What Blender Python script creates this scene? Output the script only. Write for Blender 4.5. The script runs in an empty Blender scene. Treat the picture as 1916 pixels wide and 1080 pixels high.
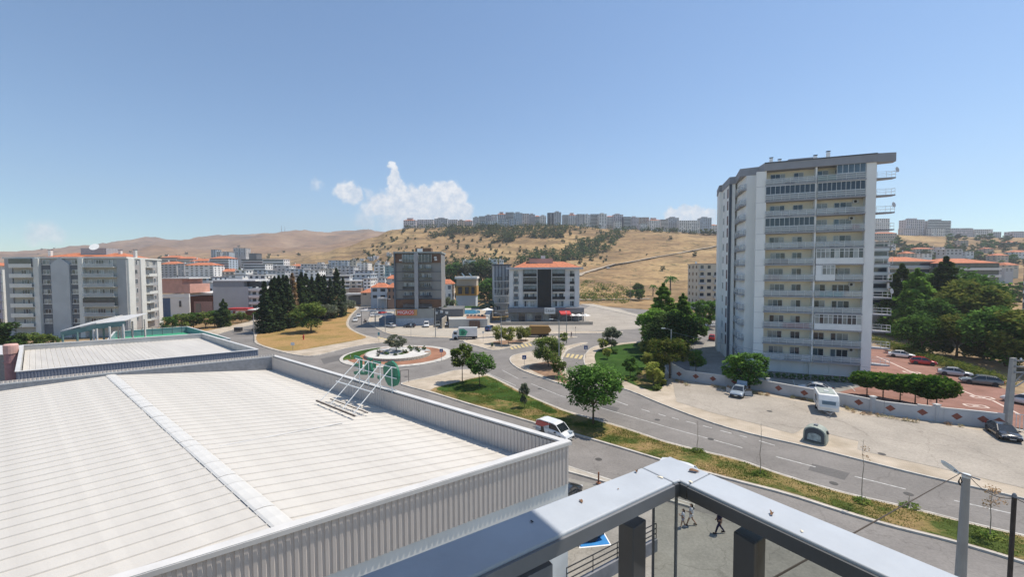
import bpy, math, random
import numpy as np
from mathutils import Vector, Matrix, noise
R = math.radians
rnd = random.Random(7)
# ------------------------------------------------------------------ camera
F, YH, ROLL, HC = 790.0, 507.0, 0.004, 19.0
TH = math.atan((540 - YH) / F)
scene = bpy.context.scene
COL = scene.collection
cam = bpy.data.cameras.new('camera'); cam_o = bpy.data.objects.new('camera', cam); COL.objects.link(cam_o)
CROLL, SROLL = math.cos(ROLL), math.sin(ROLL)
R0, U0, F0 = Vector((1, 0, 0)), Vector((0, math.sin(TH), math.cos(TH))), Vector((0, math.cos(TH), -math.sin(TH)))
cx, cy = R0 * CROLL - U0 * SROLL, R0 * SROLL + U0 * CROLL
cam_o.matrix_world = Matrix(((cx.x, cy.x, -F0.x, 0), (cx.y, cy.y, -F0.y, 0), (cx.z, cy.z, -F0.z, HC), (0, 0, 0, 1)))
cam.sensor_width = 36; cam.lens = F / 1916 * 36; cam.clip_start = 0.05; cam.clip_end = 12000
scene.camera = cam_o
scene.view_settings.view_transform = 'Standard'; scene.view_settings.look = 'None'
scene.view_settings.exposure = 0.16; scene.view_settings.gamma = 1
scene.view_settings.use_curve_mapping = False
try:
    scene.cycles.max_bounces = 6; scene.cycles.diffuse_bounces = 3; scene.cycles.transparent_max_bounces = 24
    scene.cycles.volume_bounces = 0; scene.cycles.use_denoising = True
    scene.cycles.sample_clamp_indirect = 4
except Exception: pass

def ray(px, py):
    u, v = (px - 958) / F, (540 - py) / F
    x, y = u * CROLL + v * SROLL, -u * SROLL + v * CROLL
    return R0 * x + U0 * y + F0
def GP(px, py, z=0.0):
    d = ray(px, py); t = (z - HC) / d.z
    return Vector((d.x * t, d.y * t, z))
def AT(px, py, Y):
    d = ray(px, py); t = Y / d.y
    return Vector((d.x * t, Y, HC + d.z * t))

# ------------------------------------------------------------------ light
SUN_AZ, SUN_EL = R(70), R(63)
sun = bpy.data.lights.new('sun', 'SUN'); sun.energy = 4.8; sun.angle = R(0.53); sun.color = (1.0, 0.92, 0.80)
sun_o = bpy.data.objects.new('sun', sun); COL.objects.link(sun_o)
sdir = Vector((math.sin(SUN_AZ) * math.cos(SUN_EL), math.cos(SUN_AZ) * math.cos(SUN_EL), math.sin(SUN_EL)))
sun_o.rotation_euler = sdir.to_track_quat('Z', 'Y').to_euler(); sun_o.location = (0, 0, 80)
world = bpy.data.worlds.new('World'); scene.world = world; world.use_nodes = True
nt = world.node_tree; nt.nodes.clear()
N = nt.nodes.new; L = nt.links.new
sky = N('ShaderNodeTexSky'); sky.sky_type = 'NISHITA'; sky.sun_disc = False
sky.sun_elevation = SUN_EL; sky.sun_rotation = SUN_AZ; sky.altitude = 100; sky.air_density = 1.0; sky.dust_density = 0.25; sky.ozone_density = 1.1
bg = N('ShaderNodeBackground'); bg.inputs['Strength'].default_value = 0.126
tint = N('ShaderNodeMix'); tint.data_type = 'RGBA'; tint.blend_type = 'MULTIPLY'; tint.inputs[0].default_value = 1; tint.inputs[7].default_value = (.85, 1.0, 1.09, 1)
L(sky.outputs[0], tint.inputs[6]); L(tint.outputs[2], bg.inputs['Color'])
tc = N('ShaderNodeTexCoord')
def math_n(op, a, b=None, clamp=False):
    n = N('ShaderNodeMath'); n.operation = op; n.use_clamp = clamp
    for i, v in enumerate((a, b)):
        if v is None: continue
        if isinstance(v, (int, float)): n.inputs[i].default_value = v
        else: L(v, n.inputs[i])
    return n.outputs[0]
def vmath(op, a, b):
    n = N('ShaderNodeVectorMath'); n.operation = op
    for i, v in enumerate((a, b)):
        if isinstance(v, (tuple, list, Vector)): n.inputs[i].default_value = tuple(v)
        else: L(v, n.inputs[i])
    return n
def noise_n(vec, scale, detail=5, rough=0.55):
    n = N('ShaderNodeTexNoise'); n.inputs['Scale'].default_value = scale; n.inputs['Detail'].default_value = detail
    n.inputs['Roughness'].default_value = rough; L(vec, n.inputs['Vector']); return n
nd = noise_n(tc.outputs['Generated'], 34, 6, 0.6)
off = vmath('SUBTRACT', nd.outputs['Color'], (0.5, 0.5, 0.5))
sc_ = vmath('MULTIPLY', off.outputs[0], (0.042, 0.042, 0.042))
dvec = vmath('ADD', tc.outputs['Generated'], sc_.outputs[0])
BL = [(735, 314, 9, 1), (739, 328, 11, 1), (737, 343, 14, 1), (744, 358, 19, 1), (773, 368, 21, 1), (798, 362, 18, 1), (819, 360, 20, 1),
      (838, 359, 22, 1), (850, 374, 23, 1), (866, 396, 21, 1), (827, 389, 36, 1), (785, 391, 36, 1), (748, 386, 33, 1), (710, 382, 24, 1),
      (690, 393, 20, .85), (745, 412, 42, .75), (810, 414, 46, .9), (862, 414, 26, .9), (683, 412, 20, .6), (645, 358, 20, .95), (660, 366, 17, .9),
      (632, 362, 11, .8), (591, 347, 12, .5), (689, 363, 9, .5), (1258, 404, 14, 1), (1280, 401, 16, 1), (1303, 402, 17, 1), (1326, 407, 16, 1),
      (1268, 412, 18, 1), (1300, 414, 22, 1), (80, 434, 24, .8), (58, 442, 20, .7), (102, 444, 16, .65)]
acc = None
for (px, py, r, w) in BL:
    c = ray(px, py).normalized()
    dist = N('ShaderNodeVectorMath'); dist.operation = 'DISTANCE'; L(dvec.outputs[0], dist.inputs[0]); dist.inputs[1].default_value = tuple(c)
    rr = r * 1.12 / F * (F / math.sqrt(F * F + (px - 958) ** 2 + (py - 540) ** 2))
    mr = N('ShaderNodeMapRange'); mr.interpolation_type = 'SMOOTHSTEP'
    mr.inputs['From Min'].default_value = rr * 1.10; mr.inputs['From Max'].default_value = rr * (0.62 if w > .85 else 0.2)
    mr.inputs['To Min'].default_value = 0; mr.inputs['To Max'].default_value = w
    L(dist.outputs['Value'], mr.inputs['Value'])
    acc = mr.outputs[0] if acc is None else math_n('MAXIMUM', acc, mr.outputs[0])
nf = noise_n(tc.outputs['Generated'], 60, 7, 0.62)
sep = N('ShaderNodeSeparateXYZ'); L(tc.outputs['Generated'], sep.inputs[0])
el_lo, el_hi = ray(780, 430).normalized().z, ray(780, 330).normalized().z
fade = N('ShaderNodeMapRange'); fade.inputs['From Min'].default_value = el_lo; fade.inputs['From Max'].default_value = el_hi
fade.inputs['To Min'].default_value = 0.72; fade.inputs['To Max'].default_value = 1.0; L(sep.outputs['Z'], fade.inputs['Value'])
alpha = math_n('MULTIPLY', acc, fade.outputs[0])
tex = math_n('MULTIPLY_ADD', nf.outputs['Fac'], 0.9); tex.node.inputs[2].default_value = 0.62
alpha = math_n('MULTIPLY', alpha, tex, True)
ramp = N('ShaderNodeValToRGB'); ramp.color_ramp.elements[0].position = 0.35; ramp.color_ramp.elements[1].position = 0.62
ramp.color_ramp.elements[0].color = (0.66, 0.73, 0.83, 1); ramp.color_ramp.elements[1].color = (0.93, 0.95, 0.98, 1)
L(nf.outputs['Fac'], ramp.inputs[0])
bgc = N('ShaderNodeBackground'); bgc.inputs['Strength'].default_value = 0.96; L(ramp.outputs[0], bgc.inputs['Color'])
mixs = N('ShaderNodeMixShader'); L(alpha, mixs.inputs[0]); L(bg.outputs[0], mixs.inputs[1]); L(bgc.outputs[0], mixs.inputs[2])
out = N('ShaderNodeOutputWorld'); L(mixs.outputs[0], out.inputs['Surface'])

# ------------------------------------------------------------------ materials
MATS = {}
def mat(name, col, rough=0.75, var=0.12, scale=2.0, bump=0.0, bscale=None, metal=0.0, space='obj', col2=None, lo=0.35, hi=0.65, spec=0.4,
        detail=4, stain=0.0, stain_scale=0.08, stain_col=None, stretch=(1, 1, 1), per=0.0):
    if name in MATS: return MATS[name]
    m = bpy.data.materials.new(name); m.use_nodes = True; t = m.node_tree; b = t.nodes['Principled BSDF']
    b.inputs['Roughness'].default_value = rough; b.inputs['Metallic'].default_value = metal; b.inputs['Specular IOR Level'].default_value = spec
    if space == 'world':
        g = t.nodes.new('ShaderNodeNewGeometry'); vec = g.outputs['Position']
    else:
        g = t.nodes.new('ShaderNodeTexCoord'); vec = g.outputs['Object']
    mp = t.nodes.new('ShaderNodeMapping'); mp.inputs['Scale'].default_value = stretch; t.links.new(vec, mp.inputs[0]); vec = mp.outputs[0]
    n = t.nodes.new('ShaderNodeTexNoise'); n.inputs['Scale'].default_value = scale; n.inputs['Detail'].default_value = detail; t.links.new(vec, n.inputs['Vector'])
    r = t.nodes.new('ShaderNodeValToRGB'); r.color_ramp.elements[0].position = lo; r.color_ramp.elements[1].position = hi
    c1 = tuple(max(0, c * (1 - var)) for c in col); c2 = tuple(min(1, c * (1 + var)) for c in (col2 or col)) if not col2 else col2
    r.color_ramp.elements[0].color = (*c1, 1); r.color_ramp.elements[1].color = (*c2, 1)
    t.links.new(n.outputs['Fac'], r.inputs[0]); cout = r.outputs[0]
    if stain:
        n2 = t.nodes.new('ShaderNodeTexNoise'); n2.inputs['Scale'].default_value = stain_scale; n2.inputs['Detail'].default_value = 8; n2.inputs['Roughness'].default_value = 0.62
        t.links.new(vec, n2.inputs['Vector'])
        mr = t.nodes.new('ShaderNodeMapRange'); mr.inputs['From Min'].default_value = 0.42; mr.inputs['From Max'].default_value = 0.68; mr.inputs['To Max'].default_value = stain
        t.links.new(n2.outputs['Fac'], mr.inputs['Value'])
        mx = t.nodes.new('ShaderNodeMix'); mx.data_type = 'RGBA'; t.links.new(mr.outputs[0], mx.inputs[0]); t.links.new(cout, mx.inputs[6])
        mx.inputs[7].default_value = (*(stain_col or tuple(c * 0.5 for c in col)), 1); cout = mx.outputs[2]
    if per:
        oi = t.nodes.new('ShaderNodeObjectInfo'); hs = t.nodes.new('ShaderNodeHueSaturation')
        mr = t.nodes.new('ShaderNodeMapRange'); mr.inputs['To Min'].default_value = 1 - per; mr.inputs['To Max'].default_value = 1 + per
        t.links.new(oi.outputs['Random'], mr.inputs['Value']); t.links.new(mr.outputs[0], hs.inputs['Value']); t.links.new(cout, hs.inputs['Color']); cout = hs.outputs[0]
    t.links.new(cout, b.inputs['Base Color'])
    if bump:
        bn = t.nodes.new('ShaderNodeTexNoise'); bn.inputs['Scale'].default_value = bscale or scale * 6; bn.inputs['Detail'].default_value = 6
        t.links.new(vec, bn.inputs['Vector']); bp = t.nodes.new('ShaderNodeBump'); bp.inputs['Strength'].default_value = min(1, bump); bp.inputs['Distance'].default_value = 0.05
        t.links.new(bn.outputs['Fac'], bp.inputs['Height']); t.links.new(bp.outputs[0], b.inputs['Normal'])
    MATS[name] = m; return m
def glass_mat(name, col, rough=0.08, spec=0.7, per=0.0):
    return mat(name, col, rough=rough, var=0.35, scale=0.6, spec=spec, per=per)
def leaf_mat(name, c1, c2, tr=0.25, scale=0.9):
    m = bpy.data.materials.new(name); m.use_nodes = True; t = m.node_tree; t.nodes.clear()
    tc = t.nodes.new('ShaderNodeTexCoord'); n = t.nodes.new('ShaderNodeTexNoise'); n.inputs['Scale'].default_value = scale; n.inputs['Detail'].default_value = 5
    t.links.new(tc.outputs['Object'], n.inputs['Vector'])
    r = t.nodes.new('ShaderNodeValToRGB'); r.color_ramp.elements[0].position = .36; r.color_ramp.elements[1].position = .66
    r.color_ramp.elements[0].color = (*c1, 1); r.color_ramp.elements[1].color = (*c2, 1); t.links.new(n.outputs['Fac'], r.inputs[0])
    oi = t.nodes.new('ShaderNodeObjectInfo'); hs = t.nodes.new('ShaderNodeHueSaturation'); mr = t.nodes.new('ShaderNodeMapRange')
    mr.inputs['To Min'].default_value = .8; mr.inputs['To Max'].default_value = 1.25; t.links.new(oi.outputs['Random'], mr.inputs['Value'])
    t.links.new(mr.outputs[0], hs.inputs['Value']); t.links.new(r.outputs[0], hs.inputs['Color'])
    b = t.nodes.new('ShaderNodeBsdfDiffuse'); tl = t.nodes.new('ShaderNodeBsdfTranslucent'); mx = t.nodes.new('ShaderNodeMixShader'); mx.inputs[0].default_value = tr
    for q in (b, tl): t.links.new(hs.outputs[0], q.inputs['Color'])
    t.links.new(b.outputs[0], mx.inputs[1]); t.links.new(tl.outputs[0], mx.inputs[2])
    o = t.nodes.new('ShaderNodeOutputMaterial'); t.links.new(mx.outputs[0], o.inputs['Surface'])
    MATS[name] = m; return m

# ------------------------------------------------------------------ mesh helpers
class MB:
    def __init__(s): s.v = []; s.f = []; s.mi = []; s.m = 0
    def add(s, vs, fs):
        o = len(s.v); s.v += [tuple(v) for v in vs]; s.f += [tuple(i + o for i in f) for f in fs]; s.mi += [s.m] * len(fs); return s
    def box(s, x0, x1, y0, y1, z0, z1):
        return s.add([(x0, y0, z0), (x1, y0, z0), (x1, y1, z0), (x0, y1, z0), (x0, y0, z1), (x1, y0, z1), (x1, y1, z1), (x0, y1, z1)],
                     [(0, 3, 2, 1), (4, 5, 6, 7), (0, 1, 5, 4), (1, 2, 6, 5), (2, 3, 7, 6), (3, 0, 4, 7)])
    def bar(s, a, b, w, h=None):
        a, b = Vector(a), Vector(b); d = (b - a).normalized(); h = h or w
        up = Vector((0, 0, 1)) if abs(d.z) < .95 else Vector((0, 1, 0))
        x = d.cross(up).normalized() * w / 2; y = x.cross(d).normalized() * h / 2
        vs = [p + q for p in (a, b) for q in (-x - y, x - y, x + y, -x + y)]
        return s.add(vs, [(0, 3, 2, 1), (4, 5, 6, 7), (0, 1, 5, 4), (1, 2, 6, 5), (2, 3, 7, 6), (3, 0, 4, 7)])
    def tube(s, pts, rs, n=6):
        pts = [Vector(p) for p in pts]; rs = rs if isinstance(rs, (list, tuple)) else [rs] * len(pts); vs = []; fs = []
        for i, p in enumerate(pts):
            d = (pts[min(i + 1, len(pts) - 1)] - pts[max(i - 1, 0)]).normalized()
            up = Vector((0, 0, 1)) if abs(d.z) < .9 else Vector((1, 0, 0))
            x = d.cross(up).normalized(); y = d.cross(x)
            vs += [p + (x * math.cos(2 * math.pi * k / n) + y * math.sin(2 * math.pi * k / n)) * rs[i] for k in range(n)]
        for i in range(len(pts) - 1):
            fs += [(i * n + k, i * n + (k + 1) % n, (i + 1) * n + (k + 1) % n, (i + 1) * n + k) for k in range(n)]
        fs += [tuple(range(n))[::-1], tuple((len(pts) - 1) * n + k for k in range(n))]
        return s.add(vs, fs)
    def prism(s, poly, z0, z1):
        poly = [(p[0], p[1]) for p in poly]
        a = sum(poly[i][0] * poly[(i + 1) % len(poly)][1] - poly[(i + 1) % len(poly)][0] * poly[i][1] for i in range(len(poly)))
        if a < 0: poly = poly[::-1]
        n = len(poly)
        return s.add([(x, y, z0) for x, y in poly] + [(x, y, z1) for x, y in poly],
                     [tuple(range(n))[::-1], tuple(range(n, 2 * n))] + [(i, (i + 1) % n, n + (i + 1) % n, n + i) for i in range(n)])
    def sheet(s, poly, z):
        poly = [(p[0], p[1]) for p in poly]
        a = sum(poly[i][0] * poly[(i + 1) % len(poly)][1] - poly[(i + 1) % len(poly)][0] * poly[i][1] for i in range(len(poly)))
        if a < 0: poly = poly[::-1]
        return s.add([(x, y, z) for x, y in poly], [tuple(range(len(poly)))])
    def lathe(s, prof, n=16, c=(0, 0, 0)):
        vs = []; fs = []
        for r, z in prof: vs += [(c[0] + r * math.cos(2 * math.pi * k / n), c[1] + r * math.sin(2 * math.pi * k / n), c[2] + z) for k in range(n)]
        for i in range(len(prof) - 1): fs += [(i * n + k, i * n + (k + 1) % n, (i + 1) * n + (k + 1) % n, (i + 1) * n + k) for k in range(n)]
        fs += [tuple(range(n))[::-1], tuple((len(prof) - 1) * n + k for k in range(n))]
        return s.add(vs, fs)
    def cyl(s, a, b, r, n=12): return s.tube([a, b], r, n)
    def quad(s, *p): return s.add(p, [tuple(range(len(p)))])
    def mesh(s, name, mats, smooth=False):
        me = bpy.data.meshes.new(name); me.from_pydata(s.v, [], s.f)
        for m in (mats if isinstance(mats, (list, tuple)) else [mats]): me.materials.append(m)
        if s.m or any(s.mi): me.polygons.foreach_set('material_index', s.mi)
        if smooth: me.polygons.foreach_set('use_smooth', [True] * len(s.f))
        me.update(); return me
    def build(s, name, mats, parent=None, smooth=False, **kw):
        o = bpy.data.objects.new(name, s.mesh(name, mats, smooth)); COL.objects.link(o)
        if parent: o.parent = parent
        return tag(o, **kw)
def tag(o, label=None, cat=None, group=None, kind=None):
    if label: o['label'] = label
    if cat: o['category'] = cat
    if group: o['group'] = group
    if kind: o['kind'] = kind
    return o
def inst(name, me, parent=None, loc=(0, 0, 0), rz=0, sc=(1, 1, 1), kind=None):
    o = bpy.data.objects.new(name, me); COL.objects.link(o); o.location = loc; o.rotation_euler = (0, 0, rz)
    o.scale = sc if isinstance(sc, (tuple, list)) else (sc, sc, sc)
    if parent: o.parent = parent
    if kind: o['kind'] = kind
    return o
def thing(name, label, cat, loc=(0, 0, 0), rz=0, group=None):
    o = bpy.data.objects.new(name, None); COL.objects.link(o); o.location = loc; o.rotation_euler = (0, 0, rz); o.empty_display_size = .2
    return tag(o, label, cat, group)
KIDS = {}
def copy_tree(o, parent=None):
    c = o.copy(); COL.objects.link(c)
    if parent: c.parent = parent
    for ch in o.children: copy_tree(ch, c)
    return c
ORD = ['first', 'second', 'third', 'fourth', 'fifth', 'sixth', 'seventh', 'eighth', 'ninth', 'tenth', 'eleventh', 'twelfth', 'thirteenth', 'fourteenth',
       'fifteenth', 'sixteenth', 'seventeenth', 'eighteenth', 'nineteenth', 'twentieth'] + ['twenty-' + w for w in
       ['first', 'second', 'third', 'fourth', 'fifth', 'sixth', 'seventh', 'eighth', 'ninth']] + ['thirtieth'] + ['thirty-' + w for w in
       ['first', 'second', 'third', 'fourth', 'fifth', 'sixth', 'seventh', 'eighth', 'ninth']]
for tn_, tc_ in (('fortieth', 'forty'), ('fiftieth', 'fifty'), ('sixtieth', 'sixty'), ('seventieth', 'seventy'), ('eightieth', 'eighty')): ORD += [tn_] + [tc_ + '-' + w for w in ORD[:9]]
def chaikin(p, n=2, closed=True):
    for _ in range(n):
        q = []
        for i in range(len(p) if closed else len(p) - 1):
            a, b = p[i], p[(i + 1) % len(p)]
            q += [(a[0] * .75 + b[0] * .25, a[1] * .75 + b[1] * .25), (a[0] * .25 + b[0] * .75, a[1] * .25 + b[1] * .75)]
        if not closed: q = [p[0]] + q + [p[-1]]
        p = q
    return p
# ------------------------------------------------------------------ terrain
COLS = [
 (-2600, [(200, None), (500, 503), (1200, 492), (2200, 484)]),
 (-300, [(200, None), (500, 506), (1200, 494), (2200, 484)]),
 (0, [(200, None), (400, 516), (700, 504), (1200, 494), (1700, 486), (2200, 476)]),
 (100, [(200, None), (400, 515), (700, 502), (1200, 490), (1700, 480), (2200, 464)]),
 (200, [(200, None), (400, 515), (700, 500), (1200, 488), (1700, 475), (2200, 456)]),
 (320, [(200, None), (400, 515), (600, 500), (800, 492), (1200, 480), (1700, 465), (2200, 449.5)]),
 (430, [(200, None), (400, 515), (600, 500), (800, 490), (1200, 475), (1700, 458), (2200, 437.5)]),
 (540, [(200, None), (400, 517), (600, 500), (800, 486), (1200, 473), (1700, 455), (2200, 434)]),
 (600, [(220, None), (400, 519), (550, 500), (650, 486), (720, 474), (950, 478), (1200, 470), (1700, 452), (2200, 433)]),
 (640, [(240, None), (400, 519), (500, 505), (600, 488), (700, 463), (950, 474), (1200, 468), (1700, 452), (2200, 433)]),
 (700, [(240, None), (400, 519), (500, 500), (600, 474), (700, 444), (950, 470), (1700, 450), (2200, 430)]),
 (735, [(240, None), (400, 519), (500, 497), (600, 463), (700, 430), (900, 436), (1700, 450), (2200, 430)]),
 (770, [(240, None), (350, 527), (450, 505), (550, 477), (650, 443), (720, 422.5), (1000, 440), (2200, 440)]),
 (850, [(250, None), (350, 525), (450, 503), (550, 476), (650, 442), (720, 421), (1000, 440), (2200, 450)]),
 (950, [(250, None), (320, 538), (400, 517), (500, 487), (600, 455), (700, 425), (760, 421), (1000, 440), (2200, 450)]),
 (1050, [(260, None), (320, 535), (400, 515), (500, 485), (600, 452), (700, 422), (760, 420), (1000, 440), (2200, 450)]),
 (1150, [(270, None), (330, 535), (450, 500), (550, 470), (650, 440), (720, 429), (760, 427), (1000, 440), (2200, 450)]),
 (1250, [(270, None), (330, 537), (450, 499), (550, 466), (650, 438), (700, 434), (760, 432), (1000, 440), (2200, 450)]),
 (1345, [(260, None), (330, 530), (450, 492), (550, 463), (650, 444), (700, 439), (760, 438), (1000, 445), (2200, 460)]),
 (1640, [(170, None), (300, 532), (400, 502), (500, 476), (600, 456), (700, 438), (800, 438), (1000, 450), (2200, 470)]),
 (1760, [(170, None), (300, 535), (400, 505), (500, 480), (600, 460), (700, 443), (800, 443), (1000, 450), (2200, 470)]),
 (1900, [(170, None), (300, 535), (400, 505), (500, 482), (600, 463), (700, 446), (800, 446), (1000, 452), (2200, 475)]),
 (2300, [(170, None), (300, 530), (500, 490), (700, 455), (1000, 465), (2200, 480)]),
 (4600, [(170, None), (300, 530), (500, 490), (700, 455), (1000, 465), (2200, 480)])]
YS = np.array([130, 170, 200, 230, 260, 290, 320, 360, 400, 450, 500, 550, 600, 650, 700, 760, 850, 1000, 1200, 1450, 1700, 1950, 2200, 2600, 3400.])
ZT = []
for u, l in COLS:
    ys = [130.] + [a for a, b in l]; zs = [0.] + [0. if b is None else (HC + ray(u, b).z / ray(u, b).y * a) for a, b in l]
    ys += [3400.]; zs += [zs[-1] * 0.8]
    ZT.append(np.interp(YS, ys, zs))
ZT = np.array(ZT); US = np.array([c[0] for c in COLS], float)
def sm(t): return t * t * (3 - 2 * t)
def ter(x, y, fine=True):
    if y <= 130: return 0.0
    y = min(y, 3399); u = 958 + x / y * F; u = min(max(u, US[0]), US[-1] - 1)
    i = int(np.searchsorted(US, u, 'right') - 1); j = int(np.searchsorted(YS, y, 'right') - 1); j = min(j, len(YS) - 2)
    a = sm((u - US[i]) / (US[i + 1] - US[i])); b = (y - YS[j]) / (YS[j + 1] - YS[j])
    z = (ZT[i, j] * (1 - a) + ZT[i + 1, j] * a) * (1 - b) + (ZT[i, j + 1] * (1 - a) + ZT[i + 1, j + 1] * a) * b
    if fine and z > 1:
        k = min(1, (z - 1) / 12)
        z += k * (2.0 if 640 < y < 800 else 5.5) * noise.fractal(Vector((x, y, 0)) * .012, 1, 2.1, 4) * min(1, y / 500)
        if y > 900: z += min(1, (y - 900) / 500) * 34 * noise.fractal(Vector((x, y, 5)) * .0035, 1, 2.1, 5)
    return float(z)
def TP(px, py, y0=135, y1=3300, dz=0.0):
    d = ray(px, py); y = y0; prev = y0
    while y < y1:
        z = HC + d.z / d.y * y
        if z <= ter(d.x / d.y * y, y): break
        prev = y; y += max(2, y * .008)
    else: return None
    for _ in range(10):
        m = (prev + y) / 2
        if HC + d.z / d.y * m <= ter(d.x / d.y * m, m): y = m
        else: prev = m
    x = d.x / d.y * y
    return Vector((x, y, ter(x, y) + dz))
def XY(px, Y):
    x = (px - 958) / F * Y
    return Vector((x, Y, ter(x, Y)))
def hill_material():
    m = bpy.data.materials.new('dry_hill_grass'); m.use_nodes = True; t = m.node_tree; b = t.nodes['Principled BSDF']; b.inputs['Roughness'].default_value = .95; b.inputs['Specular IOR Level'].default_value = .1
    g = t.nodes.new('ShaderNodeNewGeometry')
    def nz(s, d=8, r=.6, st=(1, 1, 1)):
        mp = t.nodes.new('ShaderNodeMapping'); mp.inputs['Scale'].default_value = st; t.links.new(g.outputs['Position'], mp.inputs[0])
        n = t.nodes.new('ShaderNodeTexNoise'); n.inputs['Scale'].default_value = s; n.inputs['Detail'].default_value = d; n.inputs['Roughness'].default_value = r
        t.links.new(mp.outputs[0], n.inputs['Vector']); return n.outputs['Fac']
    def ramp(f, *st):
        r = t.nodes.new('ShaderNodeValToRGB'); e = r.color_ramp.elements
        while len(e) < len(st): e.new(.5)
        for k, (p, c) in enumerate(st): e[k].position = p; e[k].color = (*c, 1)
        t.links.new(f, r.inputs[0]); return r.outputs[0]
    def mix(f, a, c, col=None):
        n = t.nodes.new('ShaderNodeMix'); n.data_type = 'RGBA'; t.links.new(f, n.inputs[0]); t.links.new(a, n.inputs[6])
        if col: n.inputs[7].default_value = (*col, 1)
        else: t.links.new(c, n.inputs[7])
        return n.outputs[2]
    base = ramp(nz(.009, 9, .66), (.34, (.17, .10, .052)), (.48, (.31, .19, .095)), (.62, (.47, .32, .15)))
    fine = ramp(nz(.25, 5, .7), (.3, (.16, .095, .05)), (.62, (.50, .36, .18)))
    c = mix(ramp(nz(.05, 3), (.3, (.25,) * 3), (.7, (.6,) * 3)), base, fine)
    terr = ramp(nz(.02, 9, .68, (1, 1, 9)), (.47, (0,) * 3), (.57, (.7,) * 3))
    c = mix(terr, c, None, (.15, .10, .055))
    scrub = ramp(nz(.09, 9, .72), (.56, (0,) * 3), (.62, (.8,) * 3)); c = mix(scrub, c, None, (.065, .068, .03))
    sp = t.nodes.new('ShaderNodeSeparateXYZ'); t.links.new(g.outputs['Position'], sp.inputs[0]); mr = t.nodes.new('ShaderNodeMapRange'); mr.inputs['From Min'].default_value = 850; mr.inputs['From Max'].default_value = 1300; mr.inputs['To Max'].default_value = .62
    t.links.new(sp.outputs['Y'], mr.inputs['Value']); red = ramp(nz(.006, 10, .7), (.36, (.13, .085, .06)), (.5, (.27, .155, .10)), (.64, (.38, .25, .165))); c = mix(mr.outputs[0], c, red)
    t.links.new(c, b.inputs['Base Color'])
    bp = t.nodes.new('ShaderNodeBump'); bp.inputs['Distance'].default_value = 2.0; bp.inputs['Strength'].default_value = .8
    t.links.new(nz(.03, 10, .65), bp.inputs['Height']); t.links.new(bp.outputs[0], b.inputs['Normal'])
    return m
HILL = hill_material()
us = np.concatenate([np.arange(-2600, -300, 100), np.arange(-300, 2200, 9), np.arange(2200, 4601, 100)])
ys = [130.]
while ys[-1] < 3400: ys.append(ys[-1] * 1.016 + .3)
vs = []; fs = []
for y in ys:
    for u in us:
        x = (u - 958) / F * y; vs.append((x, y, ter(x, y) - .06))
nu = len(us)
for j in range(len(ys) - 1):
    for i in range(nu - 1): fs.append((j * nu + i, j * nu + i + 1, (j + 1) * nu + i + 1, (j + 1) * nu + i))
b = MB(); b.v = vs; b.f = fs; b.mi = [0] * len(fs)
b.build('hills', HILL, smooth=True, kind='structure')
DIRT = mat('dry_dirt', (.30, .21, .12), .95, .25, .5, bump=.4, space='world', stain=.5, stain_col=(.2, .16, .09))
MB().sheet([(-760, -60), (760, -60), (760, 130), (-760, 130)], -.06).build('ground', DIRT, kind='structure')

# ------------------------------------------------------------------ roads and pavements
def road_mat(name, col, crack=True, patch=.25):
    m = bpy.data.materials.new(name); m.use_nodes = True; t = m.node_tree; b = t.nodes['Principled BSDF']; b.inputs['Roughness'].default_value = .88; b.inputs['Specular IOR Level'].default_value = .25
    g = t.nodes.new('ShaderNodeNewGeometry'); P = g.outputs['Position']
    def nz(s, d=5, r=.6, off=0):
        mp = t.nodes.new('ShaderNodeMapping'); mp.inputs['Location'].default_value = (off, off, 0); t.links.new(P, mp.inputs[0])
        n = t.nodes.new('ShaderNodeTexNoise'); n.inputs['Scale'].default_value = s; n.inputs['Detail'].default_value = d; n.inputs['Roughness'].default_value = r
        t.links.new(mp.outputs[0], n.inputs['Vector']); return n
    r = t.nodes.new('ShaderNodeValToRGB'); r.color_ramp.elements[0].position = .3; r.color_ramp.elements[1].position = .7
    r.color_ramp.elements[0].color = (*[c * (1 - patch) for c in col], 1); r.color_ramp.elements[1].color = (*[c * (1 + patch) for c in col], 1)
    t.links.new(nz(.13, 9, .72).outputs['Fac'], r.inputs[0]); c = r.outputs[0]
    def mul(c, f, amt):
        n = t.nodes.new('ShaderNodeMix'); n.data_type = 'RGBA'; n.blend_type = 'MULTIPLY'; n.inputs[0].default_value = amt
        t.links.new(c, n.inputs[6]); t.links.new(f, n.inputs[7]); return n.outputs[2]
    gr = t.nodes.new('ShaderNodeValToRGB'); gr.color_ramp.elements[0].position = .3; gr.color_ramp.elements[1].position = .65; gr.color_ramp.elements[0].color = (.55, .55, .55, 1)
    t.links.new(nz(5, 6, .7, 3).outputs['Fac'], gr.inputs[0]); c = mul(c, gr.outputs[0], .6)
    if crack:
        v = t.nodes.new('ShaderNodeTexVoronoi'); v.feature = 'DISTANCE_TO_EDGE'; v.inputs['Scale'].default_value = .13
        wd = t.nodes.new('ShaderNodeVectorMath'); wd.operation = 'MULTIPLY_ADD'; t.links.new(nz(.5, 5, .6, 9).outputs['Color'], wd.inputs[0]); wd.inputs[1].default_value = (2.5, 2.5, 0); t.links.new(P, wd.inputs[2])
        t.links.new(wd.outputs[0], v.inputs['Vector'])
        cr = t.nodes.new('ShaderNodeValToRGB'); cr.color_ramp.elements[0].position = .0; cr.color_ramp.elements[1].position = .008; cr.color_ramp.elements[0].color = (.72, .71, .70, 1)
        t.links.new(v.outputs['Distance'], cr.inputs[0]); c = mul(c, cr.outputs[0], .8)
    t.links.new(c, b.inputs['Base Color']); MATS[name] = m; return m
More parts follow.
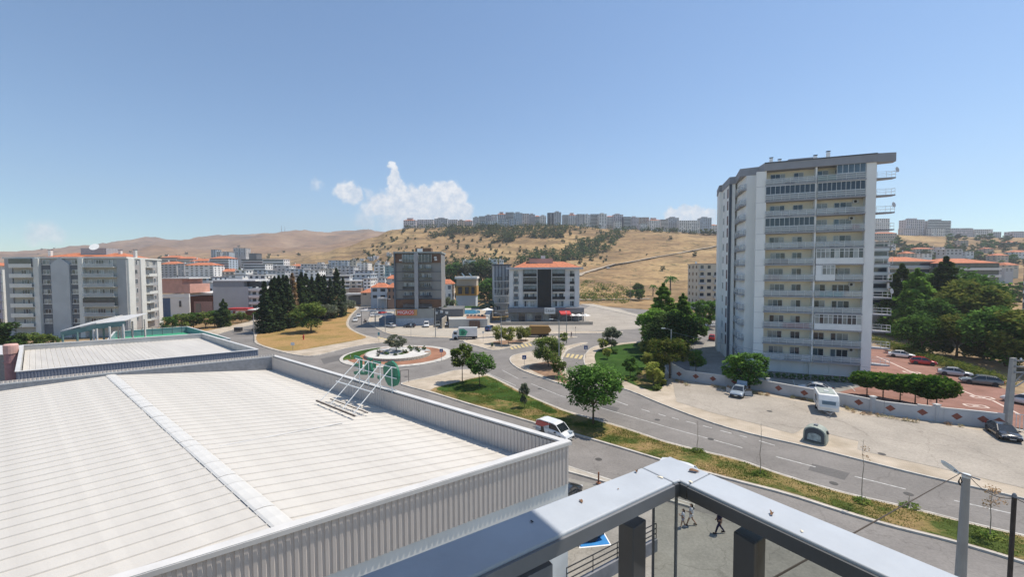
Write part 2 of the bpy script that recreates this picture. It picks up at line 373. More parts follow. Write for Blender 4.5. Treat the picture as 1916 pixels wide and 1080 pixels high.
ROAD = road_mat('road_asphalt', (.235, .217, .20)); LOT = road_mat('worn_lot_asphalt', (.40, .355, .30), patch=.2)
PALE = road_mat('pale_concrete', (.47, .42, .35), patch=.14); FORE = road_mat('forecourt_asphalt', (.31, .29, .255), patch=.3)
KERB = mat('kerb_stone', (.5, .47, .42), .85, .2, 1.2, space='world')
def pave_mat(name, c1, c2, mortar, bw, bh, off=.5, rot=0.0):
    m = bpy.data.materials.new(name); m.use_nodes = True; t = m.node_tree; b = t.nodes['Principled BSDF']; b.inputs['Roughness'].default_value = .9; b.inputs['Specular IOR Level'].default_value = .2
    g = t.nodes.new('ShaderNodeNewGeometry'); mp = t.nodes.new('ShaderNodeMapping'); mp.inputs['Rotation'].default_value = (0, 0, rot); t.links.new(g.outputs['Position'], mp.inputs[0])
    br = t.nodes.new('ShaderNodeTexBrick'); br.inputs['Color1'].default_value = (*c1, 1); br.inputs['Color2'].default_value = (*c2, 1); br.inputs['Mortar'].default_value = (*mortar, 1)
    br.inputs['Scale'].default_value = 1; br.inputs['Brick Width'].default_value = bw; br.inputs['Row Height'].default_value = bh; br.inputs['Mortar Size'].default_value = .012
    t.links.new(mp.outputs[0], br.inputs['Vector'])
    n = t.nodes.new('ShaderNodeTexNoise'); n.inputs['Scale'].default_value = .35; n.inputs['Detail'].default_value = 8; t.links.new(g.outputs['Position'], n.inputs['Vector'])
    r = t.nodes.new('ShaderNodeValToRGB'); r.color_ramp.elements[0].position = .3; r.color_ramp.elements[1].position = .7; r.color_ramp.elements[0].color = (.68, .66, .62, 1)
    t.links.new(n.outputs['Fac'], r.inputs[0])
    mx = t.nodes.new('ShaderNodeMix'); mx.data_type = 'RGBA'; mx.blend_type = 'MULTIPLY'; mx.inputs[0].default_value = 1
    t.links.new(br.outputs['Color'], mx.inputs[6]); t.links.new(r.outputs[0], mx.inputs[7]); t.links.new(mx.outputs[2], b.inputs['Base Color'])
    MATS[name] = m; return m
WALK = pave_mat('pavement_tiles', (.58, .49, .39), (.52, .45, .36), (.42, .36, .29), .4, .2, rot=.5)
REDP = pave_mat('red_pavers', (.36, .185, .14), (.31, .165, .13), (.27, .16, .13), .2, .1, rot=-.35)
TERRA = pave_mat('terracotta_pavers', (.42, .20, .12), (.37, .18, .11), (.3, .17, .12), .2, .1)
LINE = mat('road_paint', (.52, .51, .48), .7, .25, 3, space='world', stain=.6, stain_scale=2, stain_col=(.3, .29, .28))
YEL = mat('yellow_paint', (.60, .47, .22), .7, .25, 3, space='world', stain=.5, stain_scale=1.5, stain_col=(.35, .3, .22))

def P2(pts, z): return [tuple(GP(x, y, z)[:2]) for x, y in pts]
def slab(name, px, z, m, n=2, z0=-.05, kerb=True, kh=.02):
    w = chaikin(P2(px, z), n)
    o = MB().prism(w, z0, z).build(name, m, kind='structure')
    if kerb: kerbing(w, z, kh)
    return w
def kerbing(w, z, kh=.02, wd=.18, closed=True):
    b = MB(); n = len(w)
    a = sum(w[i][0] * w[(i + 1) % n][1] - w[(i + 1) % n][0] * w[i][1] for i in range(n)); sg = 1 if a > 0 else -1
    inn = []
    for i in range(n):
        p, q, r = Vector(w[i - 1]), Vector(w[i]), Vector(w[(i + 1) % n])
        d = (r - p); d = d.normalized() if d.length > 0 else Vector((1, 0)); nn = Vector((-d.y, d.x)) * sg; inn.append(tuple(q + nn * wd)); 
    outr = [tuple(Vector(w[i]) * 1.0 - (Vector(inn[i]) - Vector(w[i])) * .03) for i in range(n)]
    for i in range(n if closed else n - 1):
        j = (i + 1) % n
        if (Vector(w[i]) - Vector(w[j])).length < .01: continue
        a0, a1, b0, b1 = outr[i], outr[j], inn[i], inn[j]
        b.add([(*a0, -.03), (*a1, -.03), (*a0, z + kh), (*a1, z + kh), (*b0, z + kh), (*b1, z + kh), (*b0, z - .01), (*b1, z - .01)],
              [(0, 1, 3, 2), (2, 3, 5, 4), (4, 5, 7, 6)])
    b.build('kerb', KERB, kind='structure')
def sheet(name, px, z, m, n=1, kind='structure'):
    return MB().sheet(chaikin(P2(px, z), n) if n else P2(px, z), z).build(name, m, kind=kind)

# carriageways: one asphalt sheet that everything else stands on
sheet('road', [(200, 760), (380, 640), (440, 612), (495, 590), (600, 585), (640, 568), (700, 566), (720, 575), (760, 600), (1000, 600), (1080, 570), (1345, 590), (1345, 640), (1500, 720),
               (1700, 700), (2300, 830), (2700, 1300), (2300, 2600), (600, 2600), (-800, 1500)], 0.0, ROAD, 0)
# median with grass
MED = [(743, 717), (790, 708), (819, 702), (850, 692), (885, 691), (905, 697), (914, 700), (960, 724), (1004, 746), (1057, 768), (1117, 785), (1160, 797), (1205, 812),
       (1238, 824), (1300, 840), (1387, 860), (1421, 873), (1481, 893), (1588, 924), (1696, 947), (1804, 975), (1912, 1000), (2100, 1046), (2100, 1110), (1916, 1053), (1809, 1021),
       (1750, 1005), (1669, 986), (1588, 962), (1481, 927), (1400, 906), (1331, 888), (1230, 859), (1155, 836), (1076, 813), (1001, 792), (943, 775), (888, 760), (806, 734), (765, 724)]
slab('median_pavement', MED, .13, WALK, 2)
def grass_mat(name, dry, green, f=.5, sc=.22):
    m = bpy.data.materials.new(name); m.use_nodes = True; t = m.node_tree; b = t.nodes['Principled BSDF']; b.inputs['Roughness'].default_value = .95; b.inputs['Specular IOR Level'].default_value = .1
    g = t.nodes.new('ShaderNodeNewGeometry')
    def nz(s, d=6, r=.65):
        n = t.nodes.new('ShaderNodeTexNoise'); n.inputs['Scale'].default_value = s; n.inputs['Detail'].default_value = d; n.inputs['Roughness'].default_value = r
        t.links.new(g.outputs['Position'], n.inputs['Vector']); return n.outputs['Fac']
    r = t.nodes.new('ShaderNodeValToRGB'); e = r.color_ramp.elements; e.new(.5); e.new(.5)
    for k, (p, c) in enumerate([(f - .14, dry), (f - .03, tuple(a * .55 + b_ * .45 for a, b_ in zip(dry, (.17, .17, .04)))), (f + .05, green), (f + .2, tuple(c * .7 for c in green))]):
        e[k].position = p; e[k].color = (*c, 1)
    t.links.new(nz(sc), r.inputs[0])
    r2 = t.nodes.new('ShaderNodeValToRGB'); r2.color_ramp.elements[0].position = .3; r2.color_ramp.elements[1].position = .7; r2.color_ramp.elements[0].color = (.5, .5, .45, 1); r2.color_ramp.elements[1].color = (1.25, 1.2, 1.1, 1)
    t.links.new(nz(3.5, 8, .75), r2.inputs[0])
    mx = t.nodes.new('ShaderNodeMix'); mx.data_type = 'RGBA'; mx.blend_type = 'MULTIPLY'; mx.inputs[0].default_value = 1
    t.links.new(r.outputs[0], mx.inputs[6]); t.links.new(r2.outputs[0], mx.inputs[7]); t.links.new(mx.outputs[2], b.inputs['Base Color'])
    bp = t.nodes.new('ShaderNodeBump'); bp.inputs['Distance'].default_value = .08; bp.inputs['Strength'].default_value = 1; t.links.new(nz(4, 8, .8), bp.inputs['Height']); t.links.new(bp.outputs[0], b.inputs['Normal'])
    MATS[name] = m; return m
G_MED = grass_mat('patchy_verge_grass', (.34, .235, .125), (.085, .120, .030), .50)
G_LAWN = grass_mat('green_lawn', (.20, .17, .06), (.05, .115, .022), .36, .12)
G_GREEN = grass_mat('fresh_verge_grass', (.20, .16, .06), (.055, .115, .022), .40, .2)
G_DRY = grass_mat('dry_field_grass', (.42, .27, .125), (.30, .215, .095), .62, .12)
SOIL = mat('tree_pit_soil', (.26, .16, .10), .95, .3, 1.2, bump=.5, space='world')
GR = [(800, 729), (850, 717), (905, 703), (915, 704), (960, 727), (1004, 749), (1057, 771), (1117, 788), (1160, 800), (1205, 815), (1238, 827), (1300, 843), (1387, 863), (1421, 876),
      (1481, 896), (1588, 927), (1696, 951), (1804, 979), (1912, 1004), (2100, 1050), (2100, 1106), (1916, 1048), (1809, 1016), (1750, 1000), (1669, 981), (1588, 957), (1481, 922),
      (1400, 902), (1331, 884), (1230, 856), (1155, 833), (1076, 810), (1001, 789), (943, 772), (888, 757), (820, 736)]
sheet('verge_ground', GR, .15, G_MED, 1)
sheet('verge_lawn', [(806, 729), (850, 718), (905, 705), (913, 706), (958, 729), (1000, 750), (1050, 771), (1030, 776), (1000, 763), (965, 752), (930, 748), (890, 734), (850, 735)], .154, G_GREEN, 2)
# right-hand pavement strip, side island and the big lot
SW = [(1196, 639), (1225, 636), (1238, 660), (1247, 690), (1258, 708), (1353, 720), (1421, 729), (1493, 744), (1579, 758), (1654, 774), (1765, 789), (1875, 799), (1916, 805), (2300, 860), (2500, 1000), (2300, 1025),
      (1912, 932), (1790, 904), (1723, 889), (1615, 862), (1508, 835), (1421, 816), (1348, 797), (1276, 771), (1223, 750), (1189, 735), (1150, 722), (1125, 712), (1105, 699), (1093, 683), (1091, 668),
      (1097, 659), (1107, 650), (1124, 645), (1150, 643)]
slab('pavement', SW, .13, WALK, 1)
LT = [(1258, 709), (1300, 718), (1353, 729), (1404, 736), (1529, 757), (1600, 775), (1716, 789), (1849, 808), (1916, 815), (2300, 872), (2450, 1000), (1916, 914), (1837, 895), (1765, 878), (1693, 862), (1622, 846),
      (1604, 841), (1606, 826), (1503, 801), (1490, 810), (1483, 812), (1421, 795), (1334, 773), (1266, 752), (1262, 735)]
sheet('car_park', LT, .15, LOT, 0)
sheet('lawn', [(1112, 663), (1121, 654), (1153, 646), (1199, 641), (1222, 640), (1236, 665), (1246, 700), (1237, 738), (1189, 722), (1153, 705), (1137, 695), (1119, 684), (1113, 674)], .15, G_LAWN, 2)
sheet('soil_patch', [(1205, 690), (1236, 685), (1240, 710), (1236, 737), (1200, 725), (1180, 714)], .154, G_MED, 2)
# splitter island with the tree pit
slab('splitter_pavement', [(952, 676), (955, 666), (975, 661), (1008, 655), (1045, 650), (1057, 648), (1093, 640), (1104, 642), (1066, 652), (1055, 663), (1052, 676), (1057, 690), (1070, 705), (1085, 718), (1098, 731),
                           (1080, 727), (1057, 721), (1044, 717), (1008, 705), (970, 691)], .13, WALK, 2)
sheet('soil_patch', [(984, 687), (1010, 678), (1040, 676), (1050, 695), (1060, 710), (1070, 720), (1050, 716), (1008, 700)], .15, SOIL, 2)
# north side
slab('pavement', [(864, 640), (900, 650), (919, 656), (936, 655), (953, 650), (989, 641), (1037, 635), (1081, 632), (1080, 629), (984, 629), (940, 631), (871, 636)], .13, WALK, 2)
sheet('soil_patch', [(919, 641), (930, 638), (960, 636), (989, 635), (989, 639), (965, 642), (940, 645), (925, 645)], .15, SOIL, 2)
NP = [(680, 600), (690, 605), (705, 615), (723, 624), (744, 628), (780, 631), (816, 632), (846, 633), (864, 639), (880, 634), (940, 628), (1020, 624), (1100, 623), (1170, 622), (1180, 618), (1100, 619), (1040, 616), (1100, 604),
      (1100, 575), (640, 575), (705, 580), (690, 590)]
NP = [(688, 604), (705, 615), (723, 624), (744, 628), (780, 631), (816, 632), (846, 633), (866, 639), (880, 632), (1020, 625), (1165, 623), (1166, 620), (1100, 620), (960, 617), (900, 600), (860, 577), (705, 574), (692, 590)]
slab('forecourt', NP, .12, WALK, 1)
sheet('forecourt_parking', [(712, 617), (745, 626), (800, 629), (866, 630), (880, 628), (930, 622), (1010, 619), (1150, 621), (1100, 619), (940, 612), (880, 600), (860, 580), (720, 578), (700, 592), (695, 602)], .14, PALE, 0)
sheet('plaza_parking', [(905, 606), (1030, 604), (1095, 600), (1080, 585), (1110, 570), (1160, 578), (1210, 598), (1240, 608), (1180, 617), (1030, 621), (960, 616)], .01, LOT, 0)
sheet('service_road', [(870, 633), (960, 625), (1030, 624), (1170, 624), (1230, 622), (1345, 612), (1345, 590), (1230, 606), (1180, 618), (1030, 622), (935, 622)], .014, ROAD, 0)
slab('pavement', [(1085, 569), (1120, 576), (1190, 592), (1250, 606), (1320, 604), (1320, 600), (1245, 601), (1200, 590), (1130, 573), (1110, 569)], .12, PALE, 0)
# west side: dry field and its pavement
slab('pavement', [(677, 572), (660, 587), (650, 604), (656, 615), (673, 624), (696, 631), (724, 636), (724, 641), (689, 644), (650, 651), (620, 659), (581, 668), (549, 664), (520, 657), (492, 649), (474, 641),
                   (474, 625), (495, 603), (540, 585), (620, 572)], .13, WALK, 2)
sheet('dry_field', [(673, 575), (655, 588), (646, 604), (651, 615), (670, 625), (692, 632), (650, 640), (600, 649), (541, 659), (512, 652), (480, 642), (479, 626), (500, 605), (545, 587), (620, 574)], .15, G_DRY, 2)
slab('pavement', [(350, 634), (405, 626), (446, 614), (490, 603), (540, 590), (540, 586), (486, 598), (440, 608), (395, 618), (350, 626)], .13, WALK, 0)
# near side strip below the market and its side street
slab('pavement', [(1060, 871), (1100, 884), (1150, 900), (1230, 922), (1300, 944), (1300, 951), (1230, 930), (1135, 903), (1100, 893), (1060, 882)], .12, PALE, 0)
sheet('forecourt_yard', [(1000, 880), (1135, 912), (1300, 956), (1700, 1060), (1900, 1120), (1700, 2200), (700, 2200), (900, 1000)], .008, FORE, 0)

# roundabout
ROUND = thing('roundabout', 'circular traffic island with terracotta paving ring and raised white bed', 'roundabout', (-25.7, 94.5, 0))
RR = 12.3
b = MB().lathe([(RR, -.03), (RR, .15), (RR - .2, .15)], 72); b.build('kerb', KERB, ROUND)
b = MB().lathe([(RR - .2, 0), (RR - .2, .14), (RR - 1.6, .14)], 72); b.build('paving_ring', PALE, ROUND)
MB().lathe([(RR - 1.6, 0), (RR - 1.6, .16), (7.3, .16)], 72).build('terracotta_ring', TERRA, ROUND)
MOS = mat('mosaic_stone', (.34, .32, .27), .9, .5, 6, bump=.6, space='world', detail=2)
WHP = mat('white_gravel', (.60, .58, .54), .9, .12, 4, bump=.5, space='world', stain=.35, stain_scale=.5)
bed = MB().lathe([(7.3, .1), (7.2, .72), (6.9, .72), (6.9, .66)], 60).build('retaining_wall', MOS, ROUND)
MB().lathe([(6.9, .5), (6.9, .70), (0.01, .9)], 60).build('white_bed', WHP, ROUND)
SHG = leaf_mat('low_shrub_leaf', (.035, .05, .015), (.11, .12, .03), .1)
MB().sheet([(-11.6 * math.cos(a), 11.6 * math.sin(a) * 1) for a in np.linspace(-.5, .9, 12)] + [(-8.3 * math.cos(a), 8.3 * math.sin(a)) for a in np.linspace(.9, -.5, 12)], .175).build('ground_cover', G_LAWN, ROUND)
GREYB = mat('grey_plaza_gravel', (.36, .36, .36), .9, .15, 3, space='world')
for k, (x, y, r) in enumerate([(-.6, .6, 2.1), (-3.8, 2.4, 1.1), (-2.2, 4.4, .9), (2.6, 3.0, .8)]):
    o = MB().lathe([(r, 0), (r, .1), (.01, .1)], 24).build('grey_bed', GREYB, ROUND); o.location = (x, y, .80)

def stripe(p, q, w, z, m, name='lane_line'):
    a, c = GP(*p, z), GP(*q, z); d = (c - a).normalized(); n = Vector((-d.y, d.x, 0)) * w / 2
    return MB().quad(a - n, c - n, c + n, a + n).build(name, m, kind='structure')
for p, q in [((1200, 766), (1216, 771)), ((1232, 775), (1245, 779)), ((1257, 781.5), (1270, 785.6)), ((1283, 788.5), (1302, 793.5)), ((1315, 797), (1332, 801.5)), ((1348, 806), (1369, 811.5)),
             ((1384, 815), (1398, 819)), ((1452, 855), (1526, 874.5)), ((1599, 892), (1695, 916)), ((1785, 937), (1893, 961.5)), ((1150, 749.7), (1175, 759)), ((1164, 727), (1190, 737)), ((1420, 825), (1450, 834)),
             ((1130, 905), (1160, 914))]:
    stripe(p, q, .16, .006, LINE)
for p, q in [((994, 718.4), (1022, 730)), ((1022, 730), (1049, 741)), ((1049, 741), (1129, 765)), ((1129, 765), (1260, 803)), ((1260, 803), (1389, 838.5)), ((940, 693), (970, 709)),
             ((912, 698), (965, 722)), ((700, 636), (640, 646))]:
    stripe(p, q, .13, .006, LINE)
for k in range(6):   # crossings
    a, c = GP(1054 + 8.2 * k, 661 + 1.0 * k, 0), GP(1050 + 8.0 * k, 668 + 1.0 * k, 0)
    MB().quad(a, a + Vector((.55, -.1, 0)), c + Vector((.6, -.1, 0)), c).build('crossing_stripe', YEL, kind='structure').location.z = .018
for k in range(6):
    a, c = GP(951 + 7 * k, 648 - 1.4 * k, 0), GP(957 + 7 * k, 654 - 1.2 * k, 0)
    MB().quad(a, a + Vector((.6, .1, 0)), c + Vector((.6, .1, 0)), c).build('crossing_stripe', YEL, kind='structure').location.z = .02
for k in range(5):
    a, c = GP(706 + 6 * k, 631 + 1.5 * k, 0), GP(712 + 6 * k, 640 + .5 * k, 0)
    MB().quad(a, a + Vector((.7, .1, 0)), c + Vector((.7, .1, 0)), c).build('crossing_stripe', YEL, kind='structure').location.z = .145 if k < 0 else .02
MHM = mat('manhole_iron', (.07, .065, .06), .7, .2, 8); PATCH = road_mat('asphalt_patch', (.15, .142, .135), False, .15)
for x, y in [(1010, 728), (1330, 822), (1230, 786), (1560, 905), (1700, 925), (1120, 860), (1480, 960), (900, 665), (760, 705), (640, 668), (1440, 770), (1650, 850)]:
    g = GP(x, y, .009 if y != 770 and y != 850 else .155); MB().lathe([(.34, 0), (.34, .006), (.02, .007)], 16).build('manhole_cover', MHM, kind='structure').location = g
for pp in [[(1130, 757), (1160, 764), (1152, 772), (1124, 764)], [(1520, 868), (1590, 886), (1580, 899), (1512, 880)], [(870, 655), (905, 660), (902, 668), (866, 662)], [(1240, 880), (1330, 905), (1322, 914), (1236, 890)], [(600, 672), (640, 664), (648, 672), (606, 682)]]:
    MB().sheet(P2(pp, .004), .004).build('asphalt_patch', PATCH, kind='structure')
# red paved court behind the white wall
slab('paved_court', [(1300, 716), (1353, 719), (1421, 728), (1493, 742), (1579, 756), (1654, 772), (1765, 787), (1878, 797), (1990, 812), (2100, 800), (1990, 765), (1916, 744), (1850, 715), (1790, 698),
                      (1720, 676), (1660, 655), (1600, 640), (1345, 640), (1310, 690)], .135, REDP, 0, kerb=False)
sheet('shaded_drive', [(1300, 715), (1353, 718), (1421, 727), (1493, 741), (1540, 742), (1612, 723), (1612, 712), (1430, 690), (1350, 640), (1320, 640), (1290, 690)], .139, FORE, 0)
PINK = mat('pale_paving_band', (.62, .50, .43), .85, .12, 2, space='world')
pts = [(1640, 667), (1672, 681), (1700, 694), (1738, 707), (1786, 725), (1822, 740), (1858, 750), (1908, 776)]
for a, c in zip(pts, pts[1:]): stripe(a, c, .28, .143, PINK, 'paving_band')
for cx_, cy_ in [(1706, 697), (1838, 744), (1826, 760), (1690, 704)]:
    ctr = GP(cx_, cy_, .143); b = MB()
    for s in (-1, 1):
        b.box(-1.1, 1.1, s * .6 - .12, s * .6 + .12, 0, .004); b.box(s * 1.1 - .15, s * 1.1 + .15, -.48, .48, 0, .004)
    b.box(-.35, .35, -.2, .2, 0, .004)
    o = b.build('paving_motif', PINK, kind='structure'); o.location = ctr + Vector((0, 0, .002)); o.rotation_euler.z = -.35
for a, c in [((1482, 706), (1492, 735)), ((1545, 713), (1560, 730)), ((1590, 722), (1600, 732)), ((1440, 703), (1445, 720))]: stripe(a, c, .1, .146, LINE, 'parking_line')
# ------------------------------------------------------------------ own balcony railing
CAPM = mat('powder_coated_cap', (.46, .50, .555), .38, .05, 5, bump=.03, stain=.25, stain_scale=6, stain_col=(.36, .38, .42), spec=.5)
DARKM = mat('dark_grey_metal', (.085, .09, .10), .45, .15, 3, spec=.5)
GREYM = mat('mid_grey_metal', (.20, .21, .23), .5, .12, 3)
TG = bpy.data.materials.new('tinted_glass'); TG.use_nodes = True; t = TG.node_tree; t.nodes.clear()
tr = t.nodes.new('ShaderNodeBsdfTransparent'); tr.inputs['Color'].default_value = (.80, .82, .81, 1)
gl = t.nodes.new('ShaderNodeBsdfGlossy'); gl.inputs['Roughness'].default_value = .02; mx = t.nodes.new('ShaderNodeMixShader'); fr = t.nodes.new('ShaderNodeFresnel'); fr.inputs['IOR'].default_value = 1.06
oo = t.nodes.new('ShaderNodeOutputMaterial'); t.links.new(fr.outputs[0], mx.inputs[0]); t.links.new(tr.outputs[0], mx.inputs[1]); t.links.new(gl.outputs[0], mx.inputs[2]); t.links.new(mx.outputs[0], oo.inputs['Surface'])
ZC = 18.0
RAIL = thing('balcony_railing', 'wide blue-grey metal railing with tinted glass turning a corner in the foreground', 'railing', GP(1262, 880, ZC) - Vector((0, 0, 1.05)))
ro = Vector(RAIL.location)
def rl(px, py, z=ZC): return GP(px, py, z) - ro
def ext(a, b, k): return b + (b - a).normalized() * k
sealL = [rl(1201.7, 875), rl(1260, 902.5)]; sealR = [rl(1327, 886), rl(1287, 906.5)]
tip, inn = rl(1253, 854), rl(1271, 899)
Lo, Li = rl(668, 1080), rl(879.5, 1080); Ro, Ri = rl(1777, 1072), rl(1661, 1080)
Lo, Li = ext(sealL[0], Lo, 1.2), ext(sealL[1], Li, 1.2); Ro, Ri = ext(sealR[0], Ro, 1.0), ext(sealR[1], Ri, 1.0)
def cap(name, poly, t=.062, gap=0.0):
    zt = ZC - ro.z; b = MB(); b.prism(poly, zt - t, zt)
    o = b.build(name, CAPM, RAIL); m = o.modifiers.new('bevel', 'BEVEL'); m.width = .007; m.segments = 3; return o
dL = (sealL[0] - sealL[1]).cross(Vector((0, 0, 1))).normalized(); 
if dL.dot(Lo - sealL[0]) < 0: dL = -dL
dR = (sealR[0] - sealR[1]).cross(Vector((0, 0, 1))).normalized()
if dR.dot(Ro - sealR[0]) < 0: dR = -dR
cap('cap_rail', [sealL[0] + dL * .004, Lo, Li, sealL[1] + dL * .004])
cap('cap_rail', [sealR[0] + dR * .004, Ro, Ri, sealR[1] + dR * .004])
cap('corner_cap', [sealL[0], tip, sealR[0], sealR[1], inn, sealL[1]], .06)
def shade_fascia(a, b, name, m, z0, z1, off, th=.012):
    d = (b - a).normalized(); n = Vector((-d.y, d.x, 0))
    if n.dot(-(ro + a)) < 0: n = -n
    p = [a + n * off, b + n * off, b + n * (off + th), a + n * (off + th)]
    return MB().prism(p, z0 - ro.z, z1 - ro.z).build(name, m, RAIL)
# inner cap faces: shade put into grey and darker strips, split at the joints
shade_fascia(sealL[1] + dL * .004, Li, 'fascia', GREYM, ZC - .068, ZC - .012, .001)
shade_fascia(sealR[1] + dR * .004, Ri, 'fascia', DARKM, ZC - .068, ZC - .012, .001)
shade_fascia(sealL[1], inn, 'fascia', DARKM, ZC - .072, ZC - .01, .0)
shade_fascia(inn, sealR[1], 'fascia', DARKM, ZC - .072, ZC - .01, .0)
# posts
def post(corners, ztop, name='post'):
    p = [GP(x, y, ztop) - ro for x, y in corners]
    o = MB().prism(p, .0 - .02, ztop - ro.z).build(name, DARKM, RAIL); m = o.modifiers.new('bevel', 'BEVEL'); m.width = .005; m.segments = 2
    c = sum(p, Vector()) / 4; f = MB().lathe([(.10, 0), (.10, .01), (.06, .012)], 12).build('foot_plate', DARKM, o); f.location = (c.x, c.y, -.0)
post([(1156.6, 976.5), (1188, 963), (1209.5, 973), (1185.4, 990)], 17.86)
post([(1372, 995), (1389.6, 983), (1433.5, 1004), (1411, 1020)], 17.86)
# glass panes set under the outer half of the cap
def pane(a, b, name='glass_pane'):
    d = (b - a).normalized(); n = Vector((-d.y, d.x, 0)) * .006
    return MB().prism([a - n, b - n, b + n, a + n], .04, ZC - .062 - ro.z).build(name, TG, RAIL)
mid = (tip + inn) / 2; mL = (Lo + Li) / 2; mR = (Ro + Ri) / 2
gc = inn * .75 + tip * .25
gL = Li * .75 + Lo * .25; gR = Ri * .75 + Ro * .25
d1 = (gL - gc).normalized(); d2 = (gR - gc).normalized()
pane(gc + d1 * .01, gc + d1 * .17); pane(gc + d2 * .012, gc + d2 * .95); pane(gc + d2 * .97, gc + d2 * 2.4)
MB().cyl(gc + Vector((0, 0, .02 - gc.z)), gc + Vector((0, 0, -.08)), .008, 8).build('corner_bead', GREYM, RAIL)
p = gc + d1 * .175; MB().bar((p.x, p.y, .02), (p.x, p.y, ZC - .062 - ro.z), .01).build('glass_edge_bead', DARKM, RAIL)
p0 = gc + d1 * .83; MB().prism([p0, p0 + d1 * 2.2, p0 + d1 * 2.2 + Vector((.03, -.05, 0)), p0 + Vector((.03, -.05, 0))], 0, ZC - .09 - ro.z).build('solid_panel', GREYM, RAIL)
# terrace floor, the slab overhead that shades the left end of the rail, and the block underneath
CONC = mat('terrace_concrete', (.36, .34, .31), .9, .15, 2, bump=.2)
FL = [ro + v for v in (Lo, tip, Ro)]
OWN = thing('own_building', 'our own building block carrying the corner balcony, seen only at its railing', 'building', (0, 0, 0))
MB().prism([(Lo + ro)[:2], (tip + ro)[:2], (Ro + ro)[:2], (3.2, -7), (-6, -7)], 0, ro.z).build('block', CONC, OWN)
PA, PB = ro + rl(1049, 999), ro + rl(1010, 966)
hz = 2.75; offv = Vector((math.sin(SUN_AZ), math.cos(SUN_AZ), 0)) * (hz / math.tan(SUN_EL)); qa, qb = PA + offv, PB + offv
dd = (qb - qa).normalized()
e1 = qb + dd * .35; e0 = qa - dd * 3.0
MB().prism([e0[:2], e1[:2], (-6, e1.y), (-6, -7), (e0.x, -7)], ZC + hz, ZC + hz + .2).build('overhead_slab', CONC, OWN)
# bits lying on the rail
LEAFM = mat('dry_leaf', (.24, .14, .08), .9, .3, 30); DROP = mat('pale_droppings', (.75, .70, .58), .9, .15, 30)
def flake(px, py, s, m, lab, name, cat, seed, curl=.3):
    q = random.Random(seed); vs = [(0, 0, .004)]
    for k in range(9):
        a = k / 9 * 6.283; r = s * q.uniform(.5, 1); vs.append((r * math.cos(a), r * .55 * math.sin(a), .002 + curl * s * abs(math.sin(a)) * q.uniform(.4, 1)))
    b = MB().add(vs, [(0, k, k % 9 + 1) for k in range(1, 10)]); o = b.build(name, m, label=lab, cat=cat); o.location = GP(px, py, ZC + .001); o.rotation_euler.z = q.uniform(0, 3)
    return o
flake(1297, 883, .035, LEAFM, 'largest curled brown leaf, lying on the corner piece of the railing cap', 'dry_leaf', 'leaf', 1)
flake(1191, 884, .016, LEAFM, 'small brown clump on the outer edge of the left rail near the corner', 'dirt_clump', 'debris', 2, 1)
flake(1087, 939, .018, LEAFM, 'reddish dry leaf crumb midway along the sunlit left rail', 'dry_leaf', 'leaf', 3)
flake(995, 977, .012, mat('dark_hole', (.02, .02, .03), .9), 'black screw plug in the shaded left part of the rail', 'screw_plug', 'plug', 4, .1)
flake(1444, 963, .018, LEAFM, 'brown curled leaf halfway down the right rail', 'dry_leaf', 'leaf', 5, .8)
flake(1236, 894, .02, DROP, 'pale yellow bird dropping beside the left seam of the corner piece', 'bird_dropping', 'dropping', 6, .05)
flake(1293, 903, .018, DROP, 'pale yellow bird dropping at the right seam of the corner piece', 'bird_dropping', 'dropping', 7, .05)
flake(1157, 916, .008, LEAFM, 'tiny brown specks on the left rail just below the corner', 'dirt_speck', 'debris', 8)
flake(1500, 995, .012, DROP, 'small pale speck on the lower right rail', 'bird_dropping', 'dropping', 9, .05)

# ------------------------------------------------------------------ white-roofed market hall
H = 9.0
A = GP(1063, 825, H); B_ = GP(515, 665, H); C0 = GP(230, 1080, H); D0 = GP(0, 714, H)
ux = (C0 - A).normalized(); uy = (B_ - A).normalized()           # along near wall to the left, along the street wall to the back
LN, LS = 46.0, (B_ - A).length
HALL = thing('market_hall', 'large white corrugated roof hall with ribbed parapet, filling the lower left', 'building', (A.x, A.y, 0))
def hp(a, c, z=0.0): return Vector((ux.x * a + uy.x * c, ux.y * a + uy.y * c, z))
ROOFW = mat('white_roof_sheet', (.585, .55, .495), .5, .06, .4, bump=.1, bscale=3, stain=.5, stain_scale=.6, stain_col=(.47, .44, .40), stretch=(1, .25, 1), spec=.35)
CLAD = mat('greige_cladding', (.58, .52, .47), .55, .05, 1, stain=.2, stain_scale=.5, stain_col=(.48, .44, .40), spec=.35)
CAPW = mat('pale_coping', (.62, .60, .57), .4, .06, 1, spec=.5)
WALLW = mat('white_render', (.72, .72, .69), .85, .06, .8, stain=.2, stain_scale=.3)
DKGAP = mat('dark_recess', (.035, .035, .04), .6)
# walls
th = .25
def wallseg(p, q, z0, z1, t, m, name, parent, inside):
    d = (q - p).normalized(); n = Vector((-d.y, d.x, 0)); 
    if n.dot(inside - p) < 0: n = -n
    return MB().prism([p, q, q + n * t, p + n * t], z0, z1).build(name, m, parent)
ctr = hp(LN / 2, LS / 2)
wallseg(hp(0, 0), hp(LN, 0), 0, 6.55, .3, WALLW, 'wall', HALL, ctr)
wallseg(hp(0, .31), hp(0, LS), 0, 6.55, .3, WALLW, 'wall', HALL, ctr)
wallseg(hp(0.31, LS - .31), hp(LN, LS - .31), 0, 6.55, .3, WALLW, 'wall', HALL, ctr)
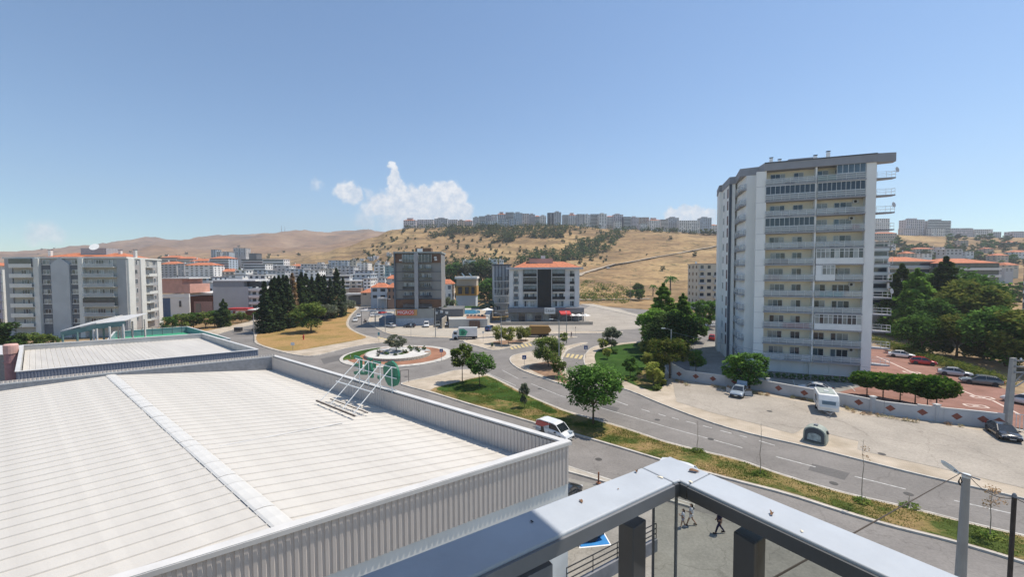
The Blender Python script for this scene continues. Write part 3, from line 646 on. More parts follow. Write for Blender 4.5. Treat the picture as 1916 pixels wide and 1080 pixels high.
# dark shop-front band below the white band on the near wall
b = MB(); dirx, nrm = ux, Vector((ux.y, -ux.x, 0)); nrm = nrm if nrm.dot(ctr) < 0 else -nrm
wn = nrm
band = [hp(1.6, 0) - Vector((0, 0, 0)), hp(LN, 0)]
MB().prism([band[0] + wn * .004, band[1] + wn * .004, band[1] + wn * .06, band[0] + wn * .06], 3.0, 5.25).build('dark_glazed_band', DKGAP, HALL)
# cladding panels: trapezoidal profile, one metre each, sharing one mesh
def clad_mesh(w, h, ribs, depth=.045):
    b = MB(); p = w / ribs; prof = []
    for k in range(ribs): prof += [(k * p, 0), (k * p + p * .30, 0), (k * p + p * .42, depth), (k * p + p * .88, depth)]
    prof.append((w, 0)); prof = [(x, y) for x, y in prof]
    vs = [(x, -y, 0) for x, y in prof] + [(x, -y, h) for x, y in prof] ; n = len(prof)
    b.add(vs, [(i, i + 1, n + i + 1, n + i) for i in range(n - 1)]); return b.mesh('cladding_panel', CLAD)
HC1 = 2.45
cm1 = clad_mesh(1.12, HC1 - .14, 4)
def clad_run(p, d, length, out, z0, me, w=1.12, parent=None, name='cladding_panel', off=.03):
    k = 0; rz = math.atan2(d.y, d.x); nn = Vector((math.sin(rz), -math.cos(rz), 0)); flip = nn.dot(out) < 0
    while (k + 1) * w <= length + .6:
        s = min(1, (length - k * w) / w)
        q = p + d * (k * w) + out * off
        if flip:
            q = p + d * (k * w + w * s) + out * off
            inst(name, me, parent, (q.x, q.y, z0), rz + math.pi, (s, 1, 1))
        else: inst(name, me, parent, (q.x, q.y, z0), rz, (s, 1, 1))
        k += 1
zc0 = H - HC1
sn = Vector((uy.y, -uy.x, 0)); sn = sn if sn.dot(ctr) < 0 else -sn          # outward normal of street wall
wallseg(hp(0, 0), hp(LN, 0), zc0, H - .12, .18, GREYM, 'parapet_core', HALL, ctr)
wallseg(hp(0, .19), hp(0, LS), zc0, H - .12, .18, GREYM, 'parapet_core', HALL, ctr)
wallseg(hp(.19, LS - .19), hp(LN, LS - .19), zc0, H - .12, .18, GREYM, 'parapet_core', HALL, ctr)
clad_run(hp(0, 0), ux, LN, wn, zc0 - .1, cm1, parent=HALL)
clad_run(hp(0, 0), uy, LS, sn, zc0 - .1, cm1, parent=HALL)
clad_run(hp(0.2, 0) - sn * .22, uy, LS, -sn, H - 2.1, clad_mesh(1.12, 2.0, 4), parent=HALL)
clad_run(hp(0, LS) + wn * .22, ux, LN, wn, H - 2.1, cm1, parent=HALL)
# coping
def coping(p, q, w=.42, h=.12, z=H, parent=HALL, m=CAPW, name='coping'):
    d = (q - p).normalized(); n = Vector((-d.y, d.x, 0)) * w / 2
    o = MB().prism([p - n, q - n, q + n, p + n], z - h, z).build(name, m, parent); mod = o.modifiers.new('bevel', 'BEVEL'); mod.width = .02; mod.segments = 2
c1 = -wn * .09; c2 = -sn * .09
coping(hp(-.14, 0) + c1, hp(LN, 0) + c1); coping(hp(0, .3) + c2, hp(0, LS + .1) + c2, z=H - .003); coping(hp(.3, LS) - wn * -.0 + wn * .09, hp(LN, LS) + wn * .09, z=H - .006)
MB().prism([hp(-.14, 0) + wn * .14, hp(LN, 0) + wn * .14, hp(LN, 0) + wn * .17, hp(-.14, 0) + wn * .17], H - .22, H - .03).build('gutter_edge', CAPW, HALL)
# the roof itself: ridge parallel to the street wall
r1 = GP(525, 978, 8.75); r0 = GP(240, 697, 8.75)
rr = r1 - A; rr.z = 0
m2 = Matrix(((ux.x, uy.x), (ux.y, uy.y))).inverted(); ra = (m2 @ Vector((rr.x, rr.y))).x
zr, ze = 8.72, 7.35
def roof_panel_mesh(length, drop, w, side):
    b = MB(); prof = [(0, 0), (w * .32, 0), (w * .335, .008), (w * .365, .008), (w * .38, 0), (w * .62, 0), (w * .635, .008), (w * .665, .008), (w * .68, 0), (w * .91, 0), (w * .935, .05), (w * .975, .05)]
    prof.append((w, 0))
    vs = [hp(0, y, z) for y, z in prof] + [hp(-side * length, y, z - drop) for y, z in prof]; n = len(prof)
    fs = [(i, i + 1, n + i + 1, n + i) for i in range(n - 1)]
    if side > 0: fs = [f[::-1] for f in fs]
    b.add(vs, fs); return b.mesh('roof_panel', ROOFW)
mp_ = [n_ for n_ in ROOFW.node_tree.nodes if n_.type == 'MAPPING'][0]; mp_.inputs['Rotation'].default_value = (0, 0, -math.atan2(ux.y, ux.x)); mp_.inputs['Scale'].default_value = (.16, 1.5, 1); mp_.vector_type = 'TEXTURE'; mp_.inputs['Scale'].default_value = (5.0, .6, 1)
W = 1.0; nP = int((LS - .5) / W) + 1
mr = roof_panel_mesh(ra - .45, zr - ze, W, 1); ml = roof_panel_mesh(LN - ra, (zr - ze) * 1.2, W, -1)
q = random.Random(3)
for k in range(nP):
    c = .25 + k * (LS - .5) / nP; s = (LS - .5) / nP / W
    for me in (mr, ml):
        o = inst('roof_panel', me, HALL, hp(ra, c, zr + q.uniform(-.012, .012))); 
        o.matrix_basis = Matrix.Translation(hp(ra, c, zr + q.uniform(-.01, .01)))
# ridge flashing made of overlapping bent caps
RIDGE = mat('ridge_flashing', (.62, .60, .56), .45, .05, 1, bump=.3, bscale=4)
b = MB(); b.add([hp(-.40, 0, -.03), hp(-.3, 0, .02), hp(0, 0, .05), hp(.3, 0, .02), hp(.40, 0, -.03), hp(-.40, 1.2, -.035), hp(-.3, 1.2, .013), hp(0, 1.2, .043), hp(.3, 1.2, .013), hp(.40, 1.2, -.035)],
             [(0, 1, 6, 5), (1, 2, 7, 6), (2, 3, 8, 7), (3, 4, 9, 8)]); mrf = b.mesh('ridge_cap', RIDGE)
for k in range(int(LS / 1.15)):
    o = inst('ridge_cap', mrf, HALL, hp(ra, .3 + k * 1.15, zr + .05 + q.uniform(-.008, .012)))
MB().prism([hp(ra - 1.0, .3), hp(.6, .3), hp(.6, .45), hp(ra - 1.0, .45)], 7.3, 7.32).build('edge_flashing', CAPW, HALL)
b = MB(); a0 = GP(412, 835, 8.62); a1 = GP(640, 792, 7.9)
b.bar(a0 - A * 1 + Vector((0, 0, A.z)), a1 - A + Vector((0, 0, A.z)), .12, .03); b.build('repair_strip', CAPW, HALL)

# ------------------------------------------------------------------ roof sign seen from behind
SG = mat('sign_green', (.02, .17, .10), .45, .1, 3); SGR = mat('sign_green_light', (.08, .38, .22), .4, .1, 3); PIPE = mat('white_pipe', (.78, .78, .76), .4, .05, 3); RUST = mat('rusty_iron', (.10, .08, .07), .8, .3, 6)
base = A + (B_ - A) * 0
def on_street(px, py, z, off=0.0):
    # point on the vertical plane of the street wall (offset inward) seen at this pixel column, at the given height
    d = ray(px, py); n = Vector((uy.y, -uy.x)); p0 = Vector((A.x, A.y)) - Vector((sn.x, sn.y)) * off; t = n.dot(p0) / n.dot(Vector((d.x, d.y)))
    return Vector((d.x * t, d.y * t, HC + d.z * t if z is None else z))
sp = [on_street(x, y, None, .35) for x, y in [(672, 672), (689.5, 676), (711, 682), (733, 687)]]
SIGN = thing('roof_sign', 'green shop letters on a white pipe frame, seen from behind at the roof edge', 'sign', (sp[0].x, sp[0].y, 7.4))
so = Vector(SIGN.location)
zt = sum(p.z for p in sp) / 4
ds = (sp[3] - sp[0]); ds.z = 0; ds.normalize()
for k, p in enumerate(sp):
    t0 = Vector((p.x, p.y, zt)) - so; f0 = Vector((p.x, p.y, 7.4)) - so
    MB().tube([f0, t0], .045, 8).build('upright', PIPE, SIGN)
    inward = -Vector((ux.x * -1, ux.y * -1, 0))
    foot = GP([598, 617, 640, 661][k], [752, 759, 767, 775][k], 7.95) - so
    MB().tube([t0, foot], .04, 8).build('stay', PIPE, SIGN)
for z in (zt - .02, zt - .9, zt - 1.9):
    MB().tube([Vector((sp[0].x, sp[0].y, z)) - ds * .6 - so, Vector((sp[3].x, sp[3].y, z)) + ds * .6 - so], .04, 8).build('cross_rail', PIPE, SIGN)
f = [GP(x, y, 8.0) - so for x, y in [(592, 750), (664, 779)]]; MB().bar(f[0], f[1], .12, .1).build('foot_beam', RUST, SIGN)
f = [GP(x, y, 7.85) - so for x, y in [(618, 747), (688, 773)]]; MB().bar(f[0], f[1], .08, .06).build('foot_beam', RUST, SIGN)
s0 = (GP(598, 752, 7.95) - so); s1 = (GP(661, 775, 7.95) - so)
m0 = (Vector((sp[0].x, sp[0].y, zt)) - so).lerp(s0, .55); m1 = (Vector((sp[3].x, sp[3].y, zt)) - so).lerp(s1, .55)
MB().tube([m0 - (m1 - m0) * .06, m1 + (m1 - m0) * .06], .05, 8).build('tie_beam', PIPE, SIGN)
# letters stand on the street side of the frame; drawn in the sign plane (s along ds, z up)
def letter(name, polys, m):
    b = MB()
    for poly in polys:
        vs = []; n = len(poly)
        for off in (.12, .30):
            for (s, z) in poly: vs.append(Vector((sp[0].x, sp[0].y, z)) + ds * s + sn * off - so)
        b.add(vs, [tuple(range(n)), tuple(range(n, 2 * n))[::-1]] + [(i, n + i, n + (i + 1) % n, (i + 1) % n) for i in range(n)])
    b.build(name, m, SIGN)
def sz(px, py):
    d = ray(px, py); n = Vector((uy.y, -uy.x)); p0 = Vector((A.x, A.y)) - Vector((sn.x, sn.y)) * .15; t = n.dot(p0) / n.dot(Vector((d.x, d.y)))
    P = Vector((d.x * t, d.y * t, HC + d.z * t)); return ((P - sp[0]).x * ds.x + (P - sp[0]).y * ds.y, P.z)
def zm(x, y): return sz(590 + x / 7.715, 650 + y / 7.715)
letter('letter', [[zm(565, 120), zm(640, 145), zm(640, 175), zm(565, 160)], [zm(632, 150), zm(668, 158), zm(668, 345), zm(632, 335)], [zm(565, 225), zm(632, 245), zm(632, 285), zm(565, 265)]], SG)
letter('letter', [[zm(565, 350), zm(620, 345), zm(740, 372), zm(740, 400), zm(640, 395), zm(600, 405), zm(565, 380)], [zm(720, 190), zm(758, 200), zm(758, 380), zm(720, 370)],
                  [zm(758, 150), zm(815, 160), zm(815, 190), zm(758, 185)], [zm(790, 190), zm(830, 330), zm(830, 445), zm(800, 440), (zm(775, 330))]], SG)
letter('letter', [[zm(835, 200), zm(935, 215), zm(935, 245), zm(865, 240), zm(865, 300), zm(835, 300)]], SG)
letter('letter_serif', [[zm(905, 410), zm(940, 425), zm(940, 470), zm(905, 450)]], SG)
c0 = zm(1105, 385); el = []
ed = [zm(1105, 195), zm(1165, 245), zm(1200, 330), zm(1212, 420), zm(1205, 500), zm(1180, 550), zm(1125, 572), zm(1060, 545), zm(1020, 470), zm(995, 380), zm(988, 290), zm(1020, 225)]
letter('letter', [ed], SG)

# ------------------------------------------------------------------ second hall behind it
H2 = 7.2
q0 = GP(30, 697, H2); q1 = GP(483, 655, H2); q2 = GP(380, 625, H2); q3 = GP(40, 647, H2)
HALL2 = thing('second_hall', 'lower hall with a pale roof inside blue-grey parapets, behind the large hall', 'building', (q0.x, q0.y, 0))
CLADB = mat('blue_grey_cladding', (.22, .24, .29), .5, .06, 1); INNER = mat('parapet_inner', (.50, .49, .46), .7, .08, .6, stain=.2)
P = [Vector((p.x - q0.x, p.y - q0.y, 0)) for p in (q0, q1, q2, q3)]; cc = sum(P, Vector()) / 4
for i, (m_, h_) in enumerate([(CLADB, H2), (INNER, H2), (INNER, H2), (INNER, H2)]):
    p, r = P[i], P[(i + 1) % 4]; d = (r - p).normalized()
    wallseg(p + d * (.0 if i % 2 == 0 else .26), r - d * (.0 if i % 2 == 0 else .26), 0, h_, .25, m_, 'wall', HALL2, cc)
    coping(p + (cc - p).normalized() * .12, r + (cc - r).normalized() * .12, .4, .1, H2 + .1 + .003 * i, HALL2)
me = clad_mesh(1.12, 1.9, 4).copy(); me.materials[0] = CLADB
d = (P[1] - P[0]).normalized(); nb = Vector((d.y, -d.x, 0)); nb = nb if nb.dot(cc - P[0]) < 0 else -nb
clad_run(P[0], d, (P[1] - P[0]).length, nb, H2 - 1.92, me, parent=HALL2)
ns = int((P[1] - P[0]).length); k0 = 0
b = MB()
for k in range(40):
    a0, a1 = (k + .02) / 40, (k + .98) / 40
    u0 = [P[0].lerp(P[1], a0 * .97 + .015), P[0].lerp(P[1], a1 * .97 + .015), P[3].lerp(P[2], a1 * .97 + .015), P[3].lerp(P[2], a0 * .97 + .015)]
    bb = MB(); bb.add([Vector((v.x, v.y, z)) for v, z in zip(u0, (5.9, 5.9, 6.4, 6.4))] + [u0[1].lerp(u0[0], .12) + Vector((0, 0, 5.97)), u0[2].lerp(u0[3], .12) + Vector((0, 0, 6.47))],
                      [(0, 4, 5, 3), (4, 1, 2, 5)]); bb.build('roof_panel', ROOFW, HALL2)
# green sports court on the roof terrace and its canopy
COURT = thing('sports_court', 'green roof court inside low blue-grey walls with a white coping', 'court', GP(340, 640, 4))
co = Vector(COURT.location); CG = mat('court_green', (.05, .32, .17), .8, .08, 1); CW = mat('court_wall', (.22, .32, .33), .7, .08, 1)
qs = [GP(200, 645, 4.0) - co, GP(430, 640, 4.0) - co, GP(350, 616, 4.0) - co, GP(215, 626, 4.0) - co]
MB().prism([p for p in qs], -4, -.8).build('court_floor', CG, COURT)
for i in (0, 1, 2, 3):
    p, r = qs[i], qs[(i + 1) % 4]; d = (r - p).normalized(); n = Vector((-d.y, d.x, 0)) * .12
    MB().prism([p - n, r - n, r + n, p + n], -4, .6 + .004 * i).build('wall', CW, COURT)
    n *= 1.5; MB().prism([p - n, r - n, r + n, p + n], .61 + .004 * i, .72 + .004 * i).build('coping', CAPW, COURT)
for k in range(7):
    p = qs[3].lerp(qs[2], .1 + k * .14); MB().bar((p.x + .6, p.y - 1.2, -.8), (p.x + .6, p.y - 1.2, 1.2), .08).build('post', DARKM, COURT)
b = MB(); 
for s in (1.2, .2): b.bar(qs[3].lerp(qs[2], .1) + Vector((.6, -1.2, s)), qs[3].lerp(qs[2], .94) + Vector((.6, -1.2, s)), .05)
b.build('fence_rail', DARKM, COURT)
CAN = thing('roof_canopy', 'open canopy with two sloping white roof sheets on green posts', 'canopy', GP(175, 648, 4)); cn = Vector(CAN.location)
TEAL = mat('teal_frame', (.13, .22, .21), .6, .1, 1)
cf = [AT(113, 622, 74) - cn, AT(180, 607, 76) - cn, AT(234, 601, 77) - cn]; dep = Vector((-3.5, 9, .5))
for i, nm in enumerate(('roof_sheet', 'roof_sheet')):
    p, r = cf[i], cf[i + 1]; b = MB(); off = Vector((0, 0, .15 * (1 - i)))
    b.add([p + off, r + off, r + dep + off, p + dep + off] + [v + Vector((0, 0, .12)) + off for v in (p, r, r + dep, p + dep)], [(0, 3, 2, 1), (4, 5, 6, 7), (0, 1, 5, 4), (1, 2, 6, 5), (2, 3, 7, 6), (3, 0, 4, 7)]); b.build(nm, CAPW, CAN)
    MB().add([p, r, Vector((r.x, r.y, r.z - .9)), Vector((p.x, p.y, p.z - .9))] + [v + Vector((-.05, .15, -.01)) for v in (p, r, Vector((r.x, r.y, r.z - .9)), Vector((p.x, p.y, p.z - .9)))],
             [(0, 1, 2, 3), (7, 6, 5, 4), (0, 4, 5, 1), (2, 6, 7, 3)]).build('side_panel', TEAL, CAN)
for t_ in (.03, .25, .5, .55, .75, .97):
    p = cf[0].lerp(cf[2], t_)
    for dd_ in (0, .9):
        q_ = p + dep * dd_; MB().bar((q_.x, q_.y, -1.5), (q_.x, q_.y, p.z - .5), .22).build('post', TEAL if t_ < .5 else CAPW, CAN)
# low building left edge and the pink chimney stack
LB = thing('low_annex', 'low dark shed with a thin white roof edge at the left frame edge', 'shed', GP(-20, 690, 3.5)); lo_ = Vector(LB.location)
MB().box(-9, 3.2, 0, 8, -3.5, 2.2).build('wall', GREYM, LB); MB().box(-9.3, 3.5, -.3, 8.3, 2.21, 2.36).build('roof', CAPW, LB)
CH = thing('chimney_stack', 'round dusky pink chimney stack beside the second hall', 'chimney', GP(23, 705, 3)); 
PK = mat('pink_render', (.36, .20, .21), .85, .1, 2); PKL = mat('pale_pink_cap', (.62, .38, .33), .85, .1, 2)
MB().lathe([(.75, -3), (.75, 3.6)], 18).build('shaft', PK, CH); MB().lathe([(.82, 3.6), (.82, 4.9), (.7, 5.05), (.02, 5.1)], 18).build('cap', PKL, CH); MB().lathe([(.84, 2.2), (.84, 2.35)], 18).build('band', PK, CH)
# ------------------------------------------------------------------ building kit
GLD = glass_mat('dark_window_glass', (.035, .045, .06), .06); GLM = glass_mat('curtained_glass', (.30, .31, .30), .25, per=.3); GLB = glass_mat('blue_grey_glass', (.10, .14, .17), .08)
FRW = mat('white_window_frame', (.72, .72, .70), .5, .05, 2); CONCR = mat('slab_edge_grey', (.36, .36, .38), .85, .1, .6, stain=.2)
def window_meshes(w, h, panes, fm, key):
    k = ('win', w, h, panes, fm.name)
    if k in MATS: return MATS[k]
    b = MB(); t = .06
    b.box(0, w, -.03, .05, 0, t); b.box(0, w, -.03, .05, h - t, h)
    for i in range(panes + 1): x = (w - t) * i / panes; b.box(x, x + t, -.03, .05, t, h - t)
    fr = b.mesh('window', fm); g = MB().box(t + .002, w / panes - .002, .0, .02, t + .002, h - t - .002).mesh('pane', GLD)
    MATS[k] = (fr, g, w / panes); return MATS[k]
def window(parent, x, z, w, h, panes=2, y=0.0, fm=None, glass=None, rz=0, q=random, full=True):
    fm = fm or FRW; fr, g, pw = window_meshes(w, h, panes, fm, 0)
    o = inst('window', fr, parent, (x, y, z), rz)
    for i in range(panes):
        p = inst('pane', g, o, (i * (pw - .06 / panes), 0, 0)); gm = glass or q.choice([GLD, GLD, GLM, GLM, GLB])
        if gm is not GLD: p.material_slots[0].link = 'OBJECT'; p.material_slots[0].material = gm
    return o
def railing_mesh(w, h, mt, glass=None, bars=8, posts=None):
    b = MB()
    for k in range(3 if not glass else 1): b.bar((0, 0, h - k * h * .33), (w, 0, h - k * h * .33), .05)
    n = posts or max(2, int(w / 1.2))
    for k in range(n + 1): b.bar((w * k / n, 0, 0), (w * k / n, 0, h), .035)
    return b
# ------------------------------------------------------------------ tall white tower block
HT_ = 38.3; fl = 2.86; z1 = 2.62
def topP(px, py, z=HT_): return GP(px, py, z)
pB, pC, pD, pE, pF, pG, pA = topP(1366, 331.7), topP(1384.4, 316.7), topP(1419, 312.8), topP(1433, 305), topP(1638, 287), topP(1667, 288.3), topP(1342.5, 357)
org = Vector((pE.x, pE.y, 0)); fx = (pF - pE); fx.z = 0; WF = fx.length; fx.normalize(); ang = math.atan2(fx.y, fx.x); fy = Vector((-fx.y, fx.x, 0))
TOW = thing('tower_block', 'tall pale thirteen-storey apartment tower with grey parapet and balconies at right', 'apartment tower', org, ang)
def tl(p): v = Vector((p.x - org.x, p.y - org.y, 0)); return Vector((v.dot(fx), v.dot(fy), 0))
TWH = mat('tower_render', (.86, .84, .80), .85, .05, .5, stain=.22, stain_scale=.12, stain_col=(.70, .69, .68), stretch=(1, 1, .3)); TCR = mat('tower_cream_recess', (.80, .72, .57), .9, .05, .6)
TGR = mat('tower_grey_band', (.31, .31, .33), .8, .06, .6); TDK = mat('tower_dark_stripe', (.10, .12, .15), .7)
lA, lB, lC, lD = tl(pA), tl(pB), tl(pC), tl(pD)
BAL = 1.5   # the wall stands behind the balcony fronts by this much
DEP = 17
core = [(.15, BAL), (WF - .95, BAL), (WF - .95, .25), (WF + .35, .25), (WF + .35, DEP), (lA.x, DEP + 2), (lA.x, lA.y), (lB.x, lB.y), (lB.x + 1.0, lB.y - .1), (lB.x + 1.3, lB.y + .9), (lD.x - 2.1, lD.y + .9), (lD.x - 1.9, lD.y - .2), (lD.x + .1, lD.y - .2), (.15, .6)]
MB().prism(core, 0, HT_ - 1.45).build('wall', TWH, TOW)
MB().prism([(.2, BAL - .012), (WF - 1.0, BAL - .012), (WF - 1.0, BAL - .003), (.2, BAL - .003)], z1 + .2, HT_ - 1.5).build('recess_wall', TCR, TOW)
# parapet crown, stepping with the facade
par = [(-.15, -.35), (WF + .1, -.35), (WF + .1, -.1), (WF + 2.9, .4), (WF + 2.9, 1.8), (WF + .5, 2.2), (WF + .5, DEP + .2), (lA.x - .1, DEP + 2.2), (lA.x - .15, lA.y - .1), (lB.x - .1, lB.y - .25), (lB.x + 1, lB.y - .35),
       (lC.x, lC.y - .35), (lD.x, lD.y - .4)]
MB().prism(par, HT_ - 1.45, HT_).build('parapet', TGR, TOW)
MB().prism([(p[0] * 1.0, p[1]) for p in [(-.25, -.45), (WF + .2, -.45), (WF + .2, -.38), (-.25, -.38)]], HT_ - .18, HT_ + .02).build('parapet_edge', TDK, TOW)
MB().box(4.2, 8.5, 4, 9, HT_, HT_ + 1.2).build('stair_head', TGR, TOW)
for x, y, hh in [(1.0, 2.5, 1.3), (2.6, 4, 1.2), (9.6, 2, 1.4), (7.8, 2.4, 1.0)]:
    ch = MB().box(x, x + .5, y, y + .5, HT_, HT_ + hh).build('chimney', TWH, TOW); MB().box(x - .06, x + .56, y - .06, y + .56, HT_ + hh + .15, HT_ + hh + .22).build('cowl', TDK, ch)
# middle fin and right pier
XM = WF * .487
MB().box(XM - .12, XM + .12, .0, BAL - .02, z1, HT_ - 1.46).build('fin', TWH, TOW)
MB().box(WF - 1.15, WF + .1, -.12, .24, 0, HT_ - 1.46).build('pier', TWH, TOW)
MB().box(-1.4, .16, -.05, .58, 0, HT_ - 1.46).build('pier', TWH, TOW)
MB().box(XM - .12, XM + .12, BAL - .35, BAL - .014, 0, z1 - .01).build('fin', TWH, TOW)
xl, xr, yr = .25, WF - 1.2, 0
balL = MB().prism([(.0, -.15), (XM - .14, -.3), (XM - .14, BAL - .02), (.0, BAL - .02)], 0, .24).mesh('balcony', CONCR)
balR = MB().prism([(XM + .14, -.3), (WF - 1.17, -.3), (WF - 1.17, BAL - .02), (XM + .14, BAL - .02)], 0, .24).mesh('balcony', CONCR)
RW = XM - .2; railm = railing_mesh(RW, 1.0, FRW).mesh('railing', FRW)
RW2 = WF - 1.25 - XM - .14; railm2 = railing_mesh(RW2, 1.0, FRW).mesh('railing', FRW)
RG = bpy.data.materials.new('balcony_glass'); RG.use_nodes = True; RG.node_tree.nodes['Principled BSDF'].inputs['Base Color'].default_value = (.55, .58, .6, 1); RG.node_tree.nodes['Principled BSDF'].inputs['Alpha'].default_value = .42; RG.node_tree.nodes['Principled BSDF'].inputs['Roughness'].default_value = .1
infL = MB().box(0, RW, -.015, .015, .08, .95).mesh('glass_panel', RG); infR = MB().box(0, RW2, -.015, .015, .08, .95).mesh('glass_panel', RG)
WHP2 = mat('white_panel', (.80, .80, .78), .5, .04, 1); RED = mat('red_cloth', (.28, .04, .05), .9); FURN = mat('balcony_clutter', (.12, .12, .15), .8, .3, 2)
q = random.Random(11)
closed = {('L', 10): 'dark', ('L', 8): 'dark', ('R', 10): 'dark', ('R', 11): 'half', ('R', 6): 'white', ('R', 5): 'whalf', ('R', 2): 'white'}
sideM = MB().prism([(WF + .4, .3), (WF + 3.0, .55), (WF + 2.8, 1.5), (WF + .4, 2.6)], 0, .22).mesh('side_balcony', CONCR)
sr = MB()
for z in (1.0, .5): sr.bar((WF + .45, .34, z), (WF + 2.95, .6, z), .04); sr.bar((WF + 2.95, .6, z), (WF + 2.75, 1.45, z), .04); sr.bar((WF + 2.75, 1.45, z), (WF + .45, 2.5, z), .04)
for x, y in [(.45, .34), (1.7, .47), (2.95, .6), (2.75, 1.45)]: sr.bar((WF + x, y, 0), (WF + x, y, 1.0), .04)
sideR = sr.mesh('railing', FRW)
cl = [(lB.x + 1.05, lB.y - .1), (lC.x + .1, lC.y - .25), (lD.x - 1.95, lD.y - .3), (lD.x - 1.95, lD.y + .88), (lB.x + 1.25, lB.y + .88)]
cornM = MB().prism(cl, 0, .24).mesh('corner_balcony', CONCR); cr = MB()
for z in (1.0, .66, .33):
    for a, c in ((0, 1), (1, 2)): cr.bar((*cl[a], z), (*cl[c], z), .045)
for a in (0, 1, 2): cr.bar((*cl[a], 0), (*cl[a], 1.0), .045)
cr.bar(((cl[1][0] + cl[2][0]) / 2, (cl[1][1] + cl[2][1]) / 2, 0), ((cl[1][0] + cl[2][0]) / 2, (cl[1][1] + cl[2][1]) / 2, 1), .04)
cornR = cr.mesh('railing', FRW)
cg = MB()
for a, c in ((0, 1), (1, 2)):
    p, r = Vector((*cl[a], 0)), Vector((*cl[c], 0)); n = Vector((0, .01, 0)); cg.prism([p - n, r - n, r + n, p + n], .08, .94)
cornG = cg.mesh('glass_panel', RG)
ACM = mat('air_unit_white', (.6, .6, .58), .5); ACD = mat('air_unit_fan', (.03, .03, .03), .7)
for k in range(12):
    z = z1 + fl * k
    for side, me, rm, ig, rw, x0 in (('L', balL, railm, infL, RW, .04), ('R', balR, railm2, infR, RW2, XM + .16)):
        o = inst('balcony', me, TOW, (0, 0, z)); r_ = inst('railing', rm, o, (x0, -.24, .24)); st = closed.get((side, k))
        if st not in ('white',): inst('glass_panel', ig, o, (x0, -.2, .24))
        if st in ('dark', 'half'):
            xa = x0 if st == 'dark' else x0 + rw * .40
            fr = MB(); n = 10 if st == 'dark' else 5; ww = x0 + rw - xa
            fr.box(xa, xa + ww, -.18, -.12, 1.28, 1.36); fr.box(xa, xa + ww, -.18, -.12, fl - .09, fl - .002)
            for i in range(n + 1): x = xa + (ww - .06) * i / n; fr.box(x, x + .06, -.18, -.12, .25, fl - .1)
            f_ = fr.build('glazing', FRW, o); 
            g_ = MB().box(0, ww / n - .07, -.16, -.14, .27, fl - .1).mesh('pane', GLD if st == 'dark' else GLB)
            for i in range(n): inst('pane', g_, f_, (xa + (ww - .06) * i / n + .065, 0, 0))
        if st in ('white', 'whalf'):
            ww = rw if st == 'white' else rw * .42
            f_ = MB().box(x0, x0 + ww, -.30, -.22, .16, 1.2).build('white_enclosure', WHP2, o)
            if st == 'whalf': MB().box(x0, x0 + .9, -.29, -.2, 1.21, fl - .02).build('white_enclosure', WHP2, o)
            fr = MB(); xa = x0 if st == 'white' else x0 + .95; w2 = x0 + ww - xa; n = 10 if st == 'white' else 3
            for i in range(n + 1): x = xa + (w2 - .09) * i / n; fr.box(x, x + .09, -.28, -.2, 1.21, fl - .08)
            fr.box(xa, xa + w2, -.28, -.2, fl - .08, fl - .0); fr.box(xa, xa + w2, -.275, -.2, fl - .5, fl - .42)
            fr.build('glazing', FRW, o)
            for i in range(n): MB().box(xa + (w2 - .09) * i / n + .092, xa + (w2 - .09) * (i + 1) / n - .002, -.26, -.24, 1.21, fl - .08).build('pane', q.choice([GLM, GLM, GLM, GLD]), o)
        if st is None:   # what people keep out there
            for _ in range(q.randint(1, 3)):
                x = x0 + q.uniform(.3, rw - 1.2); w_ = q.uniform(.5, 1.2); MB().box(x, x + w_, .3, .8, .25, .25 + q.uniform(.4, .9)).build('furniture', q.choice([FURN, FURN, TDK, ACM, RED if k == 2 else FURN]), o)
    # windows behind
    for x, w_, p_ in [(1.0 if k % 2 else 1.25, 2.3, 3), (4.6, 1.5, 2), (XM + .35, 1.7, 2), (XM + 3.0, 2.7, 3)]:
        if w_ == 2.7: window(TOW, x, z + .26, .8, 2.05, 1, BAL - .08, q=q); window(TOW, x + .86, z + 1.0, 1.7, 1.32, 2, BAL - .08, q=q)
        else: window(TOW, x, z + 1.0, w_, 1.32, p_, BAL - .08, q=q)
    if k % 2 == 0 or k > 8:
        a = MB().box(0, .85, -.3, 0, 0, .6).build('air_unit', ACM, TOW); a.location = (WF - 2.5 - (k % 3) * .25, BAL - .02, z + 2.05); MB().cyl((.35, -.32, .3), (.35, -.3, .3), .22, 14).build('fan_grille', ACD, a)
    o = inst('side_balcony', sideM, TOW, (0, 0, z)); inst('railing', sideR, o, (0, 0, .22))
    o = inst('corner_balcony', cornM, TOW, (0, 0, z)); inst('railing', cornR, o, (0, 0, .24)); inst('glass_panel', cornG, o, (0, 0, .24))
    MB().box(lB.x + 1.5, lB.x + 2.5, lB.y + .8, lB.y + .88, z + .3, z + 2.3).build('balcony_door', q.choice([GLD, GLM]), TOW)
    # left flank windows with dark red-brown shutters
    dA = (lB - lA); LFl = dA.length; dA.normalize(); rz = math.atan2(dA.y, dA.x)
    for s_, w_, cm_ in [(.10, .9, 0), (.40, 1.5, 1), (.60, 1.5, 1), (.88, 1.0, 0)]:
        p = lA + dA * (s_ * LFl - w_ / 2)
        if cm_: window(TOW, p.x - .03, z + .7, w_, 1.5, 2, p.y, rz=rz, q=q)
        else:
            o = MB().box(0, w_, -.06, .04, 0, 1.9).build('shutter', mat('brown_shutter', (.13, .05, .05), .7), TOW); o.location = (p.x, p.y, z + (.2 if k % 2 else .5)); o.rotation_euler.z = rz
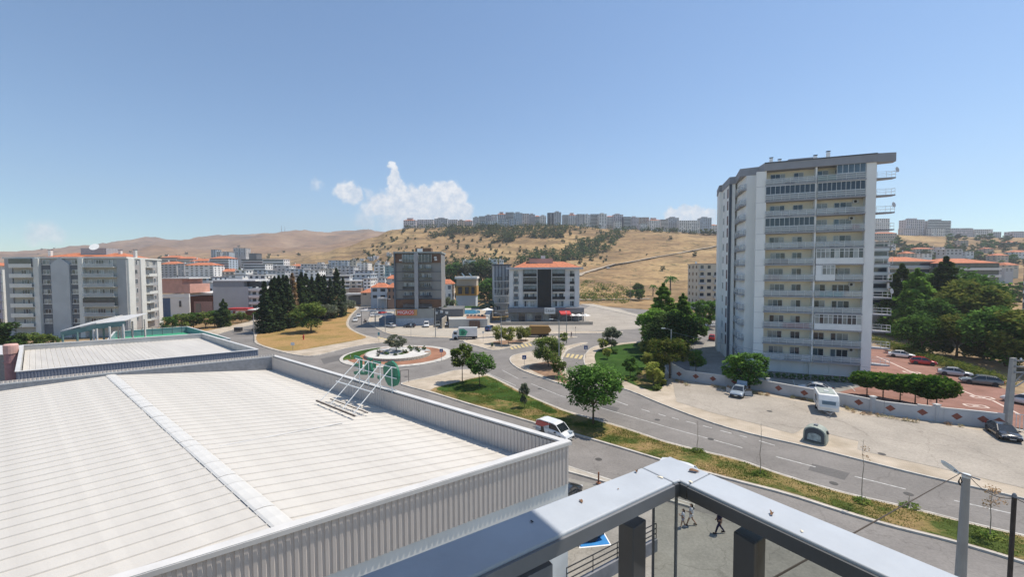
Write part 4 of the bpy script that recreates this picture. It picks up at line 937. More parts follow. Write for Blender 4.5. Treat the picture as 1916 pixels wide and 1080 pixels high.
for side, k, cl_, f0, f1, z0_ in [('R', 11, (.05, .22, .17), .0, .38, .3), ('R', 4, (.10, .38, .42), .1, .62, .3), ('L', 2, (.30, .03, .05), .42, .95, .3), ('R', 4, (.62, .58, .48), .66, .98, .28), ('L', 0, (.72, .73, .74), .02, .46, .25), ('L', 0, (.74, .74, .72), .8, .98, .2), ('L', 6, (.08, .07, .09), .1, .5, .3),
                                  ('L', 5, (.35, .25, .25), .1, .35, .3), ('R', 9, (.16, .17, .2), .68, .95, .3), ('L', 9, (.5, .52, .56), .3, .5, .35), ('R', 8, (.25, .05, .06), .75, .9, .4), ('L', 3, (.4, .42, .5), .05, .3, .3)]:
    x0, rw = (.04, RW) if side == 'L' else (XM + .16, RW2); MB().box(x0 + rw * f0, x0 + rw * f1, -.20, -.17, z0_, 1.12).build('railing_cloth', mat('railing_cloth_%d' % int(cl_[0] * 100 + cl_[1] * 1000), cl_, .9, .2, 2), TOW).location.z = z1 + fl * k
for k in range(13):
    b = MB().box(-1.42, .17, -.062, -.05, 0, .04).build('joint_groove', TGR, TOW); b.location.z = z1 + fl * k - .02
o = MB().box(0, .5, 0, .28, 0, HT_ - .5).build('corner_stripe', TDK, TOW); o.location = (lB.x - .1, lB.y - .12, 0)
for x in (3.2, 6.9, 10.6): MB().box(x, x + .12, BAL - .1, BAL - .012, 0, z1 - .02).build('pilaster', TWH, TOW)
DISH = mat('dish_grey', (.35, .35, .37), .5)
for k, x, y in [(9, 2.6, .2), (11, 2.9, .2), (4, 2.7, .2)]:
    d_ = MB().lathe([(.02, 0), (.3, .05), (.45, .14)], 18).build('satellite_dish', DISH, TOW); d_.location = (WF + x, y, z1 + fl * k + 1.3); d_.rotation_euler = (R(80), 0, R(40))
    MB().tube([(WF + x, y, z1 + fl * k + .9), (WF + x, y, z1 + fl * k + 1.3)], .03, 6).build('dish_mast', DISH, TOW)

# ------------------------------------------------------------------ apartment block on the left
HL = 23.6
def base_p(px, top): return GP(px, top, HL)
a0, a1, a2 = base_p(9, 481), base_p(237, 480.5), base_p(299, 485)
org = Vector((a0.x, a0.y, 0)); gx = a1 - a0; gx.z = 0; WL = gx.length; gx.normalize(); ang = math.atan2(gx.y, gx.x); gy = Vector((-gx.y, gx.x, 0))
APT = thing('apartment_block', 'grey and white eight-storey apartment block with red tiled roof at far left', 'apartment block', org, ang)
v = Vector((a2.x - org.x, a2.y - org.y, 0)); r2 = Vector((v.dot(gx), v.dot(gy), 0)); rd = r2 - Vector((WL, 0, 0)); WR = rd.length; rd.normalize(); rza = math.atan2(rd.y, rd.x)
AG = mat('apt_grey_render', (.39, .40, .405), .88, .06, .4, stain=.15); AL = mat('apt_light_render', (.66, .66, .62), .88, .05, .5); AD = mat('apt_dark_panel', (.14, .15, .165), .85, .1, .6); AC = mat('apt_cream', (.42, .41, .37), .88, .06, .6)
TILE = mat('red_roof_tiles', (.50, .17, .08), .85, .25, 1.2, stain=.3, stain_scale=.4, stain_col=(.32, .12, .07))
MB().prism([(0, 0), (WL, 0), (r2.x, r2.y), (r2.x - 20, r2.y + 8), (2, 20)], 0, HL - .5).build('wall', AG, APT)
MB().prism([(-.4, -.4), (WL + .3, -.5), (r2.x + .5, r2.y + .2), (r2.x - 20, r2.y + 8.6), (1.6, 20.5)], HL - .5, HL - .02).build('cornice', AL, APT)
b = MB(); rp = [(7, 2.5), (WL - .6, 1.2), (r2.x - .6, r2.y - 1), (r2.x - 19.5, r2.y + 8.2), (1.8, 20)]; k1, k2 = (11, 9, HL + 1.5), (WL - 9, 10, HL + 1.5)
b.add([(*p, HL - .1) for p in rp] + [k1, k2], [(0, 1, 6, 5), (1, 2, 6), (2, 3, 6), (3, 4, 5, 6), (4, 0, 5)]); b.build('roof', TILE, APT)
for x, y in [(6, 6), (WL - 3, 6), (WL - 9, 8)]:
    c_o = MB().box(x, x + .7, y, y + .7, HL, HL + 2.3).build('chimney', AL, APT); MB().box(x - .1, x + .8, y - .1, y + .8, HL + 2.3, HL + 2.45).build('cowl', TDK, c_o)
MB().box(14.5, 22, 7, 12, HL + .5, HL + 2.9).build('roof_room', mat('grey_sheet', (.34, .36, .38), .6), APT)
dsh = MB().lathe([(.05, 0), (.8, .15), (1.2, .45)], 18).build('satellite_dish', FRW, APT); dsh.location = (20.5, 5, HL + 2.9); dsh.rotation_euler = (R(50), R(20), 0)
fh = 2.86; S = WL / 228.0
def sx(px): return (px - 9) * S
q = random.Random(5)
AX = [('bal', 24, 66), ('win', 76, 96), ('blank', 96, 130), ('win', 130, 149), ('bal2', 158, 218), ]
for kind, p0, p1 in AX:
    x0, x1 = sx(p0), sx(p1)
    if kind == 'win': MB().box(x0, x1, -.05, -.004, 1, HL - 1.8).build('dark_strip', AD, APT)
    if kind == 'blank':
        MB().add([(x0, -.5, 0), (x1, -.5, 0), (x1, -.5, HL - 2.1), ((x0 + x1) / 2, -.5, HL - .2), (x0, -.5, HL - 2.1), (x0, -.003, 0), (x1, -.003, 0), (x1, -.003, HL - 2.1), ((x0 + x1) / 2, -.003, HL - .2), (x0, -.003, HL - 2.1)],
                 [(0, 1, 2, 3, 4), (9, 8, 7, 6, 5), (1, 0, 5, 6), (2, 1, 6, 7), (3, 2, 7, 8), (4, 3, 8, 9), (0, 4, 9, 5)]).build('gabled_bay', mat('apt_bay', (.47, .49, .50), .88, .05, .4, stain=.15), APT)
    if kind.startswith('bal'): MB().box(x0, x1, -.03, -.004, .5, HL - 1.2).build('recess_wall', AC, APT)
for p0, p1 in [(66, 76), (149, 158), (9.5, 23), (219, 236.5)]:
    MB().box(sx(p0), sx(p1), -.9 if p0 in (66, 149) else -.3, -.006, 0, HL - .52).build('pier', AL if p0 in (66, 149) else AG, APT)
for k in range(7):
    z = .6 + fh * (k + 1) - .2
    for p0, p1 in [(24, 66), (158, 218)]:
        x0, x1 = sx(p0) + .05, sx(p1) - .05
        if k < 7:
            o = MB().box(x0, x1, -1.3, -.04, 0, .22).build('balcony', AL, APT); o.location.z = z
            if (p0, k) == (158, 2) or (p0, k) == (24, 6): MB().box(x0, x1, -1.29, -1.2, .23, 2.6).build('glazing', GLD, o); 
            MB().box(x0, x1, -1.36, -1.31, .1, 1.1).build('balcony_front', AL if p0 == 24 else RG, o)
            rl_ = MB(); rl_.bar((x0, -1.34, 1.15), (x1, -1.34, 1.15), .06); rl_.build('railing', FRW, o)
        window(APT, x0 + (x1 - x0) * .35, z + .3, 2.2, 2.0, 3, -.12, q=q)
        if p0 == 158: window(APT, x0 + (x1 - x0) * .12, z + .9, 1.4, 1.4, 2, -.12, q=q); window(APT, x0 + (x1 - x0) * .75, z + .3, 1.2, 2.0, 2, -.12, q=q)
    for p0, p1 in [(77, 95), (131, 148)]:
        window(APT, sx(p0) + .35, z + 1.0, 1.9, 1.3, 2, -.14, q=q); MB().box(sx(p0), sx(p1), -.16, -.055, z + .8, z + .98).build('sill', AL, APT)
# sunlit right-hand face
RF = [(0, .16, 'lt'), (.16, .33, 'dk'), (.33, .47, 'lt'), (.47, .73, 'bal'), (.73, .86, 'dk'), (.86, 1, 'lt')]
for s0_, s1_, kd in RF:
    o = MB().box(s0_ * WR + .01, s1_ * WR - .01, -(.35 if kd == 'lt' else .06), -.004, 0, HL - .52 if kd != 'dk' else HL - 2.4).build('pier' if kd == 'lt' else 'facade_strip', {'lt': AL, 'dk': mat('apt_mid_strip', (.36, .34, .33), .88), 'bal': AC}[kd], APT)
    o.location = (WL, 0, 0); o.rotation_euler.z = rza
for k in range(7):
    z = .6 + fh * (k + 1) - .2
    def rp_(s, off=0): return Vector((WL, 0, 0)) + rd * s * WR + Vector((rd.y, -rd.x, 0)) * off
    for s in (.185, .745):
        p = rp_(s, .12); window(APT, p.x, z + .9, 1.9, 1.4, 2, p.y, rz=rza, q=q)
        p = rp_(s + .01, .1)
    o = MB().box(0, .26 * WR - .1, -1.2, -.07, 0, .2).build('balcony', AL, APT); p = rp_(.475); o.location = (p.x, p.y, z); o.rotation_euler.z = rza
    MB().box(0, .26 * WR - .1, -1.26, -1.21, .1, 1.0).build('balcony_front', AL if k % 2 else RG, o)
    p = rp_(.53, .1); window(APT, p.x, z + .3, 2.0, 2.0, 2, p.y, rz=rza, q=q)
# sliver of the neighbouring block at the frame edge
NB = thing('apartment_block', 'cream and lilac apartment block cut off by the left edge of the photo', 'apartment block', AT(-60, 640, 150) * 1.0); NB.location.z = 0
bx0 = -8; MB().box(-8, (12 + 60) / F * 150, 0, 12, 0, 21.5).build('wall', AL, NB); MB().box((-2 + 60) / F * 150, (8 + 60) / F * 150, -.1, -.004, 0, 21).build('lilac_strip', mat('lilac', (.36, .35, .45), .8), NB)
b = MB(); b.add([(-8.5, -.5, 21.5), (14.3, -.5, 21.5), (14.3, 12.5, 21.5), (-8.5, 12.5, 21.5), (3, 6, 23)], [(0, 1, 4), (1, 2, 4), (2, 3, 4), (3, 0, 4)]); b.build('roof', TILE, NB)
for k in range(6):
    window(NB, 11.2, 1.5 + k * 3.2, 1.5, 1.4, 2, -.2, q=q)
    MB().box(13.0, 13.7, -.25, -.002, 2.5 + k * 3.2, 2.7 + k * 3.2).build('slab_edge', CONCR, NB)
# ------------------------------------------------------------------ distant and middle buildings
PAL = {'white': (.76, .75, .72), 'grey': (.47, .48, .49), 'blue': (.42, .48, .54), 'cream': (.58, .53, .43), 'dark': (.13, .14, .16), 'pink': (.55, .36, .31), 'beige': (.48, .42, .35), 'teal': (.25, .36, .36), 'lav': (.62, .57, .58), 'brown': (.24, .16, .12)}
def wm(c): return mat('facade_' + c, PAL[c], .88, .06, .3, stain=.2, stain_scale=.15, stain_col=tuple(v * .75 for v in PAL[c]))
METR = mat('white_metal_roof', (.74, .73, .70), .55, .05, .5); GREYR = mat('grey_flat_roof', (.34, .33, .32), .9, .15, .4)
ROOFS = {'tile': TILE, 'metal': METR, 'flat': GREYR, 'dark': mat('dark_roof', (.10, .10, .11), .8)}
def far_building(lab, px0, px1, pyt, pyb, Y, col, floors=3, style='win', roof='flat', depth=12, rot=0.0, cat='building', group=None, name='apartment_building', hat=0, seed=0, base=None, band=None):
    p0, p1 = AT(px0, pyb, Y), AT(px1, pyb, Y); w = p1.x - p0.x; zt = AT((px0 + px1) / 2, pyt, Y).z
    gz = min(ter(p0.x, Y), ter(p1.x, Y), ter(p0.x, Y + depth), ter(p1.x, Y + depth)); zb = min(p0.z, gz) - .3
    t = thing(name, lab, cat, (p0.x, Y, zb), rot, group); h = zt - zb; hb = zt - max(p0.z, gz)
    q = random.Random(seed + int(px0 * 7 + pyt)); rh = min(2.2, h * .2) if roof == 'tile' else .35; hw = h - rh
    b = MB(); b.box(0, w, 0, depth, 0, hw); b.build('wall', wm(col), t)
    if roof == 'tile':
        b = MB(); o = .5; b.add([(-o, -o, hw), (w + o, -o, hw), (w + o, depth + o, hw), (-o, depth + o, hw), (min(w * .3, depth / 2), depth / 2, h), (w - min(w * .3, depth / 2), depth / 2, h)],
                                [(0, 1, 5, 4), (1, 2, 5), (2, 3, 4, 5), (3, 0, 4), (3, 2, 1, 0)]); b.build('roof', TILE, t)
    else: MB().box(-.35, w + .35, -.35, depth + .35, hw, hw + .3).build('roof', ROOFS[roof], t)
    fh = hb / (floors + .15); z0 = hw - floors * fh + .1
    gl = MB(); bd = MB(); fr = MB(); nW = max(2, int(w / 3.2))
    for k in range(floors):
        z = z0 + k * fh
        if style in ('band', 'glass'):
            gl.box(.4, w - .4, -.06, -.003, z + fh * .35, z + fh * .85); bd.box(-.15, w + .15, -.9 if style == 'band' else -.15, -.07, z - .1, z + fh * .28)
        else:
            for i in range(nW):
                x = (i + .5) * w / nW; ww = w / nW * q.uniform(.38, .6)
                if q.random() < .06: continue
                gl.box(x - ww / 2, x + ww / 2, -.06, -.003, z + fh * .32, z + fh * .78)
                if style == 'bal' and i % 2 == (seed % 2): bd.box(x - ww * .8, x + ww * .8, -1.1, -.07, z - .05, z + fh * .3)
        for i in range(max(1, int(depth / 4))):
            y = (i + .5) * depth / max(1, int(depth / 4)); gl.box(-.05, -.003, y - .7, y + .7, z + fh * .32, z + fh * .78); gl.box(w + .003, w + .05, y - .7, y + .7, z + fh * .32, z + fh * .78)
    gl.build('windows', GLD if style != 'win' or q.random() < .6 else GLB, t, kind='stuff')
    if bd.f: bd.build('balconies', wm(band or 'white'), t, kind='stuff')
    if hat:
        MB().box(w * .25, w * .7, depth * .3, depth * .7, h - .05, h + hat).build('roof_room', wm(col), t); MB().box(w * .22, w * .73, depth * .27, depth * .73, h + hat, h + hat + .2).build('roof_room_slab', ROOFS[roof] if roof != 'tile' else TILE, t)
    if q.random() < .6:
        b = MB().box(w * .12, w * .12 + .6, depth * .5, depth * .5 + .6, h - .3, h + 1.1).build('chimney', wm('white'), t)
    return t
# ridge skyline
RG_ = [(755, 778, 410, 423, 'lav', 5), (781, 811, 411, 424, 'lav', 5), (813, 837, 409, 425, 'grey', 6), (838, 856, 411, 425, 'lav', 5), (856, 868, 412.5, 425, 'beige', 4), (868, 884, 411, 425, 'lav', 5),
       (885, 896, 407, 424, 'grey', 7), (896, 908, 404.5, 424, 'blue', 8), (908, 919, 403, 424, 'grey', 8), (919, 930, 401.5, 424, 'lav', 9), (931, 946, 398.5, 423, 'grey', 10), (946, 961, 397, 423, 'grey', 10),
       (961, 977, 398.5, 423, 'blue', 10), (977, 990, 399.5, 423, 'lav', 9), (990, 1001, 401, 422, 'grey', 9), (1001, 1010, 402.5, 421, 'grey', 8), (1011, 1022, 404, 421, 'white', 7), (1025, 1037, 398, 421, 'dark', 11),
       (1037, 1050, 397, 422, 'grey', 11), (1053, 1064, 402, 422, 'blue', 9), (1064, 1078, 400, 423, 'white', 10), (1080, 1094, 400.5, 423, 'grey', 10), (1095, 1104, 402, 424, 'white', 9), (1105, 1120, 400.5, 424, 'blue', 10),
       (1121, 1135, 400.5, 425, 'white', 10), (1136, 1147, 403, 426, 'grey', 9), (1148, 1166, 401.5, 428, 'lav', 9), (1167, 1180, 405.5, 430, 'dark', 9), (1181, 1195, 406.5, 431, 'lav', 9), (1196, 1214, 406.5, 433, 'beige', 9),
       (1215, 1235, 409.5, 435, 'white', 9), (1236, 1250, 410.5, 437, 'lav', 9), (1251, 1270, 407.5, 439, 'grey', 10), (1271, 1309, 412.5, 442, 'white', 9), (1311, 1331, 407.5, 440, 'blue', 11), (1333, 1342, 419, 440, 'white', 6)]
CN = {'lav': 'pinkish grey', 'grey': 'grey', 'blue': 'bluish', 'white': 'whitish', 'beige': 'beige', 'dark': 'dark grey', 'cream': 'cream', 'teal': 'teal', 'pink': 'pink', 'brown': 'brown'}
for i, (a, c, t_, b_, col, n) in enumerate(RG_):
    Y = 722 + (i % 3) * 9
    far_building(f'{CN[col]} apartment block on the hilltop skyline, {ORD[i]} from the left end', a, c, t_, b_ + 3, Y, col, n, ['win', 'bal', 'win', 'band'][i % 4] if n > 7 else ['win', 'bal'][i % 2], 'flat' if i % 5 else 'tile', 14, group='apartment blocks along the hilltop', seed=i, hat=2.0 if i % 2 == 0 else 0)
for i, (a, c, t_, b_, col) in enumerate([(897, 912, 414, 427, 'blue'), (914, 930, 413, 427, 'white'), (932, 951, 409, 426, 'blue'), (953, 971, 410, 426, 'blue'), (1150, 1163, 414, 430, 'white'), (1199, 1211, 418, 435, 'white')]):
    far_building(f'lower {CN[col]} block standing in front of the hilltop row, {ORD[i]} of six from the left', a, c, t_, b_ + 2, 704, col, 5, 'bal', 'flat', 12, group='lower blocks in front of the hilltop row', seed=i)
RT = [(1637, 1664, 409, 431, 'white', 7, 'win'), (1695, 1729, 411, 444, 'lav', 10, 'bal'), (1735, 1778, 413, 444, 'grey', 10, 'band'), (1779, 1820, 427, 446, 'lav', 5, 'win'), (1822, 1857, 429, 446, 'white', 5, 'bal'), (1858, 1873, 434, 446, 'grey', 4, 'win'), (1896, 1945, 433, 448, 'lav', 4, 'win')]
for i, (a, c, t_, b_, col, n, st) in enumerate(RT):
    far_building(f'{CN[col]} block on the right-hand hilltop beyond the tower, {ORD[i]} from the left', a, c, t_, b_ + 3, 712, col, n, st, 'flat', 14, group='blocks on the right-hand hilltop', seed=i, hat=2.5 if i in (1, 2) else 0)
far_building('low pinkish block attached in front of the pinkish hilltop tower', 1690, 1716, 428, 446, 700, 'lav', 5, 'win', 'flat', 10)
far_building('white block in front of the grey hilltop tower at right', 1743, 1768, 427, 446, 700, 'white', 5, 'bal', 'flat', 10)
# hillside houses on the right
HS = [(1640, 1678, 434, 445, 640, 'beige', 'tile'), (1640, 1660, 452, 465, 520, 'grey', 'flat'), (1662, 1676, 457, 467, 520, 'white', 'flat'), (1684, 1697, 459, 465, 560, 'beige', 'tile'), (1714, 1748, 463, 472, 500, 'cream', 'tile'),
      (1752, 1768, 462, 470, 520, 'lav', 'flat'), (1787, 1796, 458, 466, 560, 'beige', 'tile'), (1770, 1800, 466, 478, 420, 'grey', 'metal'), (1846, 1859, 463, 471, 540, 'beige', 'tile'), (1877, 1908, 451, 463, 600, 'beige', 'tile'),
      (1865, 1887, 474, 484, 430, 'beige', 'tile'), (1884, 1906, 491, 500, 340, 'cream', 'tile'), (1822, 1836, 447, 454, 660, 'cream', 'flat'), (1797, 1812, 450, 458, 610, 'beige', 'flat'), (1696, 1712, 470, 478, 400, 'cream', 'tile'),
      (1880, 1896, 501, 508, 320, 'grey', 'metal'), (1728, 1744, 474, 482, 400, 'white', 'flat'), (1899, 1925, 468, 477, 470, 'white', 'tile'), (1808, 1822, 470, 479, 450, 'white', 'flat')]
for i, (a, c, t_, b_, Y, col, rf) in enumerate(sorted(HS)):
    far_building(f'{ORD[i]} hillside house from the left beyond the tower, {CN[col]} with {"red tiled" if rf == "tile" else ("white metal" if rf == "metal" else "flat grey")} roof', a, c, t_, b_, Y, col, 2, 'win', rf, 10, cat='house', name='hillside_house', group='houses on the hillside right of the tower', seed=i)
# middle distance
far_building('long apartment building with red tiled roof behind the trees right of the tower, left wing', 1662, 1752, 480, 560, 190, 'white', 6, 'band', 'tile', 16, band='grey', rot=.02)
far_building('right wing of the long apartment building, wide pale balconies behind the trees', 1754, 1862, 483, 565, 186, 'dark', 6, 'band', 'tile', 16, rot=-.04)
far_building('grey building with white banded balconies cut off by the right frame edge', 1913, 1990, 496, 600, 150, 'dark', 6, 'band', 'dark', 9, rot=-.86)
far_building('apartment block with dark glazed balconies just left of the tower', 1306, 1345, 493, 572, 205, 'cream', 6, 'bal', 'flat', 14, rot=-.05, band='grey')
far_building('dark glazed block partly hidden right behind the tower', 1600, 1659, 452, 575, 125, 'grey', 8, 'glass', 'flat', 10, band='white')
TW = [(301, 338, 478, 496, 420, 'grey', 4, 'band', 'tile'), (331, 363, 480, 497, 415, 'lav', 4, 'band', 'tile'), (355, 390, 484, 500, 385, 'grey', 4, 'bal', 'tile'), (300, 331, 489, 517, 330, 'grey', 6, 'win', 'tile'),
      (333, 345, 493, 517, 325, 'grey', 6, 'win', 'flat'), (346, 400, 491, 517, 320, 'white', 6, 'win', 'tile'), (393, 429, 479, 510, 362, 'blue', 7, 'band', 'tile'), (395, 404, 467, 482, 610, 'blue', 4, 'win', 'flat'),
      (405, 413, 471, 482, 600, 'grey', 3, 'win', 'flat'), (414, 429, 471, 482, 605, 'blue', 3, 'bal', 'flat'), (437, 460, 464, 480, 640, 'grey', 6, 'bal', 'flat'), (466, 480, 474, 486, 560, 'dark', 2, 'win', 'dark'),
      (452, 491, 485, 503, 430, 'dark', 4, 'band', 'dark'), (492, 531, 485, 503, 425, 'white', 3, 'glass', 'metal'), (456, 497, 494, 509, 385, 'white', 3, 'band', 'metal'), (505, 541, 497, 508, 400, 'grey', 2, 'win', 'metal'),
      (405, 438, 503, 520, 330, 'beige', 2, 'win', 'tile'), (440, 460, 505, 520, 320, 'white', 2, 'win', 'metal'), (466, 500, 505, 522, 330, 'blue', 3, 'bal', 'flat'), (501, 534, 507, 524, 320, 'grey', 3, 'win', 'flat'),
      (345, 400, 518, 548, 235, 'blue', 3, 'bal', 'dark'), (420, 454, 514, 530, 265, 'white', 2, 'win', 'dark'), (465, 497, 514, 533, 260, 'white', 2, 'bal', 'metal'), (502, 530, 520, 545, 240, 'grey', 3, 'bal', 'flat'),
      (544, 562, 494, 505, 430, 'pink', 2, 'win', 'tile'), (563, 606, 494, 510, 420, 'grey', 3, 'bal', 'metal'), (535, 568, 503, 521, 350, 'blue', 3, 'bal', 'metal'), (570, 597, 505, 524, 330, 'white', 3, 'bal', 'flat'),
      (598, 623, 502, 518, 360, 'cream', 3, 'win', 'metal'), (615, 651, 487, 505, 430, 'blue', 4, 'bal', 'flat'), (653, 667, 487, 506, 435, 'cream', 4, 'win', 'flat'), (668, 689, 491, 508, 410, 'white', 4, 'bal', 'flat'),
      (624, 662, 498, 515, 370, 'grey', 3, 'bal', 'flat'), (664, 698, 506, 517, 350, 'blue', 2, 'win', 'flat'), (700, 719, 495, 518, 320, 'white', 4, 'bal', 'flat'), (720, 740, 497, 517, 310, 'teal', 4, 'win', 'flat'),
      (608, 655, 515, 533, 280, 'white', 2, 'band', 'metal'), (656, 694, 513, 528, 285, 'blue', 2, 'win', 'metal'), (645, 678, 525, 541, 245, 'cream', 2, 'bal', 'metal'), (680, 694, 521, 541, 245, 'white', 3, 'bal', 'flat'),
      (695, 707, 522, 536, 262, 'white', 1, 'win', 'metal'), (708, 721, 519, 534, 262, 'white', 2, 'win', 'flat'), (722, 741, 515, 530, 265, 'grey', 2, 'win', 'tile')]
for i, (a, c, t_, b_, Y, col, n, st, rf) in enumerate(sorted(TW)):
    far_building(f'{CN[col]} town building with {dict(tile="red", metal="white", flat="grey", dark="dark")[rf]} roof, {ORD[i]} from left below the bare hills', a, c, t_, b_, Y, col, n, st, rf, 12, group='town buildings below the bare hills', seed=i, name='town_building')
q = random.Random(77); nx = 0
for i in range(80):   # the small houses packed between them
    a = 330 + i * 5.1; Y = q.uniform(225, 395) if a < 500 else q.uniform(265, 395); w_ = q.uniform(9, 17); g = XY(a, Y); pb = 507 - .004 * (a - 958) + (HC - g.z) * F / Y
    col = q.choice(['white', 'white', 'cream', 'blue', 'grey', 'beige']); rf = q.choice(['flat', 'metal', 'flat', 'metal', 'flat', 'tile']); w_ *= 1.15
    far_building(f'small {CN[col]} house among the packed town roofs, {ORD[i]} counted from the left', a, a + w_, pb - q.uniform(9, 13) * 300 / Y, pb, Y, col, 2, q.choice(['win', 'bal']), rf, 9, cat='house', name='town_house', group='small houses packed in the town', seed=i + 100)
for i in range(84):
    a = 432 + i * 3.6; Y = q.uniform(300, 560); w_ = q.uniform(6, 12) * 400 / Y; g = XY(a, Y); pb = 507 - .004 * (a - 958) + (HC - g.z) * F / Y; col = q.choice(['white', 'white', 'white', 'grey', 'lav', 'cream'])
    far_building(f'tiny {CN[col]} house far up the packed town, {ORD[i]} counted from the left', a, a + w_, pb - q.uniform(8, 13) * 300 / Y, pb, Y, col, 2, 'win', q.choice(['flat', 'metal', 'flat']), 8, cat='house', name='town_house', group='tiny houses far up the town', seed=i + 300)
far_building('salmon pink gable wall building with stepped top, beside the left apartment block', 302, 357, 524, 560, 182, 'pink', 1, 'none', 'flat', 10) if False else None
def block(lab, name, cat, px0, px1, pyt, pyb, Y, parts, rot=0.0, depth=12):
    p0, p1 = AT(px0, pyb, Y), AT(px1, pyb, Y); w = p1.x - p0.x; t = thing(name, lab, cat, (p0.x, Y, 0), rot); h = AT(px0, pyt, Y).z
    for nm, a, c, y0, y1, zt_, zb_, m in parts: MB().box(w * a, w * c, y0 * depth, y1 * depth, h * zb_, h * zt_).build(nm, m, t)
    return t, w, h
PKW = mat('salmon_render', (.60, .33, .26), .9, .08, .5)
t_, w_, h_ = block('salmon pink gable wall above a white shed, beside the left apartment block', 'workshop_building', 'building', 302, 357, 522, 590, 180,
      [('upper_wall', .0, .74, 0, 1, 1.0, .62, PKW), ('upper_wall', .745, 1, 0, 1, .86, .62, PKW), ('white_wall', .0, 1, -.05, -.002, .60, .50, wm('white')), ('white_wall', .35, 1, -.04, -.003, .495, 0, wm('white')), ('blue_panel', 0, .345, -.03, -.003, .495, 0, mat('blue_panel', (.08, .13, .22), .7)),
       ('roof', -.02, 1.02, -.05, 1.02, 1.03, 1.001, METR), ('window', .66, .72, -.06, -.041, .42, .26, GLD)])
t_, w_, h_ = block('plain grey four-storey building with white balconies on its right end', 'office_building', 'building', 400, 496, 527, 590, 185,
      [('wall', 0, .68, 0, 1, .84, 0, wm('grey')), ('attic_wall', 0, .60, 0, 1, 1.0, .845, mat('blue_grey_attic', (.27, .29, .32), .8)), ('wall', .685, 1, .12, 1, .84, 0, wm('white')), ('roof', -.01, .84, -.03, 1.02, 1.045, 1.003, METR), ('attic_opening', .605, .9, .2, 1, .98, .845, GLD)])
for k in range(4):
    MB().box(w_ * .69, w_, -.1, 1.35, h_ * (.12 + .2 * k), h_ * (.19 + .2 * k)).build('balcony', wm('white'), t_)
    for a in (.73, .85): MB().box(w_ * a, w_ * (a + .07), 1.38, 1.43, h_ * (.2 + .2 * k), h_ * (.29 + .2 * k)).build('window', GLD, t_)
t_, w_, h_ = block('brick red shed with pale torn side wall and white roof sheets', 'shed', 'shed', 357, 400, 548, 586, 190,
      [('wall', 0, 1, 0, 1, .84, 0, mat('brick_wall', (.22, .09, .06), .9, .2, 2)), ('side_wall', .2, 1, -.06, -.003, .6, .05, PKL), ('opening', .3, .5, -.09, -.062, .5, .1, wm('beige')), ('roof', -.1, 1.08, -.15, 1.05, 1.0, .9, METR)])
t_, w_, h_ = block('shop with red awnings and a white sign board in the trees left of the road', 'shop', 'shop', 436, 478, 576, 604, 172,
      [('wall', 0, 1, 0, 1, .7, 0, mat('shop_wall', (.30, .12, .09), .9)), ('awning', -.02, .85, -.22, .1, 1.0, .82, mat('red_awning', (.50, .05, .05), .7, .1)), ('sign_board', .35, .75, -.26, -.23, .72, .42, wm('white')), ('canopy', .9, 1.5, -.3, .8, .88, .8, METR), ('awning', -.1, .15, -.3, -.02, .35, .1, MATS['red_awning'])])
t_, w_, h_ = block('dark open shed with a thin white roof at the end of the left road', 'shed', 'shed', 649, 681, 549, 570, 236, [('wall', 0, 1, .2, 1, .72, 0, wm('dark')), ('roof', -.03, 1.06, -.15, 1.02, 1, .88, METR), ('wall_top', 0, .7, .3, 1, 1.4, 1.02, wm('brown'))])
for lab, a, c, t0, b0, Y, cl, rf in [('small house with a bright red hipped roof left of the brown and grey block', 694, 724, 530, 556, 215, 'blue', 'tile'), ('brownish house touching the left side of the brown and grey block', 725, 741, 530, 557, 210, 'brown', 'tile'),
                               ('low hut with a faded red hipped roof near the end of the left road', 675, 704, 541, 556, 228, 'beige', 'tile'), ('white house with a rusty red roof just right of the brown and grey block', 826, 846, 523, 556, 205, 'white', 'tile')]:
    far_building(lab, a, c, t0, b0, Y, cl, 2, 'win', rf, 9, cat='house', name='house')
t_, w_, h_ = block('two-storey villa with white flat roof, ochre upper floor and pale lower wall', 'villa', 'house', 853, 892, 518, 556, 200,
      [('lower_wall', 0, .95, 0, 1, .45, 0, wm('blue')), ('upper_wall', 0, 1, -.02, 1, .72, .455, mat('ochre_wall', (.42, .25, .08), .85)), ('window', .12, .3, -.07, -.024, .7, .5, GLD), ('window', .45, .62, -.07, -.024, .7, .5, GLD), ('window', .75, .9, -.07, -.024, .7, .5, GLD), ('attic_wall', .02, .98, .1, 1, .93, .73, wm('beige')), ('roof', -.03, 1.03, -.1, 1.05, 1, .935, METR)])
for k in range(2): MB().bar((w_ * (.4 + .35 * k), 3, h_), (w_ * (.4 + .35 * k) - 1.5, 4, h_ + 1.6), .9, .08).build('solar_panel', GLB, t_)
for i, (a, c, t0, Y) in enumerate([(866, 888, 487, 330), (913, 930, 485, 335), (934, 942, 486, 330)]):
    far_building(f'{["long", "short", "tiny"][i]} white roofed shed among the trees below the hill', a, c, t0, t0 + 7, Y, 'white', 1, 'win', 'metal', 8, cat='shed', name='shed')
t_, w_, h_ = block('white open carport with parked cars beyond the small car park', 'carport', 'carport', 706, 741, 557, 571, 212, [('roof', 0, 1, 0, .6, 1.0, .88, METR), ('post', 0, .03, 0, .05, .87, 0, METR), ('post', .48, .51, 0, .05, .87, 0, METR), ('post', .97, 1, 0, .05, .87, 0, METR), ('back_wall', 0, 1, .6, .62, .86, 0, wm('dark'))])

